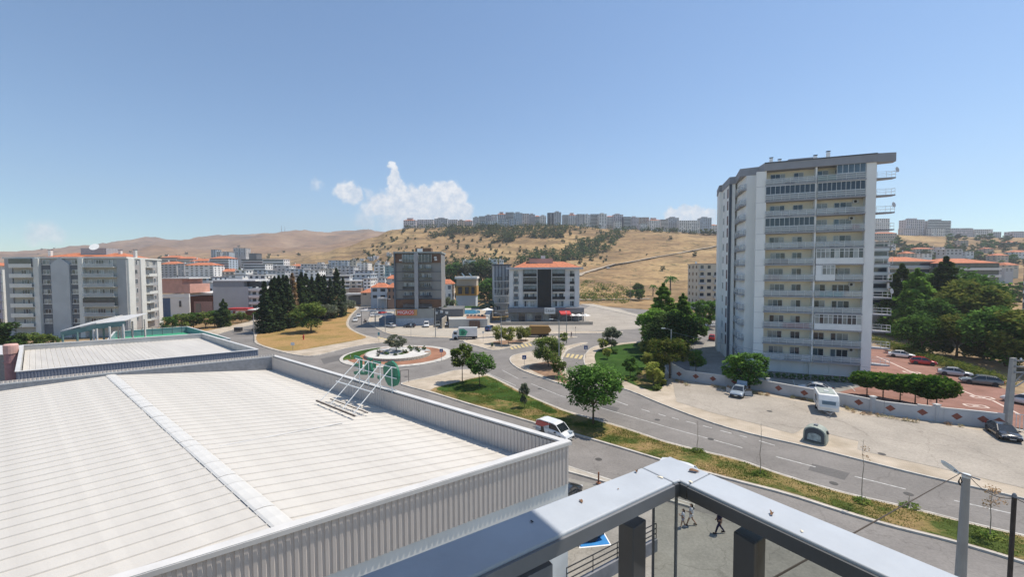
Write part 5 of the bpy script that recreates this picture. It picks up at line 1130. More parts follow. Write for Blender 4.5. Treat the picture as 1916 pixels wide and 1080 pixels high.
# ------------------------------------------------------------------ brown and grey block with the supermarket
YM = 147.0
m0, m1 = AT(741, 611, YM), AT(826, 611, YM); WM = m1.x - m0.x
MIG = thing('mixed_use_block', 'brown and grey seven-storey block with a red supermarket sign at its foot', 'building', (m0.x, YM, 0), .06)
def mz(py): return HC - (py - 508) * YM / F
BRN = mat('brown_cladding', (.14, .075, .045), .7, .15, .8); MGR = mat('grey_facade', (.24, .235, .225), .88, .06, .5, stain=.15); MCN = mat('central_column', (.34, .34, .35), .85, .05, .6); SHOPW = mat('shop_wall_grey', (.33, .32, .29), .88, .06, .5)
top = mz(474)
MB().box(0, WM, 0, 14, mz(578), top).build('wall', MGR, MIG)
MB().box(-.5, WM + .3, -.8, 14.5, top + .004, top + .45).build('roof', mat('pale_roof_edge', (.36, .38, .36), .7), MIG)
MB().box(WM * .4, WM * .75, 4, 9, top + .45, top + 2.0).build('roof_room', BRN, MIG); MB().box(WM * .45, WM * .56, 3, 5, top + .46, top + 1.7).build('water_tank', FRW, MIG)
for z0_, z1_ in [(mz(577), mz(561)), (mz(492), mz(476))]:
    MB().box(.25, WM * .41, -.5, -.003, z0_, z1_).build('brown_band', BRN, MIG); MB().box(WM * .51, WM - .1, -.5, -.003, z0_, z1_).build('brown_band', BRN, MIG)
MB().box(-.3, .2, -.9, 14, mz(578), top).build('side_fin', wm('dark'), MIG)
MB().box(WM * .425, WM * .505, -1.3, -.003, mz(578), top - .1).build('central_column', MCN, MIG)
q = random.Random(9)
for k, py in enumerate([575, 558.5, 541.5, 524.5, 507.5, 491]):
    z = mz(py)
    if 0 < k < 5: 
        for a, c in ((.02, .42), (.51, 1)): MB().box(WM * a, WM * c, -.12, -.004, z - .45, z - .15).build('floor_line', wm('dark'), MIG)
    for x0, x1 in ((.17, .42), (.515, .80)):
        o = MB().box(WM * x0, WM * x1, -1.2, -.13, z - .12, z + .05).build('balcony', wm('dark'), MIG)
        if k in (5,): 
            g = MB(); 
            for i in range(5): g.box(WM * x0 + i * (x1 - x0) * WM / 4 - .03, WM * x0 + i * (x1 - x0) * WM / 4 + .03, -1.2, -1.12, z + .06, z + 2.7)
            g.build('glazing_bars', FRW, o); MB().box(WM * x0, WM * x1, -1.1, -1.05, z + .06, z + 2.6).build('glazing', GLB if x0 < .3 else GLD, o)
        MB().box(WM * x0, WM * x1, -1.19, -1.13, z + .06, z + 1.0).build('balcony_front', GLD, o)
        window(MIG, WM * x0 + .3, z + .1, 1.5, 2.1, 2, -.14, fm=wm('white'), q=q); window(MIG, WM * x0 + (x1 - x0) * WM * .55, z + .1, 1.6, 2.1, 2, -.14, q=q)
for x, z in ((.10, mz(489)), (.86, mz(488)), (.85, mz(484)), (.2, mz(573))):
    MB().box(WM * x, WM * x + .9, -.85, -.51, z, z + .6).build('air_unit', ACM, MIG)
WS = AT(866, 611, YM).x - m0.x
MB().box(.3, WM * .84, -1.6, 13, 0, mz(578) - .01).build('shop_wall', SHOPW, MIG)
MB().box(.3, WM * .84, -1.64, -1.602, 0, 2.7).build('shop_plinth', mat('pale_blue_plinth', (.40, .43, .47), .8), MIG)
MB().box(WM * .84 + .01, WS, -.2, 13, 0, mz(578) - .3).build('side_wing', mat('dark_wing', (.15, .15, .15), .8), MIG)
for k in range(3): MB().box(WM * .86 + k * 1.8, WM * .86 + k * 1.8 + .9, -.8, -.21, mz(578) - 2.0 + (k % 2) * .4, mz(578) - 1.2 + (k % 2) * .4).build('air_unit', ACM, MIG)
SRED = mat('sign_red', (.62, .07, .04), .5, .05)
MB().box(.3, WM * .48, -2.0, -1.66, mz(590), mz(579)).build('sign_fascia', mat('sign_side_orange', (.55, .30, .12), .6), MIG)
SB = MB().box(.9, WM * .42, -2.12, -2.01, mz(589), mz(580)).build('sign_board', SRED, MIG)
def text_on(parent, body, size, loc, m, rz=0, name='lettering', ext=.02, rx=90):
    cu = bpy.data.curves.new(name, 'FONT'); cu.body = body; cu.size = size; cu.extrude = ext; cu.materials.append(m); cu.align_x = 'CENTER'; cu.align_y = 'CENTER'
    tmp = bpy.data.objects.new(name, cu); COL.objects.link(tmp); bpy.context.view_layer.update(); me = bpy.data.meshes.new_from_object(tmp); bpy.data.objects.remove(tmp)
    o = bpy.data.objects.new(name, me); COL.objects.link(o); o.location = loc; o.rotation_euler = (R(rx), 0, rz); o.parent = parent; return o
text_on(SB, 'MIGROS', 1.55, (WM * .235, -2.15, (mz(589) + mz(580)) / 2), WHP2)
# metal canopies left of the shop
CANO = thing('walkway_canopy', 'two thin white walkway canopies beside the supermarket wall', 'canopy', AT(722, 600, 150) * 1.0); CANO.location.z = 0
for a, c, y, z in [(-8.5, 4, -2, mz(583)), (-2.5, 4, -5, mz(589))]:
    MB().box(a, c, y, y + 1.6, z, z + .25).build('canopy_sheet', METR, CANO); MB().box(a + .3, a + .45, y + .2, y + .35, 0, z).build('post', GREYM, CANO); MB().box(c - .5, c - .35, y + .2, y + .35, 0, z).build('post', GREYM, CANO)
MB().box(-1.5, 4.3, -3, 8, 0, mz(596)).build('blue_grey_wall', mat('blue_grey_wall', (.16, .20, .26), .8), CANO)
# swimming pool terrace
PT = thing('pool_terrace', 'raised terrace with a blue swimming pool and tiled deck between the two blocks', 'pool', (AT(842, 600, 150).x, 150, 0)); pt = Vector(PT.location)
def pz(px, py, z): g = GP(px, py, z); return Vector((g.x - pt.x, g.y - pt.y, z))
ZT_ = 3.0
pl = [pz(840, 598, ZT_), pz(912, 597, ZT_), pz(925, 575, ZT_), pz(836, 575, ZT_)]
MB().prism(pl, 0, ZT_).build('terrace', mat('terrace_wall', (.44, .43, .40), .85, .06, .4), PT)
MB().sheet([pz(842, 594, ZT_), pz(910, 593, ZT_), pz(908, 578, ZT_), pz(842, 579, ZT_)], ZT_ + .01).build('deck', WALK, PT)
MB().sheet([pz(872, 596.5, ZT_), pz(910, 596.5, ZT_), pz(908, 590, ZT_), pz(875, 590, ZT_)], ZT_ + .02).build('brick_deck', TERRA, PT)
MB().sheet(chaikin([tuple(pz(x, y, ZT_)[:2]) for x, y in [(851, 582), (862, 580), (897, 580), (899, 585), (895, 588), (856, 588), (852, 585)]], 2), ZT_ + .03).build('pool_water', mat('pool_water', (.02, .26, .45), .08, .25, .4, spec=.8), PT)
MB().sheet([pz(838, 577, ZT_), pz(915, 577, ZT_), pz(918, 573, ZT_), pz(838, 573, ZT_)], ZT_ + .02).build('lawn_edge', G_LAWN, PT)
g0, g1 = pz(883, 600, 1.5), pz(902, 600, 1.5); MB().box(g0.x, g1.x, pl[0].y - .35, pl[0].y - .1, 0, 2.6).build('garage_door', BRN, PT)
for k in range(7): x = g0.x + (g1.x - g0.x) * (k + .5) / 7; MB().box(x - .05, x + .05, pl[0].y - .4, pl[0].y - .352, 0, 2.6).build('door_slat', wm('dark'), PT)
for k in range(5): MB().box(g0.x - 2 + k * 1.3, g0.x - 1.2 + k * 1.3, pz(880, 592, ZT_).y, pz(880, 592, ZT_).y + 1.6, ZT_ + .03, ZT_ + .45).build('lounger', wm('dark'), PT)
W2 = thing('garden_wall', 'pale garden wall running back beside the supermarket block', 'wall', (AT(838, 600, 150).x, 150, 0)); MB().box(-.3, .0, -12, 30, 0, 3.4).build('wall', PALE, W2)
PAR = thing('parasol', 'white parasol at the right end of the pool terrace', 'parasol', pt + pz(912, 592, ZT_))
MB().lathe([(.04, 0), (.04, 2.4)], 8).build('pole', PIPE, PAR); MB().lathe([(2.2, 2.3), (.02, 3.0)], 8).build('canopy', METR, PAR)

# ------------------------------------------------------------------ white block with the red tiled roof
YE = 158.0
e0, e1 = AT(953, 600, YE), AT(1084, 600, YE); WE = e1.x - e0.x
EK = thing('white_block', 'white and black five-storey block with orange tiled roof over grey shop fronts', 'building', (e0.x, YE, 0), 0.0)
def ez(py): return HC - (py - 506.8) * YE / F
EW = mat('ek_white', (.62, .62, .61), .85, .05, .5); EB = mat('ek_black_cladding', (.018, .018, .02), .35, .1, .6, spec=.25); EGR = mat('ek_grey_shop', (.17, .17, .18), .8, .06, .6)
zt = ez(504); zb = ez(575)
MB().box(0, WE, 0, 16, zb, zt).build('wall', EW, EK)
MB().box(-1.0, WE + 1.2, -1.6, 17, zt + .003, zt + .7).build('fascia', mat('grey_fascia', (.45, .46, .48), .8), EK)
b = MB(); zz = zt + .7; o = 1.0
b.add([(1.5, -1.2, zz), (WE + .6, -1.2, zz), (WE + .6, 16.5, zz), (1.5, 16.5, zz), (6.5, 7.5, zz + 2.3), (WE - 5, 7.5, zz + 2.3)], [(0, 1, 5, 4), (1, 2, 5), (2, 3, 4, 5), (3, 0, 4)]); b.build('roof', TILE, EK)
MB().box(WE * .3, WE * .64, 5, 9, zz + 1.6, zz + 3.4).build('roof_room', wm('pink'), EK); MB().box(WE * .28, WE * .44, 4.6, 9.4, zz + 3.4, zz + 3.7).build('roof_room_slab', wm('dark'), EK)
for x in (.50, .47): MB().box(WE * x, WE * x + .8, 5.5, 6.3, zz + 2.4, zz + 4.6).build('chimney', EW, EK)
MB().box(WE * .395, WE * .60, -.9, -.003, zb, zt).build('black_panel', EB, EK)
for x in (.395, .60): MB().box(WE * x - .1, WE * x + .08, -1.35, -.91, zb, zt).build('trim', EW, EK)
for x in (0.0, .142, .775, .93): MB().box(WE * x, WE * (x + .055), -.35, -.004, zb, zt).build('pier', EW, EK)
q = random.Random(21); fe = (zt - zb) / 5
for k in range(5):
    z = zb + k * fe + .1
    for x0, x1 in ((.2, .39), (.61, .79)):
        o = MB().box(WE * x0, WE * x1, -1.3, -.005, z - .2, z).build('balcony', EW, EK)
        if k: MB().box(WE * x0 + .02, WE * x1 - .02, -1.28, -1.2, z + .003, z + 1.05).build('balcony_front', EB, o)
        if k >= 2: MB().box(WE * x0 + .04, WE * x1 - .04, -1.18, -1.14, z + 1.1, z + fe - .25).build('glazing', GLD if (k + int(x0 * 10)) % 2 else GLB, o)
        window(EK, WE * x0 + .4, z + .1, 1.5, 2.1, 2, -.12, q=q); window(EK, WE * x0 + 2.6, z + .1, 1.6, 2.1, 2, -.12, q=q)
    for x0 in (.065, .86):
        o = MB().box(WE * x0, WE * (x0 + .065), -.5, -.005, z - .1, z).build('balcony', EW, EK); 
        if k: MB().box(WE * x0, WE * (x0 + .065), -.5, -.44, z + .003, z + 1.0).build('balcony_front', GLB if x0 < .5 else EB, o)
        window(EK, WE * x0 + .1, z + .2, 1.5, 2.0, 2, -.1, q=q)
gx0 = AT(928, 600, YE - 3).x - e0.x; gx1 = AT(1092, 600, YE - 3).x - e0.x
MB().box(-.5, gx1, -4, 17, ez(583), zb - .01).build('shop_fascia', EGR, EK)
MB().box(-.3, gx1 - .3, -1.6, 17, 0, ez(583) - .01).build('shop_wall', mat('shop_front_grey', (.30, .30, .30), .7), EK)
for k in range(9):
    x = .5 + k * 3.0; MB().box(x, x + 2.3, -1.75, -1.61, .3, 3.0 if k % 3 else 2.4).build('shop_window', GLD if k % 2 else GLM, EK); MB().box(x + 2.45, x + 2.8, -3.8, -3.4, 0, ez(583) - .02).build('column', EGR, EK)
sb = MB().box(WE * .49, WE * .64, -4.4, -4.05, ez(585.5), ez(574.5)).build('sign_board', FRW, EK)
text_on(sb, 'Ekim', 1.7, (WE * .565, -4.43, (ez(585.5) + ez(574.5)) / 2), wm('dark'))
aw = MB(); aw.add([(WE * .69, -4.1, ez(580)), (WE * .84, -4.1, ez(580)), (WE * .845, -8, ez(584)), (WE * .70, -8, ez(584)), (WE * .69, -4.1, ez(580) - .15), (WE * .84, -4.1, ez(580) - .15), (WE * .845, -8, ez(586)), (WE * .70, -8, ez(586))],
    [(0, 3, 2, 1), (4, 5, 6, 7), (0, 1, 5, 4), (1, 2, 6, 5), (2, 3, 7, 6), (3, 0, 4, 7)]); aw.build('awning', MATS['red_awning'], EK)
for k in range(3):
    x = WE * .86 + k * 2.4; u_ = thing('parasol', f'white cafe parasol beside the red awning, {ORD[k]} from the awning', 'parasol', (e0.x + x, YE - 6 - .4 * k, .3), 0, 'white cafe parasols')
    MB().lathe([(.04, 0), (.04, 2.6)], 8).build('pole', PIPE, u_); MB().lathe([(1.9, 2.5), (1.8, 2.55), (.02, 3.2)], 4).build('canopy', METR, u_)
TR = thing('cafe_terrace', 'low concrete terrace kerb wall in front of the grey shop fronts', 'terrace', (e0.x, YE - 11, 0))
MB().box(-3, WE + 3, 0, .4, 0, 1.1).build('front_wall', PALE, TR); MB().box(-3, WE + 3, .41, 9, 0, .35).build('floor', FORE, TR)
SD = thing('side_block', 'dark grey block with vertical fins behind the left end of the white block', 'building', (AT(925, 590, 178).x, 178, 0), .1)
w5 = AT(956, 590, 178).x - AT(925, 590, 178).x
MB().box(0, w5, 0, 14, 0, HC - (507 - 507 + -13) * 0 + (507 - 497) * 178 / F).build('wall', wm('grey'), SD); zt5 = HC + (507 - 497) * 178 / F
MB().box(-.4, w5 + .4, -.5, 14.5, zt5 + .003, zt5 + .6).build('roof', ROOFS['dark'], SD)
for k in range(5): MB().box(k * w5 / 5 + .2, k * w5 / 5 + .6, -.4, -.003, zt5 * .45, zt5 - .01).build('fin', wm('dark'), SD)
for k in range(5):
    MB().box(0, w5, -1.0, -.42, zt5 * .1 + k * 3.1, zt5 * .1 + k * 3.1 + .25).build('balcony', wm('white'), SD); window(SD, 1, zt5 * .1 + k * 3.1 + .5, 2.4, 1.7, 3, -.3, q=q); window(SD, 4.2, zt5 * .1 + k * 3.1 + .5, 1.8, 1.7, 2, -.3, q=q)
# ------------------------------------------------------------------ vegetation
BARK = mat('bark', (.13, .095, .065), .95, .3, 4, bump=.5); BARKP = mat('pale_bark', (.26, .22, .17), .95, .2, 4)
LV = {'deep': leaf_mat('deep_green_leaf', (0.046, 0.101, 0.024), (0.151, 0.274, 0.059)), 'mid': leaf_mat('mid_green_leaf', (0.074, 0.143, 0.029), (0.240, 0.273, 0.069)),
      'yel': leaf_mat('yellowing_leaf', (0.151, 0.204, 0.035), (0.420, 0.410, 0.118), .4, .8), 'cyp': leaf_mat('cypress_leaf', (0.026, 0.048, 0.022), (0.086, 0.124, 0.047), .25), 'olive': leaf_mat('olive_leaf', (0.113, 0.143, 0.069), (0.251, 0.273, 0.212), .35),
      'pine': leaf_mat('pine_needle', (0.054, 0.108, 0.024), (0.215, 0.213, 0.051), .35), 'dark': leaf_mat('dark_conifer_leaf', (0.035, 0.067, 0.024), (0.113, 0.168, 0.047), .25), 'hedge': leaf_mat('clipped_hedge_leaf', (0.035, 0.108, 0.014), (0.138, 0.205, 0.033), .35),
      'bright': leaf_mat('bright_conifer_leaf', (0.100, 0.204, 0.029), (0.216, 0.342, 0.069), .35), 'hill': leaf_mat('hill_bush_leaf', (0.054, 0.076, 0.029), (0.151, 0.179, 0.066), .25), 'dry': leaf_mat('dry_weed', (0.396, 0.223, 0.118), (0.420, 0.420, 0.201), .35), 'brown': leaf_mat('withered_leaf', (0.251, 0.168, 0.069), (0.396, 0.273, 0.188), .35)}
def leaves(b, q, c, r, n, s, shell=.55, squash=(1, 1, 1)):
    vs = b.v; fs = b.f; mi = b.mi
    for _ in range(n):
        while True:
            x, y, z = q.uniform(-1, 1), q.uniform(-1, 1), q.uniform(-1, 1); d = x * x + y * y + z * z
            if .02 < d < 1: break
        d = math.sqrt(d); k = (shell + (1 - shell) * q.random()) / d if q.random() < .8 else 1
        k *= 1 + .12 * math.sin(7 * x + 3 * c[0]) * math.cos(6 * y + 2 * z)
        p = (c[0] + x * k * r[0], c[1] + y * k * r[1], c[2] + z * k * r[2])
        ss = s * q.uniform(.55, 1.3); a, e = q.uniform(0, 6.283), q.uniform(-.9, 1.2)
        u = (math.cos(a) * ss, math.sin(a) * ss, q.uniform(-.4, .4) * ss); w = (-math.sin(a) * math.cos(e) * ss * .7, math.cos(a) * math.cos(e) * ss * .7, math.sin(e) * ss * .7)
        o = len(vs)
        vs += [(p[0] - u[0], p[1] - u[1], p[2] - u[2]), (p[0] + w[0], p[1] + w[1], p[2] + w[2]), (p[0] + u[0], p[1] + u[1], p[2] + u[2]), (p[0] - w[0], p[1] - w[1], p[2] - w[2])]
        fs.append((o, o + 1, o + 2, o + 3)); mi.append(0)
def round_crown(seed, H, Rr, z0, n, s, clumps=26, flat=1.0, gap=.8, top=1.0):
    q = random.Random(seed); b = MB(); zc = (z0 + H) / 2; hz = (H - z0) / 2
    for i in range(clumps):
        a = i * 2.399 + q.uniform(-.3, .3); t = q.uniform(-.92, .95); rr = math.sqrt(max(0.02, 1 - t * t)) * q.uniform(.45, gap + .12)
        cr = Rr * q.uniform(.24, .42); leaves(b, q, (math.cos(a) * rr * Rr * (1 if t < .2 else top), math.sin(a) * rr * Rr * (1 if t < .2 else top), zc + t * hz * .82), (cr, cr, cr * .72 * flat), n // clumps, s)
    return b
def trunk(seed, h, r, limbs=5, spread=1.5, ht=None, lean=(0, 0)):
    q = random.Random(seed); b = MB(); ht = ht or h * 1.7
    b.tube([(0, 0, -.1), (lean[0] * .4, lean[1] * .4, h * .5), (lean[0], lean[1], h)], [r, r * .8, r * .62], 8)
    for i in range(limbs):
        a = i * 6.283 / limbs + q.uniform(-.4, .4); m = (lean[0] + math.cos(a) * spread * .4, lean[1] + math.sin(a) * spread * .4, h + (ht - h) * .45)
        b.tube([(lean[0], lean[1], h * .9), m, (lean[0] + math.cos(a) * spread, lean[1] + math.sin(a) * spread, ht * q.uniform(.85, 1.05))], [r * .5, r * .33, r * .12], 6)
    return b
def cone_crown(seed, H, Rr, z0, n, s, tiers=14, power=.9, jag=.3):
    q = random.Random(seed); b = MB()
    for i in range(tiers):
        t = i / (tiers - 1); rr = Rr * ((1 - t) ** power) * q.uniform(1 - jag, 1.05) + .12 * Rr * (1 - t * .8); z = z0 + (H - z0) * t
        m = max(2, int(7 * (1 - t)) + 1)
        for j in range(m):
            a = j * 6.283 / m + i * 1.3 + q.uniform(-.3, .3); rad = rr * .58
            leaves(b, q, (math.cos(a) * rad, math.sin(a) * rad, z), (rr * .42 + .1, rr * .42 + .1, (H - z0) / tiers * .8), max(4, int(n / tiers / m)), s)
    return b
PROTO = {}
def proto(key, crown, cm, tr, bark=None, name='tree'):
    PROTO[key] = (crown.mesh('crown', cm), tr.mesh('trunk', bark or BARK, True), name)
proto('big', round_crown(1, 7.2, 3.6, 1.9, 10500, .16, 46, 1.0, .86), LV['deep'], trunk(1, 2.4, .14, 6, 1.9, 5))
proto('big2', round_crown(2, 6.0, 3.3, 1.3, 7500, .17, 36, 1.1), LV['mid'], trunk(2, 1.8, .12, 5, 1.6, 4))
proto('street', round_crown(3, 5.2, 1.7, 1.3, 3000, .15, 24, 1.3), LV['mid'], trunk(3, 2.1, .07, 4, .6, 3.8))
proto('street2', round_crown(4, 5.0, 2.1, 1.9, 3200, .15, 24, 1.1, .9), LV['deep'], trunk(4, 2.4, .07, 4, 1.0, 3.8, (.3, 0)))
proto('ball', round_crown(5, 3.6, 1.55, .85, 2600, .13, 26, 1.2, .7), LV['yel'], trunk(5, 1.3, .07, 4, .5, 2.2))
proto('ball2', round_crown(6, 3.4, 1.35, .5, 2200, .14, 20, 1.3, .75), LV['olive'], trunk(6, 1.0, .06, 4, .5, 2.2))
proto('cypress', cone_crown(7, 15, 2.3, .6, 2600, .34, 22, .55, .35), LV['cyp'], trunk(7, 3, .2, 0))
proto('cypress2', cone_crown(8, 13, 2.8, .4, 2600, .36, 18, .7, .4), LV['cyp'], trunk(8, 3, .2, 0))
proto('slim', cone_crown(9, 14, 1.2, .5, 1400, .32, 24, .5, .25), LV['cyp'], trunk(9, 3, .15, 0))
proto('brown', cone_crown(10, 13, 1.6, .5, 1300, .32, 18, .5, .4), LV['brown'], trunk(10, 3, .15, 0))
proto('round', round_crown(11, 7.5, 4.2, 1.0, 3600, .28, 26, .9, .85), LV['mid'], trunk(11, 1.6, .22, 6, 2.2, 4))
proto('olive', round_crown(12, 5.5, 3.3, 1.3, 2000, .25, 18, .8, .85), LV['olive'], trunk(12, 1.4, .2, 4, 1.8, 3.4))
proto('conifer', cone_crown(13, 14, 5.6, .6, 8000, .34, 17, .6, .35), LV['bright'], trunk(13, 8, .25, 0))
proto('conifer2', cone_crown(14, 15, 5.6, 1.0, 7600, .38, 15, .6, .45), LV['dark'], trunk(14, 8, .28, 0))
proto('darkbroad', round_crown(15, 10, 5.2, .3, 8000, .3, 38, 1.1, .85), LV['dark'], trunk(15, 3, .28, 5, 2.5, 6))
proto('pine', round_crown(16, 8.5, 4.4, 2.6, 6500, .2, 34, .9, .85), LV['pine'], trunk(16, 3.6, .2, 6, 2.2, 6))
proto('broad', round_crown(17, 8.0, 4.0, .8, 3800, .28, 26, .9, .85), LV['deep'], trunk(17, 2.4, .22, 5, 2.2, 5))
proto('bush', round_crown(18, 2.2, 1.3, .0, 700, .16, 10, .8), LV['mid'], trunk(18, .5, .05, 3, .4, 1))
proto('hill', round_crown(19, 4.2, 2.2, .1, 150, .75, 8, .9), LV['hill'], trunk(19, .8, .12, 0))
proto('hill2', round_crown(20, 5.0, 1.9, .2, 150, .7, 8, 1.1), LV['dark'], trunk(20, .8, .12, 0))
proto('far', round_crown(21, 8, 4.2, .0, 420, .8, 12, .9), LV['hill'], trunk(21, 1.5, .2, 0))
proto('farg', round_crown(22, 8, 4.4, .0, 420, .8, 12, .9), LV['deep'], trunk(22, 1.5, .2, 0))
hb = MB(); q = random.Random(31)
leaves(hb, q, (0, 0, 2.2), (1.75, 1.55, .95), 2600, .14, .85); leaves(hb, q, (0, 0, 1.9), (1.2, 1.1, .95), 500, .16, .3)
proto('clipped', hb, LV['hedge'], trunk(32, 1.2, .07, 6, .9, 1.9))
def palm(seed, h, s=1.0, bushy=16):
    q = random.Random(seed); b = MB()
    for i in range(bushy):
        a = i * 2.399; e = q.uniform(.0, 1.1); L_ = s * q.uniform(1.5, 2.2); pts = []
        for k in range(6): t = k / 5; pts.append(Vector((math.cos(a) * L_ * t * math.cos(e * (1 - t * .3)), math.sin(a) * L_ * t * math.cos(e * (1 - t * .3)), h + L_ * (math.sin(e) * t - .75 * t * t))))
        sd = Vector((-math.sin(a), math.cos(a), 0)) * .28 * s
        for k in range(5):
            for sg in (-1, 1): b.add([pts[k], pts[k] + sd * sg * (1 - k / 6) - Vector((0, 0, .18 * s)), pts[k + 1] + sd * sg * (1 - (k + 1) / 6) - Vector((0, 0, .18 * s)), pts[k + 1]], [(0, 1, 2, 3)])
    return b
proto('palm', palm(1, 5.0, 1.3, 22), LV['deep'], MB().tube([(0, 0, -.1), (.1, 0, 2.5), (.05, .05, 5)], [.25, .2, .2], 8), name='palm_tree')
proto('palmlow', palm(2, 1.6, 1.1, 20), LV['olive'], MB().tube([(0, 0, -.1), (0, 0, 1.6)], [.28, .22], 8), name='palm_tree')
def plant(key, loc, label, cat='tree', sc=1.0, rz=None, group=None, name=None, szz=None, cm=None):
    cr, tr, nm = PROTO[key]; t = thing(name or nm, label, cat, loc, rnd.uniform(0, 6.28) if rz is None else rz, group); t.scale = (sc, sc, sc * (szz or 1))
    c = inst('crown', cr, t); inst('trunk', tr, t)
    if cm: c.material_slots[0].link = 'OBJECT'; c.material_slots[0].material = LV[cm]
    return t
def pg(px, py, z=.13): return GP(px, py, z)
def hs(key, px, base, top, lab, z=.13, dy=0, **kw):   # tree by base pixel and top pixel
    base += dy if base > 650 else dy * .5; g = pg(px, base, z); h0 = {'big': 7.2, 'big2': 6, 'street': 5.2, 'street2': 5.0, 'ball': 3.6, 'ball2': 3.4, 'cypress': 15, 'cypress2': 13, 'slim': 14, 'brown': 13, 'round': 7.5, 'olive': 5.5, 'conifer': 14, 'conifer2': 15, 'darkbroad': 10,
                                   'pine': 8.5, 'broad': 8, 'bush': 2.2, 'palm': 6.0, 'palmlow': 2.6, 'clipped': 3.1, 'hill': 4.2, 'far': 8, 'farg': 8}[key]
    H_ = AT(px, top, g.y).z - z; return plant(key, g, lab, sc=H_ / h0, **kw)
hs('big', 1110, 793, 683, 'large leafy tree on the grass median beside the red and white van')
hs('street', 865, 716, 643, 'slender tree at the pointed end of the median, left of its pair')
hs('street2', 898, 724, 661, 'leaning tree at the pointed end of the median, right of its pair')
hs('ball2', 981, 763, 713, 'thin sapling with a small crown halfway along the green median', szz=1.25).scale = (.55, .55, 1.0)
hs('big2', 1026, 686, 632, 'broad tree in the soil pit of the splitter island')
hs('ball', 1044, 706, 668, 'small tree at the right end of the splitter island soil pit', cm='mid')
hs('ball', 1054, 644, 622, 'small round tree beside the lamp post at the splitter island tip', cm='mid')
for k, (x, b_, t_) in enumerate([(934, 643, 609), (951, 646, 611), (975, 642, 611), (984, 637, 612)]): hs('ball', x, b_, t_, f'small yellowish street tree in the planted strip by the garbage truck, {ORD[k]} from the left', group='street trees in the planted strip')
IS = [('ball2', 1144, 655, 612, 'tallest olive-coloured tree at the left edge of the green lawn', 'olive'), ('ball', 1128, 657, 633, 'small yellowish tree left of the tallest tree on the lawn', 'yel'), ('ball', 1136, 672, 651, 'small round tree with its own shadow on the left of the lawn', 'yel'),
      ('ball', 1179, 705, 668, 'round-headed dark tree standing alone in the middle of the lower lawn', 'deep'), ('ball', 1222, 722, 678, 'small tree with a yellow-green crown at the lower tip of the lawn', 'yel'), ('ball', 1212, 690, 659, 'bushy yellow-green tree above the lower tip of the lawn', 'yel'),
      ('ball', 1207, 668, 636, 'yellow-green tree halfway up the right edge of the lawn', 'yel'), ('ball', 1210, 640, 612, 'yellow-green round tree at the top right corner of the lawn', 'yel'), ('ball2', 1232, 705, 664, 'olive shrub tree between the lawn and the lamp post', 'yel')]
for key, x, b_, t_, lab, cm in IS: hs(key, x, b_, t_, lab, cm=cm, z=.15)
hs('conifer', 1240, 645, 535, 'bright green pointed conifer left of the tower', cat='tree'); hs('broad', 1228, 655, 575, 'bright green bushy tree at the left of the group beside the lawn', cm='bright'); hs('conifer', 1277, 640, 553, 'bright green conifer right behind the big dark tree left of the tower')
hs('darkbroad', 1258, 668, 585, 'big dense dark tree in front of the bright conifers'); hs('pine', 1253, 708, 630, 'umbrella pine behind the concrete lamp post'); hs('broad', 1300, 640, 590, 'dark bushy tree beside the foot of the tower')
hs('broad', 1318, 615, 560, 'dark tree against the block with dark balconies'); hs('ball', 1325, 612, 590, 'yellowish shrub tree left of the tower foot', cm='yel'); hs('ball', 1302, 697, 655, 'round green tree in the shade behind the white wall', cm='bright')
hs('ball2', 1288, 628, 602, 'olive tree between the conifers and the tower', cm='yel'); hs('broad', 1378, 722, 667, 'bright leafy tree over the white wall, left of the large pale one', cm='bright'); hs('broad', 1402, 730, 658, 'large dense tree over the white wall beside the silver car')
for k, (x, b_, s_1, cm) in enumerate([(1226, 690, 1.0, 'yel'), (1232, 678, 1.2, 'mid'), (1218, 702, .8, 'yel'), (1238, 720, .9, 'yel'), (1229, 730, .6, 'mid'), (1172, 712, .5, 'mid'), (1187, 712, .5, 'deep'), (1150, 662, .7, 'deep'), (1218, 655, 1.1, 'mid'), (1226, 644, 1.2, 'yel'), (1196, 700, .5, 'mid')]):
    plant('bush', pg(x, b_, .15), f'low round bush at the edge of the green lawn, {ORD[k]} of the bushes', 'bush', sc=s_1, group='bushes at the edge of the green lawn', name='bush', cm=cm)
# clipped row
for k, x in enumerate([1622, 1652, 1684, 1712, 1752]):
    hs('clipped', x, [742, 747, 753, 759, 768][k], [696, 699, 702, 702, 705][k], f'mushroom-clipped tree behind the diamond wall, {ORD[k]} from the tower', group='clipped trees behind the diamond wall', rz=.2 * k).scale.x *= 1.12
plant('clipped', pg(1735, 763), 'mushroom-clipped tree squeezed between the last two behind the diamond wall', sc=1.05, rz=.9, group='clipped trees behind the diamond wall')
# bare saplings
def sapling(px, base, top, lab, leafy=0, seed=1):
    g = pg(px, base, .15); h = AT(px, top, g.y).z - .15; q = random.Random(seed); t = thing('sapling', lab, 'sapling', g); b = MB(); pts = [(0, 0, -.1)]
    for k in range(1, 6): pts.append((q.uniform(-.06, .06) * h * .3, q.uniform(-.05, .05), h * k / 5))
    b.tube(pts, [.035, .03, .026, .022, .016, .008], 6)
    for k in range(7): z = h * q.uniform(.5, .95); a = q.uniform(0, 6.28); b.tube([(0, 0, z), (math.cos(a) * .25, math.sin(a) * .25, z + .22)], [.01, .004], 4)
    b.build('stem', BARKP, t)
    if leafy:
        c = MB()
        for k in range(leafy): leaves(c, q, (q.uniform(-.45, .45), q.uniform(-.45, .45), h * q.uniform(.55, .95)), (.3, .3, .28), 26, .07)
        c.build('crown', LV['brown'], t)
    b = MB(); leaves(b, q, (0, 0, .1), (.75, .6, .22), 300, .08); b.build('base_weeds', LV['mid'], t, kind='stuff')
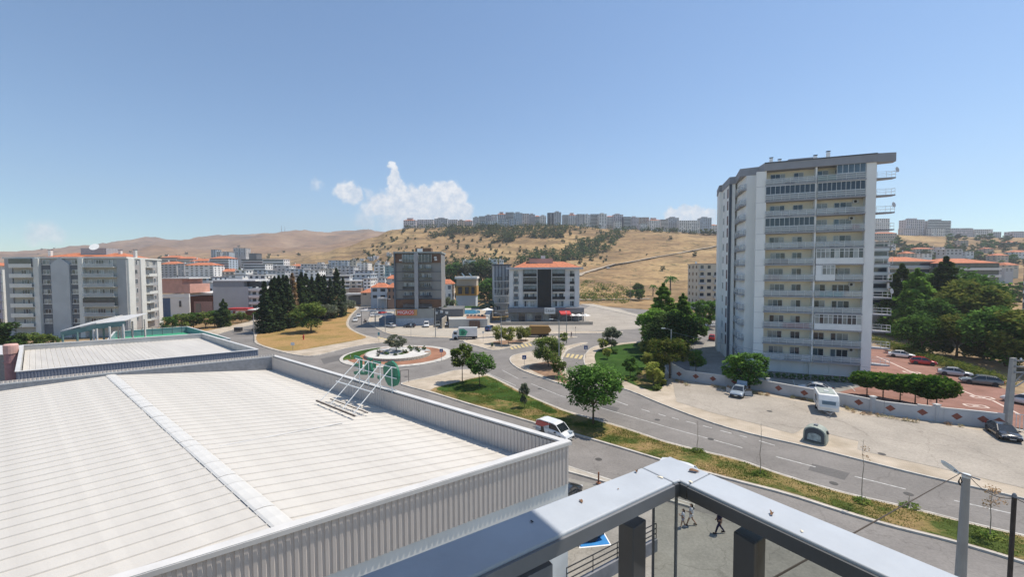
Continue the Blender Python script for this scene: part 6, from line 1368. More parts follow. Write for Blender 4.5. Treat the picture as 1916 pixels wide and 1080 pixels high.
sapling(1305, 845, 787, 'thin leafless sapling on the median just right of the railing corner', 0, 1); sapling(1422, 889, 792, 'tall thin leafless sapling on the median below the parked silver car', 0, 2)
sapling(1613, 940, 823, 'tallest bare sapling on the median with a few withered leaves', 2, 3); sapling(1852, 1005, 912, 'sapling with a brown withered crown on the median near the lamp post', 9, 4)
sapling(1701, 949, 930, 'short stub of a sapling on the median between the two lamp poles', 0, 5)
# dark cypress row and trees of the dry field
CY = [(497, 623, 530, 'cypress2'), (511, 620, 527, 'cypress2'), (524, 617, 519, 'cypress'), (538, 614, 520, 'cypress2'), (549, 612, 515, 'brown'), (561, 609, 520, 'cypress'), (574, 602, 516, 'cypress2'), (586, 600, 522, 'cypress'), (597, 598, 514, 'cypress'),
      (608, 595, 518, 'cypress2'), (619, 597, 523, 'cypress'), (631, 594, 505, 'cypress'), (643, 592, 521, 'slim'), (516, 615, 521, 'cypress'), (566, 604, 512, 'cypress'), (603, 596, 520, 'cypress2'), (532, 611, 517, 'slim'), (585, 600, 519, 'slim')]
for k, (x, b_, t_, key) in enumerate(sorted(CY)):
    o = hs(key, x, b_, t_, f'{"withered brown" if key == "brown" else ("slim dark" if key == "slim" else "dark")} cypress of the dense row on the dry field, {ORD[k]} from the left', z=.0, group='cypresses on the dry field', cat='tree'); o.scale.x *= 1.15; o.scale.y *= 1.15
hs('round', 582, 622, 566, 'round bright green tree standing alone before the dark cypresses'); hs('olive', 627, 594, 562, 'grey-green olive tree at the right end of the cypress row'); hs('olive', 608, 600, 568, 'grey-green olive tree between the round tree and the last cypresses'); hs('olive', 648, 586, 560, 'small grey-green olive tree nearest the left road'); 
hs('broad', 612, 592, 566, 'dark olive bush low behind the grey-green olives', cm='olive')
# trees behind the left court
for k, (x, b_, t_, key, cm) in enumerate([(318, 622, 592, 'broad', 'deep'), (340, 618, 586, 'broad', 'mid'), (362, 615, 584, 'broad', 'deep'), (385, 614, 584, 'round', 'mid'), (402, 612, 580, 'broad', 'deep'), (419, 612, 562, 'conifer2', 'dark'), (452, 604, 583, 'ball', 'mid'), (466, 603, 590, 'ball', 'mid'), (436, 605, 586, 'ball', 'mid'), (478, 598, 583, 'ball', 'deep')]):
    hs(key, x, b_, t_, f'{"dark conifer" if key == "conifer2" else "green bushy tree"} behind the green roof court, {ORD[k]} from the left', z=0, cm=cm, group='trees behind the green roof court')
for k, (x, b_, t_, key) in enumerate([(0, 670, 600, 'broad'), (18, 668, 628, 'broad'), (60, 662, 622, 'broad'), (88, 655, 626, 'round'), (-14, 655, 615, 'broad'), (105, 652, 634, 'ball')]):
    hs(key, x, b_, t_, f'leafy tree below the left apartment block, {ORD[sorted([0, 18, 60, 88, -14, 105]).index(x)]} from the frame edge', z=0, cm=['dark', 'deep', 'mid', 'mid', 'dark', 'deep'][k], group='trees below the left apartment block')
# behind the supermarket and round the pool
MT = [(836, 545, 503, 'broad'), (848, 548, 492, 'darkbroad'), (862, 540, 495, 'broad'), (876, 545, 490, 'darkbroad'), (890, 540, 488, 'broad'), (905, 545, 487, 'darkbroad'), (918, 548, 492, 'broad'), (932, 550, 500, 'broad'), (850, 562, 530, 'broad'), (868, 566, 548, 'broad'), (884, 568, 550, 'broad'), (900, 566, 540, 'broad'), (921, 560, 527, 'broad'), (912, 556, 522, 'darkbroad')]
for k, (x, b_, t_, key) in enumerate(sorted(MT)):
    g = XY(x, 330 if b_ < 552 else 255); plant(key, g, f'dark tree of the grove between the two middle blocks, {ORD[k]} from the left', sc=(AT(x, t_, g.y).z - g.z) / (10 if key == 'darkbroad' else 8), group='grove between the two middle blocks', cm=['dark', 'deep', 'olive'][k % 3])
for x, b_, t_, key, lab in [(830, 603, 570, 'ball2', 'olive bush at the right corner of the supermarket block'), (846, 588, 560, 'palm', 'palm at the left end of the swimming pool'), (879, 576, 548, 'palm', 'palm behind the middle of the swimming pool'), (891, 574, 552, 'palm', 'palm behind the right end of the pool'),
                      (915, 590, 558, 'palmlow', 'low bushy palm right of the pool'), (838, 590, 556, 'ball2', 'leafy bush between the supermarket block and the pool'), (826, 602, 575, 'palmlow', 'low palm against the dark wing of the supermarket'), (708, 567, 549, 'broad', 'bright tree beside the white carport'), (693, 568, 552, 'broad', 'green tree at the bend of the left road'), (783, 608, 590, 'palmlow', 'small fan palm against the supermarket wall')]:
    hs(key, x, b_, t_, lab, z=0)
for x, Y, h, key, lab in [(1195, 290, 8, 'darkbroad', 'wide dark tree left of the palm on the golden slope'), (1180, 270, 6, 'broad', 'dark tree at the left of the three below the golden slope'), (1197, 262, 7.5, 'broad', 'dark tree lowest of the three below the golden slope'), (1255, 290, 14, 'palm', 'tall palm on the golden slope'), (1222, 285, 8, 'palm', 'short palm right of the wide dark tree')]:
    g = XY(x, Y); plant(key, g, lab, sc=h / (6 if key == 'palm' else (10 if key == 'darkbroad' else 8)))
# scrub patch at the foot of the golden slope: one mass
b = MB(); q = random.Random(41)
for k in range(110):
    px = 1088 + 85 * q.random() ** 1.3; Y = q.uniform(262, 345) - (px - 1088) * .25; g = XY(px, Y); leaves(b, q, (g.x, g.y, g.z + .8), (2.4, 2.4, 1.5), 26, .55)
b.build('scrub', LV['pine'], kind='stuff', label='green scrub patch at the foot of the golden slope')
# hillside bushes
hl = []; q = random.Random(51)
for k in range(230):
    t = q.random(); px = q.uniform(640, 1140)
    lo = 505 - max(0, (700 - px)) * .1; hi = 432 + max(0, 735 - px) * .75
    if hi > lo - 10: continue
    py = q.uniform(hi, lo)
    if px < 760 and q.random() < .45: py = hi + (lo - hi) * (.2 + .5 * (int(q.random() * 4) / 4)) + q.uniform(-1.5, 1.5)
    if 850 < px < 1030 and py < 458: continue
    g = TP(px, py)
    if g: hl.append((px, g))
for px, py in [(835, 441), (843, 447), (851, 444), (868, 450), (884, 452), (893, 455), (900, 450), (858, 455), (874, 462), (1190, 430), (1160, 470), (1210, 478), (1255, 447), (1300, 480), (1320, 500), (1140, 455), (1240, 506), (985, 470), (1005, 476), (1035, 468)]:
    g = TP(px, py)
    if g: hl.append((px, g))
hl.sort(key=lambda t: t[0])
cnt_ = {}
def place_label(kind, px, zones):
    for lim, nm in zones:
        if px < lim: break
    n = cnt_.get((kind, nm), 0); cnt_[(kind, nm)] = n + 1; return f'{kind} {nm}, {ORD[min(n, 88)]} from left'
HZ = [(740, 'left of the brown block'), (830, 'above the brown block'), (950, 'between the middle blocks'), (1090, 'above the white block'), (9999, 'right of the white block')]
for k, (px, g) in enumerate(hl):
    plant('hill' if q.random() < .6 else 'hill2', g, place_label('small dark tree on the dry hillside', px, HZ), sc=q.uniform(.55, 1.35), group='small trees dotted on the dry hillside', name='hillside_tree')
# woods on the crest read as one mass each
def wood(name, regs, m, n, s, r, lab, seed):
    b = MB(); q = random.Random(seed)
    for (poly, cnt) in regs:
        xs = [p[0] for p in poly]; ys_ = [p[1] for p in poly]
        k = 0; tries = 0
        while k < cnt and tries < cnt * 20:
            tries += 1; x, y = q.uniform(min(xs), max(xs)), q.uniform(min(ys_), max(ys_)); ins = False
            for i in range(len(poly)):
                (x1, y1), (x2, y2) = poly[i], poly[i - 1]
                if (y1 > y) != (y2 > y) and x < (x2 - x1) * (y - y1) / (y2 - y1) + x1: ins = not ins
            if not ins: continue
            g = TP(x, y)
            if g is None or g.y > 900: continue
            rr = r * q.uniform(.6, 1.2); leaves(b, q, (g.x, g.y, g.z + rr * .7), (rr, rr, rr * 1.0), n, s); k += 1
    b.build(name, m, label=lab, kind='stuff')
wood('crest_wood', [([(800, 440), (845, 431), (900, 427), (975, 426), (985, 440), (960, 447), (910, 444), (850, 438), (812, 446)], 260), ([(978, 424), (1045, 422), (1062, 432), (1050, 447), (990, 446)], 170), ([(740, 425), (800, 424), (930, 424), (930, 428), (800, 429), (742, 428)], 90),
                    ([(940, 450), (962, 445), (960, 452), (905, 456)], 30)], LV['hill'], 22, 1.25, 4.6, 'dark green wood spread along the crest below the hilltop blocks', 61)
wood('ravine_wood', [([(1050, 470), (1090, 452), (1130, 440), (1160, 432), (1175, 436), (1140, 470), (1100, 486), (1060, 488), (1035, 492)], 230), ([(965, 492), (1000, 474), (1035, 470), (1045, 488), (1000, 497)], 80), ([(1048, 425), (1150, 426), (1345, 438), (1345, 442), (1150, 431), (1050, 430)], 80),
                     ([(850, 488), (930, 484), (960, 492), (930, 505), (840, 505)], 60)], LV['dark'], 22, 1.25, 4.6, 'dense dark wood filling the ravine beside the golden slope', 62)
for k, (x, t_) in enumerate([(1257, 9), (1262, 9), (1213, 7), (1235, 9), (1316, 12), (1324, 13), (1338, 12), (1290, 6), (1278, 6)]):
    g = XY(x, 690); plant('far', g, f'dark tree at the hilltop edge left of the tower, {ORD[sorted([1257, 1262, 1213, 1235, 1316, 1324, 1338, 1290, 1278]).index(x)]} from the left', sc=t_ / 8, group='trees at the hilltop edge left of the tower')
# right side: big garden trees
RTs = [('conifer2', 1684, 640, 500, 'dark'), ('conifer', 1712, 660, 508, 'bright'), ('conifer2', 1765, 655, 487, 'dark'), ('darkbroad', 1742, 668, 560, 'deep'), ('darkbroad', 1813, 668, 527, 'pine'), ('darkbroad', 1795, 640, 505, 'deep'), ('darkbroad', 1725, 690, 592, 'deep'), ('darkbroad', 1790, 695, 590, 'pine'),
       ('darkbroad', 1840, 700, 596, 'pine'), ('darkbroad', 1882, 712, 578, 'deep'), ('broad', 1668, 640, 560, 'deep'), ('broad', 1700, 672, 595, 'mid'), ('darkbroad', 1860, 690, 600, 'dark'), ('broad', 1930, 725, 575, 'pine'), ('broad', 1755, 650, 580, 'dark'), ('darkbroad', 1905, 690, 585, 'pine'), ('broad', 1655, 625, 548, 'dark')]
for k, (key, x, b_, t_, cm) in enumerate(sorted(RTs, key=lambda r: r[1])):
    hs(key, x, b_, t_, f'{"tall conifer" if "conifer" in key else "dense dark green tree"} in the grove beyond the parked cars, {ORD[k]} from the tower', z=0, dy=-27, cm=cm, group='grove beyond the parked cars')
q = random.Random(71)
for px in sorted(q.uniform(1642, 1925) for _ in range(190)):
    py = q.uniform(446, 500)
    if 1690 < px < 1775 and 446 < py < 462: continue
    g = TP(px, py)
    if g: plant(q.choice(['far', 'farg', 'far']), g, place_label('dark tree among hillside houses', px, [(1720, 'beside the tower'), (1800, 'below the hilltop towers'), (1860, 'left of the frame edge houses'), (9999, 'near the right frame edge')]), sc=q.uniform(.55, 1.15) * (g.y / 500) ** .3, group='trees among the hillside houses', name='hillside_tree')
for k, (x, Y) in enumerate([(1850, 230), (1870, 240), (1890, 225), (1905, 235), (1880, 200), (1840, 215), (1900, 205), (1865, 205), (1820, 222), (1915, 260), (1895, 275), (1660, 200), (1672, 215)]):
    plant('farg' if k % 2 else 'far', XY(x, Y), f'dark bushy tree on the flat between the hillside and the parked cars, {ORD[k]}', sc=q.uniform(.6, .9), group='trees on the flat behind the grove')
for k, px in enumerate(sorted(q.uniform(310, 735) for _ in range(120))):   # trees sprinkled in the town
    Y = q.uniform(250, 520); plant('farg' if k % 2 else 'far', XY(px, Y), place_label('small green tree between the town houses', px, [(480, 'left of the cypress row'), (650, 'behind the cypress row'), (9999, 'right of the cypress row')]), sc=q.uniform(.4, .8), group='trees between the town houses', name='town_tree')
for px in sorted(q.uniform(40, 560) for _ in range(26)):
    py = q.uniform(462, 492); g = TP(px, py)
    if g: plant('far', g, place_label('lone dark bush', px, [(9999, 'on the bare far hills')]), sc=q.uniform(.5, 1.3), group='bushes on the bare far hills', name='far_bush')
# beds, weeds and grass
b = MB(); q = random.Random(81)
for k in range(340):
    t = q.random(); px = 1652 + t * 268; py = 643 + t * 88 + q.uniform(-4, 4); g = GP(px, py, .0); g.y += q.uniform(2.5, 7.5); g.x += 1.5; leaves(b, q, (g.x, g.y, .5), (1.3, 1.3, .75), 46, .16)
b.build('hedge_bank', LV['pine'], kind='stuff', label='bank of mixed shrubs and weeds behind the parked cars')
b = MB()
for k in range(60): t = q.random(); px = 1652 + t * 268; py = 645 + t * 88 + q.uniform(-3, 3); g = GP(px, py, .0); g.y += 3.2; g.x += 1.5; leaves(b, q, (g.x, g.y, .3), (.8, .8, .4), 26, .12)
b.build('dry_weeds', LV['dry'], kind='stuff', label='dry weeds in front of the shrub bank')
b = MB()
for x0, x1, y0, y1, n in [(1265, 1290, 712, 722, 40), (1330, 1360, 722, 728, 30), (1400, 1440, 733, 740, 50), (1480, 1530, 743, 752, 80), (1580, 1600, 762, 772, 20), (1600, 1720, 772, 790, 60), (1770, 1800, 793, 800, 14)]:
    for k in range(n): t = q.random(); g = GP(x0 + (x1 - x0) * t, y0 + (y1 - y0) * t + q.uniform(-1, 3), .13); leaves(b, q, (g.x, g.y, .28), (.22, .2, .26), 16, .06)
b.build('wall_weeds', LV['dry'], kind='stuff', label='dry weeds growing along the foot of the diamond wall')
b = MB()   # tufts on the verge
GW = [tuple(GP(x, y, .15)[:2]) for x, y in GR]
def inside(x, y, P):
    r = False
    for i in range(len(P)):
        (x1, y1), (x2, y2) = P[i], P[i - 1]
        if (y1 > y) != (y2 > y) and x < (x2 - x1) * (y - y1) / (y2 - y1) + x1: r = not r
    return r
vs, fs = b.v, b.f; n_ = 0
while n_ < 26000:
    x, y = q.uniform(-12, 36), q.uniform(18, 74)
    if not inside(x, y, GW): continue
    v = noise.noise(Vector((x, y, 0)) * .35) + .5 * noise.noise(Vector((x, y, 3)) * 1.3)
    if v < q.uniform(-.5, .6): continue
    n_ += 1; a = q.uniform(0, 6.28); h = q.uniform(.04, .13); w = .035; o = len(vs); dx, dy = math.cos(a) * w, math.sin(a) * w
    vs += [(x - dx, y - dy, .15), (x + dx, y + dy, .15), (x + q.uniform(-.05, .05), y + q.uniform(-.05, .05), .15 + h)]; fs.append((o, o + 1, o + 2)); b.mi.append(0)
b.build('grass', leaf_mat('grass_blade', (.07, .12, .02), (.26, .25, .07), .3, .5), kind='stuff', label='patchy grass on the median')
b = MB(); LW = [tuple(GP(x, y, .15)[:2]) for x, y in [(1112, 663), (1121, 654), (1153, 646), (1199, 641), (1222, 640), (1236, 665), (1246, 700), (1237, 738), (1189, 722), (1153, 705), (1119, 684), (1113, 674)]]
for k in range(14):   # low bushes at the tower foot
    x = 1440 + k * 13.5; g = GP(x, 706 + k * .9, .13); g.y -= .3
    c = MB(); leaves(c, q, (0, 0, .5), (.55, .45, .5), 160, .12); c.build('flower_bed_bush', LV['deep'], label=f'low dark bush at the foot of the tower front, {ORD[k]} from the left', cat='bush', group='bushes at the tower foot').location = g
# roundabout planting
def rb(x, y, z=.9): return Vector(ROUND.location) + Vector((x, y, z))
for k in range(26):
    a = k * 2.399; r_ = 1.6 + 4.9 * ((k * .618) % 1); MB().lathe([(.55 + .4 * ((k * .37) % 1), 0), (.5, .04), (.02, .05)], 10).build('planting_patch', [GREYB, SOIL, G_LAWN, GREYB][k % 4], ROUND).location = (r_ * math.cos(a), r_ * math.sin(a), .90 - .2 * r_ / 6.9)
plant('olive', rb(-.6, .6, .85), 'single olive tree with a dark trunk in the middle of the roundabout bed', sc=.72)
RBS = [(2.2, 3.8, .5), (3.2, 3.4, .45), (1.4, 4.6, .45), (3.9, 1.9, .5), (2.6, 1.2, .4), (1.6, -.6, .5), (2.1, -1.2, .4), (-2.4, -2.2, .45), (-1.6, -2.9, .4), (.4, -3.6, .4), (4.6, .4, .4), (-4.4, -.2, .4), (5.2, 3.2, .5), (-3.2, -4.2, .4)]
for k, (x, y, s) in enumerate(RBS):
    plant('bush', rb(x, y, .78), f'low dark shrub in the white bed of the roundabout, {ORD[sorted(q_[0] for q_ in RBS).index(x)]} from the left', 'shrub', sc=s, group='shrubs in the roundabout bed', name='shrub', cm='olive' if k % 2 else 'deep')
# ------------------------------------------------------------------ vehicles
TYRE = mat('tyre_rubber', (.02, .02, .02), .9); RIM = mat('wheel_rim', (.45, .45, .46), .35, .05, 3, metal=.6); CG_ = mat('car_glass', (.02, .025, .03), .05, .2, 1, spec=.9)
HLM = mat('headlight', (.75, .76, .78), .1, .05, 5); TLM = mat('tail_light', (.35, .02, .02), .2, .1, 5); PLM = mat('number_plate', (.75, .75, .72), .4, .05, 5); BLKP = mat('black_plastic', (.03, .03, .033), .6)
def paint(n, c): 
    m = mat('car_paint_' + n, c, .25, .04, 1.5, spec=.6); m.node_tree.nodes['Principled BSDF'].inputs['Coat Weight'].default_value = .6; return m
PT_ = {'white': paint('white', (.72, .72, .71)), 'silver': paint('silver', (.42, .44, .46)), 'red': paint('red', (.42, .02, .02)), 'grey': paint('grey', (.16, .17, .165)), 'black': paint('black', (.015, .017, .02)), 'blue': paint('blue', (.03, .06, .16)), 'rose': paint('rose', (.60, .55, .53)), 'bluegrey': paint('bluegrey', (.30, .35, .40))}
# kind: length, width, body height line, cabin side profile, cabin top half width
KINDS_ = {
 'sedan': (4.5, 1.78, [(-2.25, .62), (-2.15, .90), (-1.5, 1.00), (0, .97), (.95, .93), (1.7, .84), (2.12, .70), (2.25, .50)], [(-1.75, .95), (-1.0, 1.38), (-.2, 1.46), (.35, 1.42), (1.15, .92)], .60),
 'hatch': (4.0, 1.72, [(-2.0, .6), (-1.97, .95), (-1.0, 1.0), (0, .98), (.8, .95), (1.45, .86), (1.85, .7), (2.0, .5)], [(-1.93, .98), (-1.55, 1.42), (-.5, 1.5), (.2, 1.47), (1.05, .93)], .60),
 'suv': (4.6, 1.85, [(-2.3, .7), (-2.25, 1.1), (-1, 1.12), (0, 1.1), (1.0, 1.06), (1.8, .98), (2.2, .8), (2.3, .55)], [(-2.2, 1.1), (-1.8, 1.62), (-.6, 1.72), (.4, 1.68), (1.25, 1.06)], .66),
 'wagon': (4.85, 1.84, [(-2.42, .65), (-2.36, 1.0), (-1, 1.03), (0, 1.0), (1.0, .97), (1.8, .88), (2.28, .72), (2.42, .5)], [(-2.3, 1.0), (-1.8, 1.46), (-.6, 1.56), (.3, 1.52), (1.15, .96)], .62),
 'van': (4.4, 1.80, [(-2.2, .7), (-2.18, 1.15), (-1, 1.17), (.6, 1.15), (1.25, 1.08), (1.8, .98), (2.1, .8), (2.2, .5)], [(-2.17, 1.15), (-2.05, 1.72), (-1.6, 1.85), (.3, 1.83), (.75, 1.72), (1.45, 1.06)], .74)}
CARM = {}
def car_meshes(kind):
    if kind in CARM: return CARM[kind]
    L_, W_, line, cab, tw = KINDS_[kind]; hw = W_ / 2
    def zl(x): return float(np.interp(x, [p[0] for p in line], [p[1] for p in line]))
    b = MB(); xs = sorted(set([p[0] for p in line] + list(np.linspace(-L_ / 2 + .3, L_ / 2 - .3, 11)))); ring = []
    for x in xs:
        e = abs(x) / (L_ / 2); w = hw * (1 - .13 * max(0, (e - .72) / .28) ** 1.6); zt = zl(x); zb = .22 + .12 * max(0, (e - .85) / .15)
        ring.append([(x, -w * .92, zb), (x, -w, zb + .16), (x, -w, zt * .68), (x, -w * .96, zt * .93), (x, -w * .82, zt), (x, 0, zt + .035), (x, w * .82, zt), (x, w * .96, zt * .93), (x, w, zt * .68), (x, w, zb + .16), (x, w * .92, zb)])
    n = 11; b.v = [p for r in ring for p in r]
    for i in range(len(ring) - 1):
        for k in range(n): b.f.append((i * n + k, (i + 1) * n + k, (i + 1) * n + (k + 1) % n, i * n + (k + 1) % n))
    b.f += [tuple(range(n)), tuple(range((len(ring) - 1) * n, len(ring) * n))[::-1]]; b.mi = [0] * len(b.f); body = b.mesh('body', PT_['white'], True)
    bb = .86 * hw + .0; g = MB(); cs = []
    for x, z in cab: t = (z - cab[0][1]) / (max(c[1] for c in cab) - cab[0][1]); w = bb * (1 - t) + tw * t; cs.append((x, w, z))
    vs = [(x, -w, z) for x, w, z in cs] + [(x, w, z) for x, w, z in cs]; m = len(cs); zf = cab[0][1] - .05
    vs += [(cs[0][0], -bb, zf), (cs[-1][0], -bb, zf), (cs[0][0], bb, zf), (cs[-1][0], bb, zf)]
    fs = [(i, i + 1, m + i + 1, m + i) for i in range(m - 1)] + [tuple(range(m))[::-1], tuple(range(m, 2 * m)), (0, 2 * m, 2 * m + 1, m - 1)[::-1], (m, 2 * m + 2, 2 * m + 3, 2 * m - 1)]
    g.add(vs, fs); gm = g.mesh('windows', CG_)
    r = MB(); top = [c for c in cs if c[2] > max(q_[2] for q_ in cs) - .14]; o = .02
    for i in range(len(top) - 1):
        (xa, wa, za), (xb, wb, zb2) = top[i], top[i + 1]; r.add([(xa, -wa - .02, za - .03), (xb, -wb - .02, zb2 - .03), (xb, wb + .02, zb2 - .03), (xa, wa + .02, za - .03), (xa, -wa + .04, za + o), (xb, -wb + .04, zb2 + o), (xb, wb - .04, zb2 + o), (xa, wa - .04, za + o)], [(4, 5, 6, 7), (0, 1, 5, 4), (3, 7, 6, 2), (0, 4, 7, 3), (1, 2, 6, 5)])
    for sg in (-1, 1):
        r.bar((cs[0][0], sg * cs[0][1], cs[0][2]), (top[0][0], sg * top[0][1], top[0][2]), .09, .05); r.bar((cs[-1][0], sg * cs[-1][1], cs[-1][2]), (top[-1][0], sg * top[-1][1], top[-1][2]), .07, .05)
        xm = (cs[0][0] + cs[-1][0]) / 2 + .1; r.bar((xm, sg * (bb + .005), zf), (xm, sg * (tw + .012), max(c[2] for c in cs) - .03), .07, .03)
    rm = r.mesh('roof', PT_['white'])
    wh = MB().tube([(0, -.10, 0), (0, .10, 0)], .31, 16).mesh('wheel', TYRE); ri = MB().tube([(0, -.112, 0), (0, -.09, 0)], .2, 12).mesh('rim', RIM)
    ar = MB().tube([(0, -.02, 0), (0, .02, 0)], .37, 16).mesh('wheel_arch', BLKP)
    hl_ = MB().box(-.12, .03, -.2, .2, -.07, .07).mesh('headlight', HLM); tl_ = MB().box(-.03, .05, -.13, .13, -.1, .1).mesh('tail_light', TLM); pl_ = MB().box(-.01, .01, -.25, .25, -.06, .06).mesh('number_plate', PLM)
    mi_ = MB().box(-.08, .08, -.09, .09, -.06, .06).mesh('mirror', BLKP); bu = MB().box(-.04, .04, -hw * .75, hw * .75, -.07, .07).mesh('grille', BLKP)
    CARM[kind] = (body, gm, rm, wh, ri, ar, hl_, tl_, pl_, mi_, bu, L_, hw); return CARM[kind]
def car(kind, col, rear, front, lab, z=0.0, cat='car', group=None, pos=None, ang=None, name='parked_car', far=False, centre=None):
    if pos is None: a, c = GP(*rear, z), GP(*front, z); pos = (a + c) / 2 if centre is None else GP(*centre, z); ang = math.atan2(c.y - a.y, c.x - a.x)
    body, gm, rm, wh, ri, ar, hl_, tl_, pl_, mi_, bu, L_, hw = car_meshes(kind)
    t = thing(name, lab, cat, pos, ang, group)
    for nm, me in (('body', body), ('roof', rm)):
        o = inst(nm, me, t); o.material_slots[0].link = 'OBJECT'; o.material_slots[0].material = PT_[col]
    inst('windows', gm, t)
    for sx_ in (-1, 1):
        for sy in (-1, 1):
            w = inst('wheel', wh, t, (sx_ * L_ * .30, sy * (hw - .11), .31), math.pi if sy > 0 else 0); inst('rim', ri, w)
            if not far: inst('wheel_arch', ar, t, (sx_ * L_ * .30, sy * (hw - .015), .36))
    for sy in (-1, 1):
        inst('headlight', hl_, t, (L_ / 2 - .12, sy * hw * .66, .62)); inst('tail_light', tl_, t, (-L_ / 2 - .0, sy * hw * .72, .78))
        if not far: inst('mirror', mi_, t, (L_ * .17, sy * (hw + .07), .98))
    if not far: inst('number_plate', pl_, t, (L_ / 2 + .01, 0, .42)); inst('number_plate', pl_, t, (-L_ / 2 - .01, 0, .6)); inst('grille', bu, t, (L_ / 2 - .02, 0, .48))
    return t
sc1 = car('sedan', 'bluegrey', (1394, 729), (1371, 751), 'silver car parked under the large tree with its doors standing open', .15)
dr = MB().box(-.95, 0, -.03, .03, .3, .95); dr.box(-.9, -.05, -.02, .02, .951, 1.3)
for s in (-1, 1):
    o = MB().box(-.95, 0, -.03, .03, .3, .95).build('open_door', PT_['bluegrey'], sc1); o.location = (.75, s * .9, 0); o.rotation_euler.z = -s * R(58); MB().box(-.85, -.08, -.015, .015, .96, 1.32).build('door_window', CG_, o)
lid = MB().box(-.9, 0, -.7, .7, 0, .04).build('open_boot_lid', PT_['bluegrey'], sc1); lid.location = (-1.5, 0, 1.0); lid.rotation_euler.y = R(62)
car('sedan', 'white', (1545, 737), (1503, 731), 'white car whose roof shows above the diamond wall left of the caravan', .14)
car('sedan', 'black', (1857, 803), (1898, 832), 'black car parked in the lot near the tall concrete pole at the right edge', .15)
car('sedan', 'white', (1666, 667), (1708, 671), 'white sedan farthest along the red paved court, nearest the tower', .14, group='cars on the red paved court')
car('hatch', 'red', (1702, 680), (1754, 685), 'bright red car on the red paved court', .14, group='cars on the red paved court')
car('sedan', 'silver', (1757, 700), (1818, 707), 'silver sedan on the red paved court, right of the red car', .14, group='cars on the red paved court')
car('wagon', 'grey', (1868, 723), (1802, 716), 'dark grey estate car facing left on the red paved court', .14, group='cars on the red paved court')
car('sedan', 'white', (1945, 762), (1894, 752), 'white car cut off by the right edge behind the concrete pole', .14, group='cars on the red paved court')
car('sedan', 'black', (1036, 1010), (1097, 1002), 'black car standing on the blue marked bay below the railing', .01); car('sedan', 'black', (1046, 955), (1066, 929), 'black car showing only its corner behind the hall wall', .01)
car('van', 'white', (1256, 903), (1302, 916), 'white van whose roof just shows behind the railing corner', 0, cat='van', name='parked_van')
vn = car('van', 'white', (1008, 808), (1070, 829), 'white delivery van with red, black and grey markings beside the median', 0, cat='van', name='delivery_van')
for sd in (-1, 1):
    y = sd * .80
    def vp(pts, nm, m, off=.0):
        b = MB(); v1 = [(x, sd * (.905 - max(0, z - 1.15) * .28 + off), z) for x, z in pts]; v2 = [(x, yy - sd * .015, z) for x, yy, z in v1]; n = len(pts)
        b.add(v1 + v2, [tuple(range(n)), tuple(range(n, 2 * n))[::-1]] + [(i, (i + 1) % n, n + (i + 1) % n, n + i) for i in range(n)]); b.build(nm, m, vn)
    vp([(-2.12, 1.15), (-2.02, 1.66), (-1.5, 1.72), (-.1, 1.70), (-1.1, 1.2)], 'side_panel', PT_['white'], .012)
    vp([(-2.12, 1.16), (-2.04, 1.70), (-1.2, 1.74), (.1, 1.70), (-1.1, 1.18)], 'red_marking', PT_['red'], .025)
    vp([(-1.3, .5), (-1.35, 1.28), (-1.0, 1.28), (-.7, .5)], 'black_marking', PT_['black'], .015)
    vp([(-2.1, .62), (-2.1, .95), (-1.4, .9), (-1.4, .6)], 'grey_marking', PT_['bluegrey'], .015); vp([(-.3, .62), (-.3, .85), (.9, .78), (1.0, .6)], 'grey_marking', PT_['silver'], .015)
    vp([(-1.0, 1.2), (-.9, 1.62), (-.2, 1.64), (-.15, 1.2)], 'side_panel', PT_['silver'], .014)
MB().box(1.5, 2.15, .1, .7, 0, .015).build('bonnet_print', PT_['bluegrey'], vn).location.z = 1.02
for k, (r_, f_, col, kd, lab) in enumerate([((666, 598.5), (663.5, 605), 'white', 'hatch', 'nearest of the three pale cars driving on the left road'), ((672, 591), (669.5, 596.5), 'white', 'sedan', 'middle one of the three pale cars on the left road'), ((686, 579.5), (684, 584), 'rose', 'hatch', 'farthest of the three pale cars on the left road')]):
    car(kd, col, r_, f_, lab, 0, group='cars driving on the left road', far=True, name='moving_car')
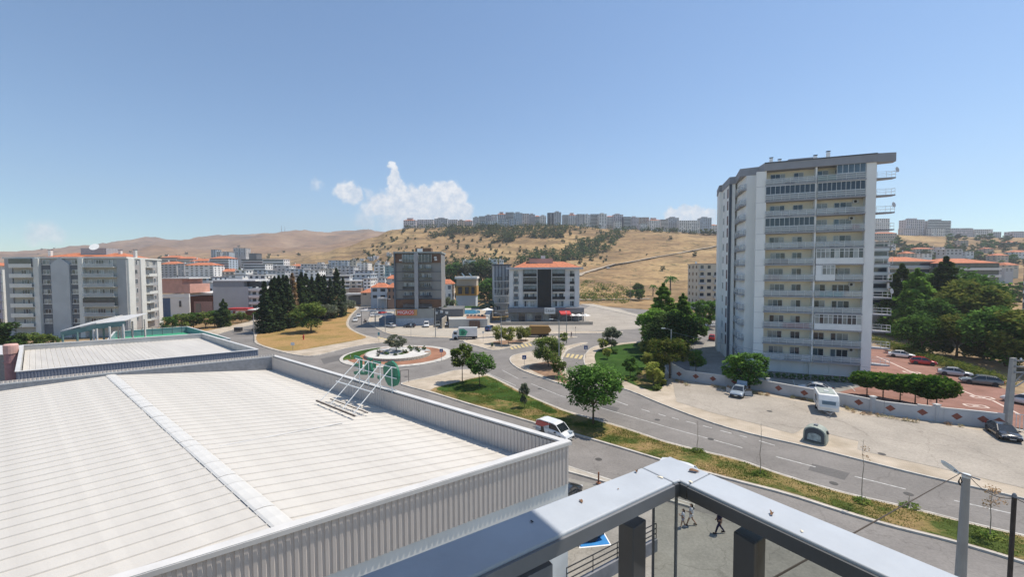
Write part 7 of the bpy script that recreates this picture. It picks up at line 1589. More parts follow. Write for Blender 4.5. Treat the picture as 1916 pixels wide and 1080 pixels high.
for rear, front, col, kd, lab in [((737, 613.5), (724, 612), 'silver', 'sedan', 'silver car at the left corner of the supermarket forecourt'), ((771, 613), (761, 613), 'black', 'hatch', 'small dark car in the shade of the supermarket wall'), ((799, 608), (797, 616), 'white', 'van', 'white van in the row before the supermarket'),
        ((819, 607), (818.5, 615), 'grey', 'suv', 'dark tall vehicle between the white van and the white car before the supermarket'), ((835, 607), (833, 613), 'white', 'hatch', 'white hatchback right of the dark vehicle before the supermarket'), ((852, 607), (850, 613), 'white', 'sedan', 'white car before the garden wall, rightmost of the forecourt row'),
        ((707, 582), (718, 581), 'black', 'sedan', 'black car in the small car park left of the supermarket'), ((695, 588), (706, 587.5), 'white', 'hatch', 'white car behind the other white one in the small car park'), ((694, 593.5), (709, 592.5), 'white', 'sedan', 'white car nearest the bend in the small car park'), ((712, 588), (720, 587), 'red', 'hatch', 'reddish car between the white and black ones in the small car park'),
        ((724, 598), (715, 599), 'white', 'hatch', 'white car half under the walkway canopy'), ((731, 591.5), (722, 592), 'silver', 'sedan', 'silver car under the walkway canopy'), ((910, 621), (925, 617), 'blue', 'suv', 'dark blue car on the pale forecourt right of the truck'), ((951, 602), (951, 608), 'grey', 'suv', 'grey car at the left end of the cafe terrace'),
        ((720, 568), (734, 568), 'silver', 'sedan', 'silver car under the white open carport'), ((700, 569), (712, 568), 'grey', 'suv', 'grey car left of the white carport'), ((1330, 640), (1336, 632), 'red', 'hatch', 'red car in the shade beside the tower foot'), ((1338, 612), (1328, 612), 'silver', 'sedan', 'pale car just left of the tower behind the trees')]:
    car(kd, col, rear, front, lab, .14 if rear[1] > 606 and rear[0] < 905 else .12, far=True)
for px, py, col, kd, lab in [(860, 573, 'grey', 'van', 'dark van parked behind the palm trees of the pool'), (875, 572, 'white', 'sedan', 'white car parked behind the palm trees of the pool')]:
    g = GP(px, py, 0); car(kd, col, None, None, lab, pos=g, ang=.3, far=True)
g = TP(1138, 503); car('sedan', 'white', None, None, 'white car on the road climbing the golden slope', pos=g + Vector((0, 0, .3)), ang=.5, far=True, name='moving_car')
for k in range(5):
    g = XY(1575 + 0 * k, 10)
# hill road
HRP = [(1082, 517), (1090, 512), (1120, 504), (1150, 496), (1200, 487), (1250, 478), (1300, 469), (1345, 461), (1400, 452), (1500, 440)]
pts = []
for (xa, ya), (xb, yb) in zip(HRP, HRP[1:]):
    for i in range(5):
        g = TP(xa + (xb - xa) * i / 5, ya + (yb - ya) * i / 5)
        if g: pts.append(g)
b = MB(); PR = []
for i, p in enumerate(pts):
    d = (pts[min(i + 1, len(pts) - 1)] - pts[max(i - 1, 0)]); d.z = 0; d.normalize(); n = Vector((-d.y, d.x, 0)) * 3.0; PR.append((p - n, p + n))
for (a, c) in PR: b.v += [(a.x, a.y, p_z) for p_z in [max(ter(a.x, a.y), ter(c.x, c.y)) + .35]] + [(c.x, c.y, max(ter(a.x, a.y), ter(c.x, c.y)) + .35)]
for i in range(len(PR) - 1): b.f.append((2 * i, 2 * i + 1, 2 * i + 3, 2 * i + 2)); b.mi.append(0)
b.build('road', mat('dusty_hill_road', (.38, .31, .23), .9, .15, .1, space='world'), kind='structure')
def path_on_hill(P, w, name, m):
    pts = [g for g in (TP(*p) for p in P) if g]; b = MB()
    for i, p in enumerate(pts):
        d = (pts[min(i + 1, len(pts) - 1)] - pts[max(i - 1, 0)]); d.z = 0; d.normalize(); n = Vector((-d.y, d.x, 0)) * w
        for q_ in (p - n, p + n): b.v.append((q_.x, q_.y, max(ter(p.x, p.y), ter(q_.x, q_.y)) + .3))
    for i in range(len(pts) - 1): b.f.append((2 * i, 2 * i + 1, 2 * i + 3, 2 * i + 2)); b.mi.append(0)
    b.build(name, m, kind='structure')
path_on_hill([(1085 + 12 * k, 562 - .2 * k) for k in range(12)], 2.2, 'path', MATS['dusty_hill_road'])
# ---- trucks
BT = thing('box_truck', 'white box truck with a green emblem turning in front of the pool terrace', 'truck', GP(873, 635, 0), math.pi + .06)
bx = MB().box(-3.0, 2.2, -1.15, 1.15, .95, 3.35).build('cargo_box', PT_['white'], BT); cb = MB(); cb.prism([(2.35, -1.05), (3.9, -1.05), (3.9, 1.05), (2.35, 1.05)], .5, 1.5); cb.add([(2.35, -1.03, 1.5), (3.88, -1.03, 1.5), (3.5, -.95, 2.5), (2.35, -.95, 2.5), (2.35, 1.03, 1.5), (3.88, 1.03, 1.5), (3.5, .95, 2.5), (2.35, .95, 2.5)], [(0, 1, 2, 3), (7, 6, 5, 4), (1, 5, 6, 2), (3, 2, 6, 7), (0, 3, 7, 4)])
cb.build('cab', PT_['white'], BT, kind=None); MB().quad((3.90, -.92, 1.55), (3.90, .92, 1.55), (3.55, .85, 2.4), (3.55, -.85, 2.4)).build('windscreen', CG_, BT)
for s in (-1, 1): MB().box(2.6, 3.5, s * 1.04, s * 1.06, 1.55, 2.2).build('side_window', CG_, BT)
for s in (-1, 1):
    b = MB(); y = s * 1.165; v = [(x, y, z) for x, z in [(.2, 1.1), (1.9, 1.1), (2.0, 3.0), (.7, 3.1), (-.4, 2.3)]]; b.add(v, [(0, 1, 2, 3, 4)]); b.build('green_emblem', SGR, BT)
    b = MB(); v = [(x, s * 1.17, z) for x, z in [(.6, 1.5), (1.3, 1.3), (1.5, 2.3), (1.0, 2.7), (.3, 2.2)]]; b.add(v, [(0, 1, 2, 3, 4)]); b.build('dark_emblem', SG, BT)
MB().box(-3.0, 3.6, -.9, .9, .5, .94).build('chassis', BLKP, BT)
for x in (-2.0, 3.0):
    for s in (-1, 1): w = MB().tube([(x, s * 1.1 - .14, .45), (x, s * 1.1 + .14, .45)], .45, 16).build('wheel', TYRE, BT)
GT = thing('garbage_truck', 'brown garbage truck behind the small street trees', 'truck', GP(1003, 631, 0), math.pi + .02)
BRT = mat('truck_brown', (.30, .17, .05), .6, .12, 1.2, stain=.4, stain_scale=1.2); b = MB()
pf = [(-3.9, 1.5), (-4.3, 2.2), (-3.6, 3.25), (1.6, 3.35), (2.0, 3.0), (2.0, 1.1), (-3.0, 1.1)]; n = len(pf)
b.add([(x, -1.2, z) for x, z in pf] + [(x, 1.2, z) for x, z in pf], [tuple(range(n)), tuple(range(n, 2 * n))[::-1]] + [(i, n + i, n + (i + 1) % n, (i + 1) % n) for i in range(n)]); b.build('container', BRT, GT)
for k in range(7):
    for s in (-1, 1): MB().box(-2.6 + k * .7, -2.5 + k * .7, s * 1.21 - .03, s * 1.21 + .03, 1.15, 3.2).build('side_rib', BRT, GT)
MB().box(2.1, 3.9, -1.15, 1.15, .8, 2.5).build('cab', PT_['white'], GT); MB().box(3.905, 3.93, -1.0, 1.0, 1.5, 2.35).build('windscreen', CG_, GT); MB().box(-3.6, 3.7, -.8, .8, .55, 1.05).build('chassis', BLKP, GT)
for x in (-2.4, -1.2, 3.0):
    for s in (-1, 1): MB().tube([(x, s * 1.05 - .15, .5), (x, s * 1.05 + .15, .5)], .5, 16).build('wheel', TYRE, GT)
# ---- caravan
CVf, CVr = GP(1553, 781, .15), GP(1522, 738, .15); ang_ = math.atan2(CVf.y - CVr.y, CVf.x - CVr.x)
CV = thing('caravan', 'white caravan with a draw bar parked in front of the diamond wall', 'caravan', GP(1545, 768, .15), math.atan2(GP(1560, 785, .15).y - GP(1540, 750, .15).y, GP(1560, 785, .15).x - GP(1540, 750, .15).x))
CVW = mat('caravan_white', (.74, .74, .72), .35, .05, 1, stain=.15); pf = [(-2.3, .5), (-2.35, 1.3), (-2.15, 2.5), (1.9, 2.55), (2.25, 1.9), (2.4, 1.25), (2.3, .5)]; n = len(pf); b = MB()
b.add([(x, -1.1, z) for x, z in pf] + [(x, 1.1, z) for x, z in pf], [tuple(range(n)), tuple(range(n, 2 * n))[::-1]] + [(i, n + i, n + (i + 1) % n, (i + 1) % n) for i in range(n)])
o = b.build('body', CVW, CV); m = o.modifiers.new('bevel', 'BEVEL'); m.width = .09; m.segments = 3
MB().add([(2.275, -.72, 1.45), (2.275, .72, 1.45), (2.05, .72, 1.95)], [(0, 1, 2)]) if False else None
b = MB(); v = [(2.40, -.72, 1.38), (2.40, .72, 1.38), (2.31, .72, 1.82), (2.31, -.72, 1.82)]; b.add(v + [(x - .1, y, z) for x, y, z in v], [(0, 1, 2, 3), (7, 6, 5, 4), (0, 4, 5, 1), (2, 6, 7, 3)]); b.build('front_window', mat('caravan_window', (.10, .13, .16), .1, .2, 1, spec=.8), CV)
for s in (-1, 1): MB().box(-.9, .5, s * 1.105 - .02, s * 1.105 + .02, 1.3, 1.95).build('side_window', CG_, CV)
MB().box(-1.9, 1.2, -.85, .85, 2.56, 2.60).build('roof_panel', mat('roof_panel_grey', (.36, .40, .37), .4), CV); MB().box(-.3, .3, -.25, .25, 2.605, 2.7).build('roof_vent', CVW, CV)
MB().box(2.3, 2.52, -.95, .95, .98, 1.16).build('front_ledge', CVW, CV); MB().bar((2.3, -.5, .45), (3.4, 0, .45), .08).build('draw_bar', GREYM, CV); MB().bar((2.3, .5, .45), (3.4, 0, .45), .08).build('draw_bar', GREYM, CV); MB().cyl((3.35, 0, .05), (3.35, 0, .75), .04).build('jockey_stand', GREYM, CV)
for s in (-1, 1): MB().tube([(-.3, s * 1.0 - .1, .33), (-.3, s * 1.0 + .1, .33)], .33, 16).build('wheel', TYRE, CV); MB().box(-1.9, 2.1, s * 1.12 - .01, s * 1.12 + .01, .9, .98).build('stripe', mat('stripe_grey', (.35, .36, .38), .5), CV)
# ---- recycling container
RC = thing('recycling_container', 'rounded grey-green container with a large dark side panel on the concrete pad', 'container', GP(1526, 826, .15), math.atan2(GP(1545, 831, .15).y - GP(1507, 822, .15).y, GP(1545, 831, .15).x - GP(1507, 822, .15).x))
GG = mat('grey_green_plastic', (.33, .36, .31), .6, .12, 2, stain=.3, stain_scale=1.5); DP = mat('dark_panel', (.055, .07, .085), .5, .15, 2); pf = [(-1.05, 0), (-1.02, 1.05)] + [(-1.02 * math.cos(a), 1.05 + .72 * math.sin(a)) for a in np.linspace(.35, math.pi - .35, 9)] + [(1.02, 1.05), (1.05, 0)]
def prof(pf, y0, y1, nm, m, par, bev=0):
    n = len(pf); b = MB(); b.add([(x, y0, z) for x, z in pf] + [(x, y1, z) for x, z in pf], [tuple(range(n))[::-1], tuple(range(n, 2 * n))] + [(i, (i + 1) % n, n + (i + 1) % n, n + i) for i in range(n)]); o = b.build(nm, m, par)
    if bev: k = o.modifiers.new('bevel', 'BEVEL'); k.width = bev; k.segments = 2
    return o
prof(pf, -.75, .75, 'shell', GG, RC, .06); prof([(x * .86, .12 + z * .85) for x, z in pf], -.80, -.755, 'side_panel', DP, RC); prof([(x * .6, .3 + z * .45) for x, z in pf], -.83, -.805, 'label_panel', mat('faded_label', (.30, .36, .36), .7, .3, 3), RC)
MB().box(-.18, .18, -.2, .2, 1.74, 1.9).build('lifting_eye', GREYM, RC); MB().tube([(1.0, 0, 1.2), (1.12, 0, 1.25)], .2, 14).build('throw_hole', DKGAP, RC)
# ---- motor scooter rider and parked scooter
def scooter(pos, ang, lab, rider=None):
    t = thing('scooter', lab, 'scooter', pos, ang)
    for x in (-.6, .6): MB().tube([(x, -.05, .28), (x, .05, .28)], .28, 12).build('wheel', TYRE, t)
    MB().box(-.75, .1, -.14, .14, .4, .78).build('body', BLKP, t); MB().box(-.1, .45, -.14, .14, .25, .35).build('footboard', BLKP, t); MB().bar((.6, 0, .3), (.42, 0, 1.0), .09).build('fork', GREYM, t); MB().bar((.42, -.3, 1.0), (.42, .3, 1.0), .04).build('handlebar', BLKP, t); MB().box(-.7, .0, -.12, .12, .785, .86).build('seat', BLKP, t); return t
scooter(GP(683, 604, 0), -1.9, 'scooter ridden along the left road toward the roundabout'); scooter(GP(966, 608, .0), .3, 'scooter parked at the left end of the cafe terrace')

# ------------------------------------------------------------------ walls, poles, signs
WB = [(1257, 707.5), (1282, 712), (1324, 718), (1358, 723), (1421, 731), (1493, 745), (1529, 752), (1579, 760), (1654, 776), (1716, 784), (1765, 791), (1830, 798), (1878, 804)]
W_ = [GP(x, y, .13) for x, y in WB]
DW = thing('diamond_wall', 'white boundary wall with reddish brown diamonds between the lot and the tower court', 'wall', W_[0]); dw0 = Vector(DW.location)
WWH = mat('white_wall_paint', (.50, .50, .51), .85, .06, .8, stain=.35, stain_scale=.5, stain_col=(.33, .33, .33)); DIA = mat('diamond_brown', (.24, .085, .06), .85, .15, 2)
for i in range(len(W_) - 1):
    p, r_ = W_[i] - dw0, W_[i + 1] - dw0; d = (r_ - p).normalized(); n = Vector((-d.y, d.x, 0)) * .1; h1 = 2.5 if i == 0 else 1.65; h2 = 1.65; 
    if i >= 9: h1 = h2 = 1.8
    b = MB(); b.add([p - n, r_ - n, r_ + n, p + n] + [v + Vector((0, 0, h)) for v, h in ((p - n, h1), (r_ - n, h2), (r_ + n, h2), (p + n, h1))], [(4, 5, 6, 7), (0, 1, 5, 4), (1, 2, 6, 5), (2, 3, 7, 6), (3, 0, 4, 7)]); b.build('wall_panel', WWH, DW)
    n *= 1.4; b = MB(); b.add([v + Vector((0, 0, h)) for v, h in ((p - n, h1 + .004), (r_ - n, h2 + .004), (r_ + n, h2 + .004), (p + n, h1 + .004), (p - n, h1 + .08), (r_ - n, h2 + .08), (r_ + n, h2 + .08), (p + n, h1 + .08))], [(4, 5, 6, 7), (0, 1, 5, 4), (1, 2, 6, 5), (2, 3, 7, 6), (3, 0, 4, 7), (0, 3, 2, 1)]); b.build('coping', CAPW, DW)
for x, y in [(1435, 733), (1633, 772), (1752, 789)]:
    g = GP(x, y, .13) - dw0; MB().box(g.x - .22, g.x + .22, g.y - .2, g.y + .22, 0, 2.05).build('pier', WWH, DW); MB().box(g.x - .3, g.x + .3, g.y - .28, g.y + .3, 2.051, 2.18).build('pier_cap', CAPW, DW)
for x in [1271, 1302, 1334, 1374, 1457, 1505, 1607, 1665, 1725, 1789, 1838, 1868]:
    for i in range(len(WB) - 1):
        if WB[i][0] <= x <= WB[i + 1][0]:
            t_ = (x - WB[i][0]) / (WB[i + 1][0] - WB[i][0]); y = WB[i][1] + t_ * (WB[i + 1][1] - WB[i][1]); g = GP(x, y, .13) - dw0; d = (W_[i + 1] - W_[i]).normalized(); n = Vector((d.y, -d.x, 0)); n = n if n.y < 0 else -n
            c = g + n * .103 + Vector((0, 0, .95)); s1, s2 = d * .52, Vector((0, 0, .42)); f = n * .02; v = [c - s1, c - s2, c + s1, c + s2]
            MB().add([a + f for a in v] + v, [(0, 1, 2, 3), (0, 4, 5, 1), (1, 5, 6, 2), (2, 6, 7, 3), (3, 7, 4, 0)]).build('diamond', DIA, DW)
g0 = W_[-1]; GT_ = thing('entrance_gate', 'white metal gate leaf at the right end of the diamond wall', 'gate', GP(1900, 806, .13), -.5)
for k in range(9): MB().box(k * .3, k * .3 + .05, -.02, .02, .1, 1.9).build('gate_bar', FRW, GT_)
MB().box(-.1, 2.6, -.03, .03, 1.9, 1.97).build('gate_rail', FRW, GT_); MB().box(-.1, 2.6, -.03, .03, .1, .16).build('gate_rail', FRW, GT_)
CPM = mat('concrete_pole', (.36, .35, .33), .9, .1, 2, stain=.25, stain_scale=1); LAMPW = mat('lamp_housing', (.66, .68, .68), .4)
def lamp_post(px, base, top, lab, z=.13, r=.12, arms=((1, 0),), name='street_lamp', m=None, hd=True, cat='street lamp'):
    g = GP(px, base, z); h = AT(px, top, g.y).z - z; t = thing(name, lab, cat, g)
    MB().tube([(0, 0, 0), (0, 0, h)], [r, r * .6], 10).build('pole', m or CPM, t)
    for ax, ay in arms:
        d = Vector((ax, ay, 0)).normalized(); a = MB().tube([(0, 0, h - .1), d * .7 + Vector((0, 0, h + .15)), d * 1.2 + Vector((0, 0, h + .2))], .035, 6).build('arm', GREYM, t)
        if hd: q_ = MB().box(-.35, .35, -.13, .13, -.05, .06).build('lamp_head', LAMPW, t); q_.location = d * 1.4 + Vector((0, 0, h + .2)); q_.rotation_euler.z = math.atan2(ay, ax)
    return t
lamp_post(815, 631, 577, 'tall twin-armed street lamp before the supermarket wall', arms=((1, 0), (-1, 0))); lamp_post(721, 622, 561, 'slim lamp pole at the kerb left of the silver car', r=.09); lamp_post(701.5, 605, 571, 'lamp pole among the white cars of the small car park', r=.09); lamp_post(713, 585, 563, 'short pole behind the black car in the small car park', r=.08, hd=False, arms=())
lamp_post(938, 650, 587, 'street lamp in the pavement left of the planted strip', arms=((-1, 0), (1, 0))); lamp_post(1046, 702, 600, 'tall lamp post rising from the splitter island behind the broad tree', r=.14, arms=((-1, .2),)); lamp_post(1060, 643, 586, 'lamp post in front of the red awning', arms=((0, 1),))
lamp_post(1255, 700, 617, 'concrete lamp pole in front of the umbrella pine', r=.17, arms=((-1, .1),)); lamp_post(475.5, 641, 588, 'concrete pole at the left corner of the dry field', r=.14, arms=(), hd=False, cat='pole', name='utility_pole')
lamp_post(1179, 566, 526, 'thin pole at the foot of the golden slope', r=.1, arms=(), hd=False, cat='pole', name='utility_pole', z=0)
for k, (x, y0, y1) in enumerate([(527, 433.5, 422), (533, 434, 424)]):
    g = AT(x, y0 + 2, 2150); t = thing('radio_mast', f'{["left", "right"][k]} one of the two radio masts on the far bare hill', 'mast', g); h = AT(x, y1, 2150).z - g.z; MB().tube([(0, 0, -8), (0, 0, h)], [1.3, .6], 6).build('lattice', GREYM, t)
# big pole by the gate
HP = thing('utility_pole', 'thick concrete pole with metal crossarms behind the black car', 'pole', GP(1884, 800, .13)); hh = AT(1890, 672, HP.location.y).z
MB().add([(-.34, -.25, 0), (.34, -.25, 0), (.34, .25, 0), (-.34, .25, 0), (.15, -.18, hh), (.62, -.18, hh), (.62, .18, hh), (.15, .18, hh)], [(4, 5, 6, 7), (0, 1, 5, 4), (1, 2, 6, 5), (2, 3, 7, 6), (3, 0, 4, 7)]).build('shaft', CPM, HP)
for z in (.3, 1.0, 1.7): MB().bar((.3, -.22, hh - z), (3.2, -.3, hh - z), .14).build('crossarm', GREYM, HP)
MB().bar((.5, -.22, hh - 2.8), (2.0, -.28, hh - 1.0), .1).build('brace', GREYM, HP); MB().bar((.5, -.22, hh - 3.4), (2.9, -.28, hh - 1.8), .1).build('brace', GREYM, HP)
for x in (1.0, 1.8, 2.6): MB().lathe([(.07, 0), (.1, .1), (.05, .25)], 8, (x, -.25, hh - .22)).build('insulator', FRW, HP)
# near concrete pole with lamp
Yn = 15.4; pn = AT(1808, 889, Yn); NPL = thing('street_lamp', 'grey concrete pole with a white lamp head at the lower right, nearest to the railing', 'street lamp', (pn.x - .16, pn.y, 0))
MB().tube([(0, 0, 0), (.16, 0, pn.z)], [.26, .112], 16).build('pole', CPM, NPL); MB().lathe([(.125, 0), (.125, .12)], 16, (.16, 0, pn.z - .1)).build('pole_cap', LAMPW, NPL)
def nl(px, py, Y=Yn - .2): return AT(px, py, Y) - Vector(NPL.location)
MB().tube([nl(1786, 881), nl(1800, 887), nl(1833, 898)], .03, 8).build('arm', GREYM, NPL)
la, lb_ = nl(1764, 865, Yn + .1), nl(1790, 885); d = (lb_ - la).normalized(); sd = Vector((.35, -.9, 0)).normalized()
v = [la - sd * .05, la + sd * .05, lb_ + sd * .07, lb_ - sd * .07]; up = Vector((0, 0, .06)); mid_a, mid_b = la.lerp(lb_, .35) - sd * .12, la.lerp(lb_, .35) + sd * .12
pl_ = [v[0], v[1], mid_b, v[2], v[3], mid_a]; n = 6; MB().add([p + up for p in pl_] + [p - up * .6 for p in pl_], [tuple(range(n)), tuple(range(n, 2 * n))[::-1]] + [(i, n + i, n + (i + 1) % n, (i + 1) % n) for i in range(n)]).build('lamp_head', mat('lamp_glass_white', (.72, .76, .76), .3), NPL)
cb_ = MB(); cb_.tube([nl(1798, 893), nl(1794, 900), nl(1796, 908), nl(1800, 902), nl(1797, 894), nl(1793, 903), nl(1798, 909)], .022, 6); cb_.build('cable_coil', BLKP, NPL)
Y2 = 13.6; p2 = AT(1898, 931, Y2); BP = thing('utility_pole', 'thin dark rusty pole at the lower right frame edge', 'pole', (p2.x, p2.y, 0)); MB().tube([(-.12, 0, 0), (0, 0, p2.z)], [.075, .06], 10).build('pole', mat('rusty_pole', (.055, .045, .04), .8, .2, 3), BP); MB().lathe([(.07, 0), (.05, .1), (.02, .14)], 8, (0, 0, p2.z)).build('pole_top', GREYM, BP)
def wire(P, r, lab, sag=.0, name='overhead_cable', m=None):
    a, c = P[0], P[-1]; pts = []
    for k in range(13): t = k / 12; p = a.lerp(c, t); p.z -= sag * 4 * t * (1 - t); pts.append(p)
    MB().tube(pts, r, 6).build(name, m or mat('cable_brown', (.06, .045, .035), .8), label=lab, cat='cable')
wire([AT(1798, 886, Yn - .1), AT(1445, 1084, 5.0)], .013, 'brown cable running from the lamp pole down toward our building', .0)
wire([AT(1814, 892, Yn), AT(1896, 933, Y2)], .012, 'black cable between the lamp pole and the thin rusty pole', .25); wire([AT(1898, 932, Y2), AT(2100, 985, 11)], .012, 'black cable leaving the thin rusty pole to the right', .2)
wire([AT(1258, 622, 78), AT(1640, 690, 62)], .02, 'long pale wire from the umbrella pine lamp across the tower front', .5, m=GREYM)
# small signs
BLU = mat('sign_blue', (.02, .06, .22), .4); 
def sign(px, base, top, lab, m, w=.6, hgt=.6, z=.13, shape='square', name='traffic_sign'):
    g = GP(px, base, z); h = AT(px, top, g.y).z - z; t = thing(name, lab, 'road sign', g); MB().tube([(0, 0, 0), (0, 0, h)], .035, 8).build('post', GREYM, t)
    MB().box(-w / 2, w / 2, -.06, -.04, h - hgt, h).build('plate', m, t)
    if m is BLU: MB().add([(0 - w * .3, -.063, h - hgt * .8), (w * .3, -.063, h - hgt * .8), (0, -.063, h - hgt * .2)], [(0, 1, 2)]).build('white_triangle', WHP2, t); MB().box(-.04, .05, -.068, -.064, h - hgt * .7, h - hgt * .4).build('figure', BLKP, t)
sign(981, 691, 665, 'blue pedestrian crossing sign on the tip of the splitter island', BLU, .8, .8); sign(1096, 671, 647, 'blue pedestrian crossing sign beside the yellow crossing', BLU, .8, .8); sign(826, 676, 653, 'small blue sign on the right side of the roundabout kerb', BLU, .7, .7)
sign(548, 657, 641, 'pale sign seen from behind on the pavement of the dry field', LAMPW, .9, .7); sign(709, 640, 622, 'green and blue sign at the pavement tip above the roundabout', mat('teal_sign', (.10, .28, .30), .5), .5, .8); sign(656, 676, 665, 'thin marker post at the left side of the roundabout kerb', LAMPW, .15, .3, name='marker_post')
sign(769, 630, 606, 'thin parking sign before the supermarket', LAMPW, .5, .6); sign(904, 640, 620, 'thin pale sign beside the dark blue car', LAMPW, .4, .5); sign(1077, 628, 612, 'small dark post sign by the service road', BLKP, .2, .3)
g = GP(757, 716, .13); t = thing('sign_frame', 'thin black metal sign frame on the paving below the roundabout', 'frame', g, .5)
for x in (-.7, .7): MB().bar((x, 0, 0), (x, 0, 2.1), .06).build('leg', BLKP, t)
MB().bar((-.7, 0, 2.1), (.7, 0, 2.1), .06).build('top_bar', BLKP, t)
t = thing('litter_bin', 'green litter bin on the pavement below the planted strip', 'bin', GP(921, 650, .13)); MB().box(-.3, .3, -.25, .25, .25, 1.1).build('body', mat('bin_green', (.07, .11, .05), .6), t); MB().bar((-.3, 0, 0), (-.3, 0, 1.3), .06).build('post', GREYM, t)
t = thing('fire_hydrant', 'red hydrant standing in the dry grass before the round bright tree', 'hydrant', GP(568, 636, .15)); rd_ = mat('hydrant_red', (.45, .04, .03), .5); MB().lathe([(.25, 0), (.22, .1), (.16, .15), (.16, 1.1), (.2, 1.15), (.14, 1.35), (.02, 1.4)], 12).build('body', rd_, t); MB().tube([(-.32, 0, .8), (.32, 0, .8)], .09, 8).build('outlet', rd_, t)
t = thing('bollard', 'rusty bollard on the near pavement beside the hall', 'bollard', GP(1120, 904, .12)); MB().lathe([(.22, 0), (.22, .02), (.07, .03), (.07, .95), (.02, .98)], 10).build('post', mat('rusty_bollard', (.22, .09, .05), .8, .3, 6), t)
t = thing('skip_container', 'dark waste container on the pavement by the left road', 'container', GP(446, 621, .1)); MB().box(-1, 1, -.6, .6, .2, 1.3).build('body', BLKP, t); MB().box(-1.05, 1.05, -.65, .65, 1.31, 1.45).build('lid', GREYM, t)
MB().sheet(P2([(1080, 994), (1128, 992.5), (1144, 1021), (1084, 1027)], .02), .02).build('parking_bay_border', WHP2, kind='structure'); MB().sheet(P2([(1082, 996), (1126.5, 994.5), (1141, 1019), (1086, 1024.5)], .026), .026).build('parking_bay', mat('bay_blue', (.03, .20, .48), .8, .1, 2), kind='structure')
# ramp with handrail below the balcony
RP = thing('ramp_railing', 'metal handrail along a grey ramp wall far below the balcony', 'railing', GP(1140, 1060, 0)); r0_ = Vector(RP.location)
def rpz(px, py, z): return GP(px, py, z) - r0_
seg = [rpz(1060, 1064, 1.9), rpz(1155, 1016, 1.9), rpz(1228, 980, 1.9)]
seg = [Vector((p.x, p.y, 0)) for p in seg]
for a, c in zip(seg, seg[1:]):
    d = (c - a).normalized(); n = Vector((-d.y, d.x, 0)) * .12; MB().prism([a - n, c - n, c + n, a + n], 0, .85).build('ramp_wall', mat('ramp_wall_grey', (.20, .20, .21), .9), RP)
    for z in (1.9, 1.55, 1.2): MB().bar(a + Vector((0, 0, z)), c + Vector((0, 0, z)), .05).build('rail', BLKP, RP)
    k = max(2, int((c - a).length / 1.6))
    for i in range(k + 1): p = a.lerp(c, i / k); MB().bar(p + Vector((0, 0, .85)), p + Vector((0, 0, 1.9)), .045).build('baluster', BLKP, RP)
# the hydrangea of small wall lamp on the hall corner
MB().box(-.12, .12, -.2, 0, 4.1, 4.5).build('wall_lamp', BLKP, HALL).location = hp(.35, 0) + wn * .02
# ------------------------------------------------------------------ people
SKIN = mat('skin', (.42, .25, .17), .6, .06, 3); HAIRB = mat('dark_hair', (.025, .018, .014), .7, .2, 6); WCL = mat('white_cloth', (.66, .65, .68), .9, .08, 5); DCL = mat('navy_cloth', (.025, .022, .06), .9, .15, 5); SHO = mat('dark_shoe', (.03, .025, .025), .7); LILC = mat('lilac_cloth', (.38, .34, .42), .9, .08, 5)
def skin_mesh(name, verts, edges, radii, m, parent, root=0, sub=2, kind=None):
    me = bpy.data.meshes.new(name); me.from_pydata([tuple(v) for v in verts], edges, []); me.materials.append(m)
    o = bpy.data.objects.new(name, me); COL.objects.link(o); o.parent = parent
    sk = o.modifiers.new('skin', 'SKIN'); 
    if not me.skin_vertices: 
        me.attributes  # the layer is made by the modifier
    layer = me.skin_vertices[0].data if me.skin_vertices else None
    if layer:
        for i, r_ in enumerate(radii): layer[i].radius = (r_, r_) if not isinstance(r_, tuple) else r_
        layer[root].use_root = True
    s = o.modifiers.new('sub', 'SUBSURF'); s.levels = sub; s.render_levels = sub
    for p in me.polygons: p.use_smooth = True
    sk.use_smooth_shade = True
    return o
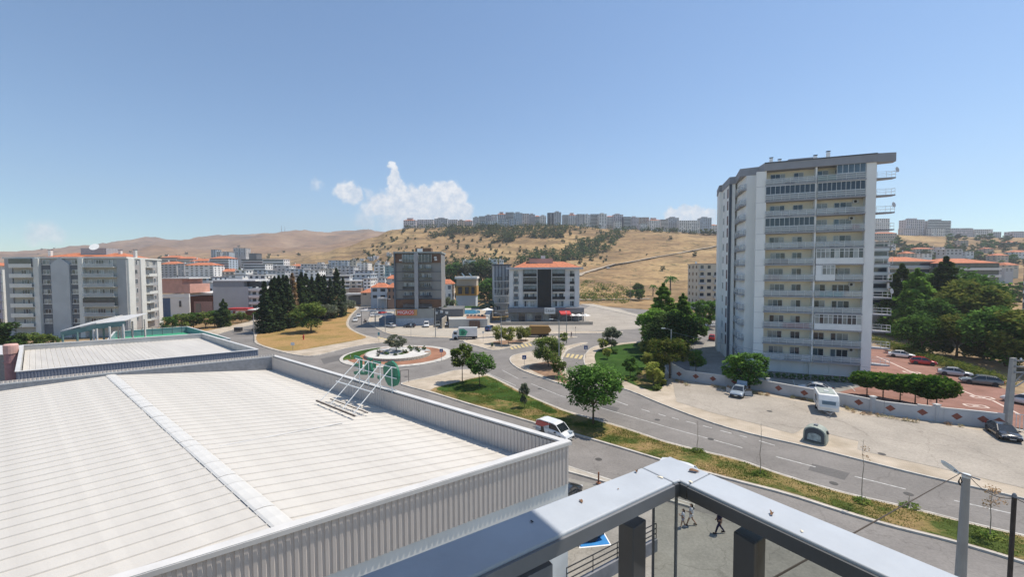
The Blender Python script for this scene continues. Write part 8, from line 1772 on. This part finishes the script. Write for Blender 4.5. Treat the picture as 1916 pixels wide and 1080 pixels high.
def person(lab, pos, ang, H_, stride, top, bottom, hair_len, arms, shoe=SHO, shorts=True):
    t = thing('person', lab, 'person', pos, ang); k = H_ / 1.7
    # x forward, y left
    L = {}
    V = [(0, 0, .93), (0, 0, 1.10), (0, 0, 1.30), (0, 0, 1.43), (.01, 0, 1.52), (.02, 0, 1.60), (.02, 0, 1.68)]
    Rr = [(.13, .10), (.12, .09), (.15, .10), (.09, .07), .05, (.075, .09), (.06, .07)]; E_ = [(0, 1), (1, 2), (2, 3), (3, 4), (4, 5), (5, 6)]
    def ch(par, pts, rs):
        p = par
        for q_, r_ in zip(pts, rs): V.append(q_); Rr.append(r_); E_.append((p, len(V) - 1)); p = len(V) - 1
        return p
    feet = []
    for s, st in ((1, stride), (-1, -stride)):
        hip = (0, s * .09, .88); kn = (st * .5 + (.06 if st < 0 else .03), s * .09, .48 + abs(st) * .02); an = (st - (.06 if st < 0 else 0), s * .09, .09 + (.06 if st < 0 else 0)); toe = (st + .17 - (.04 if st < 0 else 0), s * .10, .03 + (.0 if st > 0 else .01))
        ch(0, [hip, kn, an, toe], [.085, .055, .038, .035]); feet.append((kn, an, toe))
    for s, (el, wr) in zip((1, -1), arms):
        e = ch(2, [(0, s * .17, 1.38), (el[0], s * (.2 + el[1]), 1.12 + el[2]), (wr[0], s * (.2 + wr[1]), .88 + wr[2])], [.052, .038, .028]); w = V[-1]; d = Vector(wr) - Vector(el) + Vector((0, 0, -.24)); d.normalize()
        hp_ = ch(e, [tuple(Vector(w) + d * .07)], [.032]); hv = Vector(V[-1])
        for f, (off, ln) in enumerate([(-.028, .062), (-.010, .075), (.010, .07), (.028, .055)]): ch(hp_, [tuple(hv + d * ln * .5 + Vector((off, 0, 0))), tuple(hv + d * ln + Vector((off, -s * .012, 0)))], [.0085, .007])
        ch(e, [tuple(Vector(w) + d * .03 + Vector((.035, 0, 0))), tuple(Vector(w) + d * .07 + Vector((.05, -s * .01, 0)))], [.011, .008])
    body = skin_mesh('body', [tuple(c * k for c in v) for v in V], E_, [tuple(c * k * 1.12 for c in r_) if isinstance(r_, tuple) else r_ * k * (1.15 if r_ > .02 else 1) for r_ in Rr], SKIN, t)
    # clothes
    g = 1.3
    vs = [(0, 0, .90), (0, 0, 1.10), (0, 0, 1.30), (0, 0, 1.42), (0, .16, 1.38), (arms[0][0][0] * .6, .19 + arms[0][0][1] * .6, 1.2), (0, -.16, 1.38), (arms[1][0][0] * .6, -.19 - arms[1][0][1] * .6, 1.2)]
    skin_mesh('shirt', [tuple(c * k for c in v) for v in vs], [(0, 1), (1, 2), (2, 3), (2, 4), (4, 5), (2, 6), (6, 7)], [tuple(c * k * g for c in r_) for r_ in [(.14, .11), (.13, .10), (.16, .11), (.08, .07), (.065, .065), (.058, .058), (.065, .065), (.058, .058)]], top, t)
    vs = [(0, 0, .95)]; es = []; rs = [(.145 * k, .115 * k)]
    for kn, an, toe in feet:
        hip = Vector((0, kn[1], .86)); end = Vector(kn).lerp(hip, .35) if shorts else Vector(an); o_ = len(vs); seq = [hip, end] if shorts else [hip, Vector(kn), end]
        for j, p in enumerate(seq): vs.append(tuple(p)); es.append((0 if j == 0 else len(vs) - 2, len(vs) - 1)); rs.append((([.10, .085] if shorts else [.10, .075, .06])[j] * k,) * 2)
    skin_mesh('shorts' if shorts else 'trousers', [tuple(c * k for c in v) for v in vs], es, rs, bottom, t)
    hv = [(.0, 0, 1.70), (-.02, 0, 1.64)]; hr = [(.085, .09), (.088, .098)]
    if hair_len: hv += [(-.07, 0, 1.5), (-.10, 0, 1.5 - hair_len)]; hr += [(.06, .09), (.04, .07)]
    skin_mesh('hair', [tuple(c * k for c in v) for v in hv], [(i, i + 1) for i in range(len(hv) - 1)], [tuple(c * k for c in r_) for r_ in hr], HAIRB, t)
    for kn, an, toe in feet:
        o_ = MB().box(-.07, .19, -.045, .045, -.04, .045).build('shoe', shoe, t); o_.location = Vector(an) * k + Vector((0, 0, -.045)); o_.scale = (k, k, k); m = o_.modifiers.new('bevel', 'BEVEL'); m.width = .02; m.segments = 2
    for s in (-1, 1):
        e_ = MB().lathe([(.01, 0), (.012, .008)], 8).build('eye', BLKP, t); e_.location = (.108 * k, s * .032 * k, 1.63 * k); e_.rotation_euler.y = R(90)
        MB().box(-.01, .012, -.006, .006, -.025, .025).build('ear', SKIN, t).location = (.01 * k, s * .088 * k, 1.62 * k)
    MB().box(0, .02, -.01, .01, -.02, .02).build('nose', SKIN, t).location = (.10 * k, 0, 1.60 * k); MB().box(0, .006, -.022, .022, -.005, .005).build('mouth', mat('lips', (.30, .12, .10), .6), t).location = (.102 * k, 0, 1.56 * k)
    return t
fw = lambda a, c, z=0: math.atan2(GP(*c, z).y - GP(*a, z).y, GP(*c, z).x - GP(*a, z).x)
an_l = fw((1292, 985), (1240, 975))
A_w = (((.04, .04, .0), (.26, -.06, .14)), ((-.1, .03, 0), (-.1, .03, 0)))
person('woman with long dark hair in a white top walking left, seen through the glass', GP(1293, 984, .01), an_l, 1.66, .30, WCL, WCL, .30, (((.08, .02, 0), (.30, -.04, .26)), ((-.08, .03, 0), (-.02, .03, 0))))
person('smaller girl with long dark hair in pale clothes walking beside the woman', GP(1278, 988, .01), an_l, 1.42, .18, WCL, LILC, .22, (((.05, .02, 0), (.26, -.10, .22)), ((.05, .02, 0), (.26, -.10, .22))), shoe=WCL)
person('man in dark clothes walking alone on the forecourt below the right rail', GP(1346, 999, .01), an_l + .2, 1.74, .28, DCL, DCL, 0, (((-.08, .03, 0), (-.02, .04, 0)), ((.06, .03, 0), (.16, .0, .04))), shorts=False)
person('pedestrian in dark clothes on the pavement right of the red awning lamp post', GP(1069, 632, .13), 2.8, 1.75, .15, DCL, DCL, 0, (((0, .03, 0), (.03, .03, 0)), ((0, .03, 0), (.03, .03, 0))), shorts=False)
person('person in dark clothes riding the scooter on the left road', GP(683, 604, .0) + Vector((0, 0, .12)), -1.9, 1.5, .1, DCL, DCL, 0, (((.12, .05, 0), (.35, .02, .25)), ((.12, .05, 0), (.35, .02, .25))), shorts=False)
# ------------------------------------------------------------------ haze
hz_ = MB().box(-1900, 1900, -80, 3550, -7, 420); HM = bpy.data.materials.new('haze'); HM.use_nodes = True; t = HM.node_tree; t.nodes.clear()
pv = t.nodes.new('ShaderNodeVolumePrincipled'); pv.inputs['Density'].default_value = .00022; pv.inputs['Color'].default_value = (.86, .90, .97, 1); pv.inputs['Anisotropy'].default_value = .2; oo = t.nodes.new('ShaderNodeOutputMaterial'); t.links.new(pv.outputs[0], oo.inputs['Volume'])
hz_.build('haze', HM, kind='stuff')
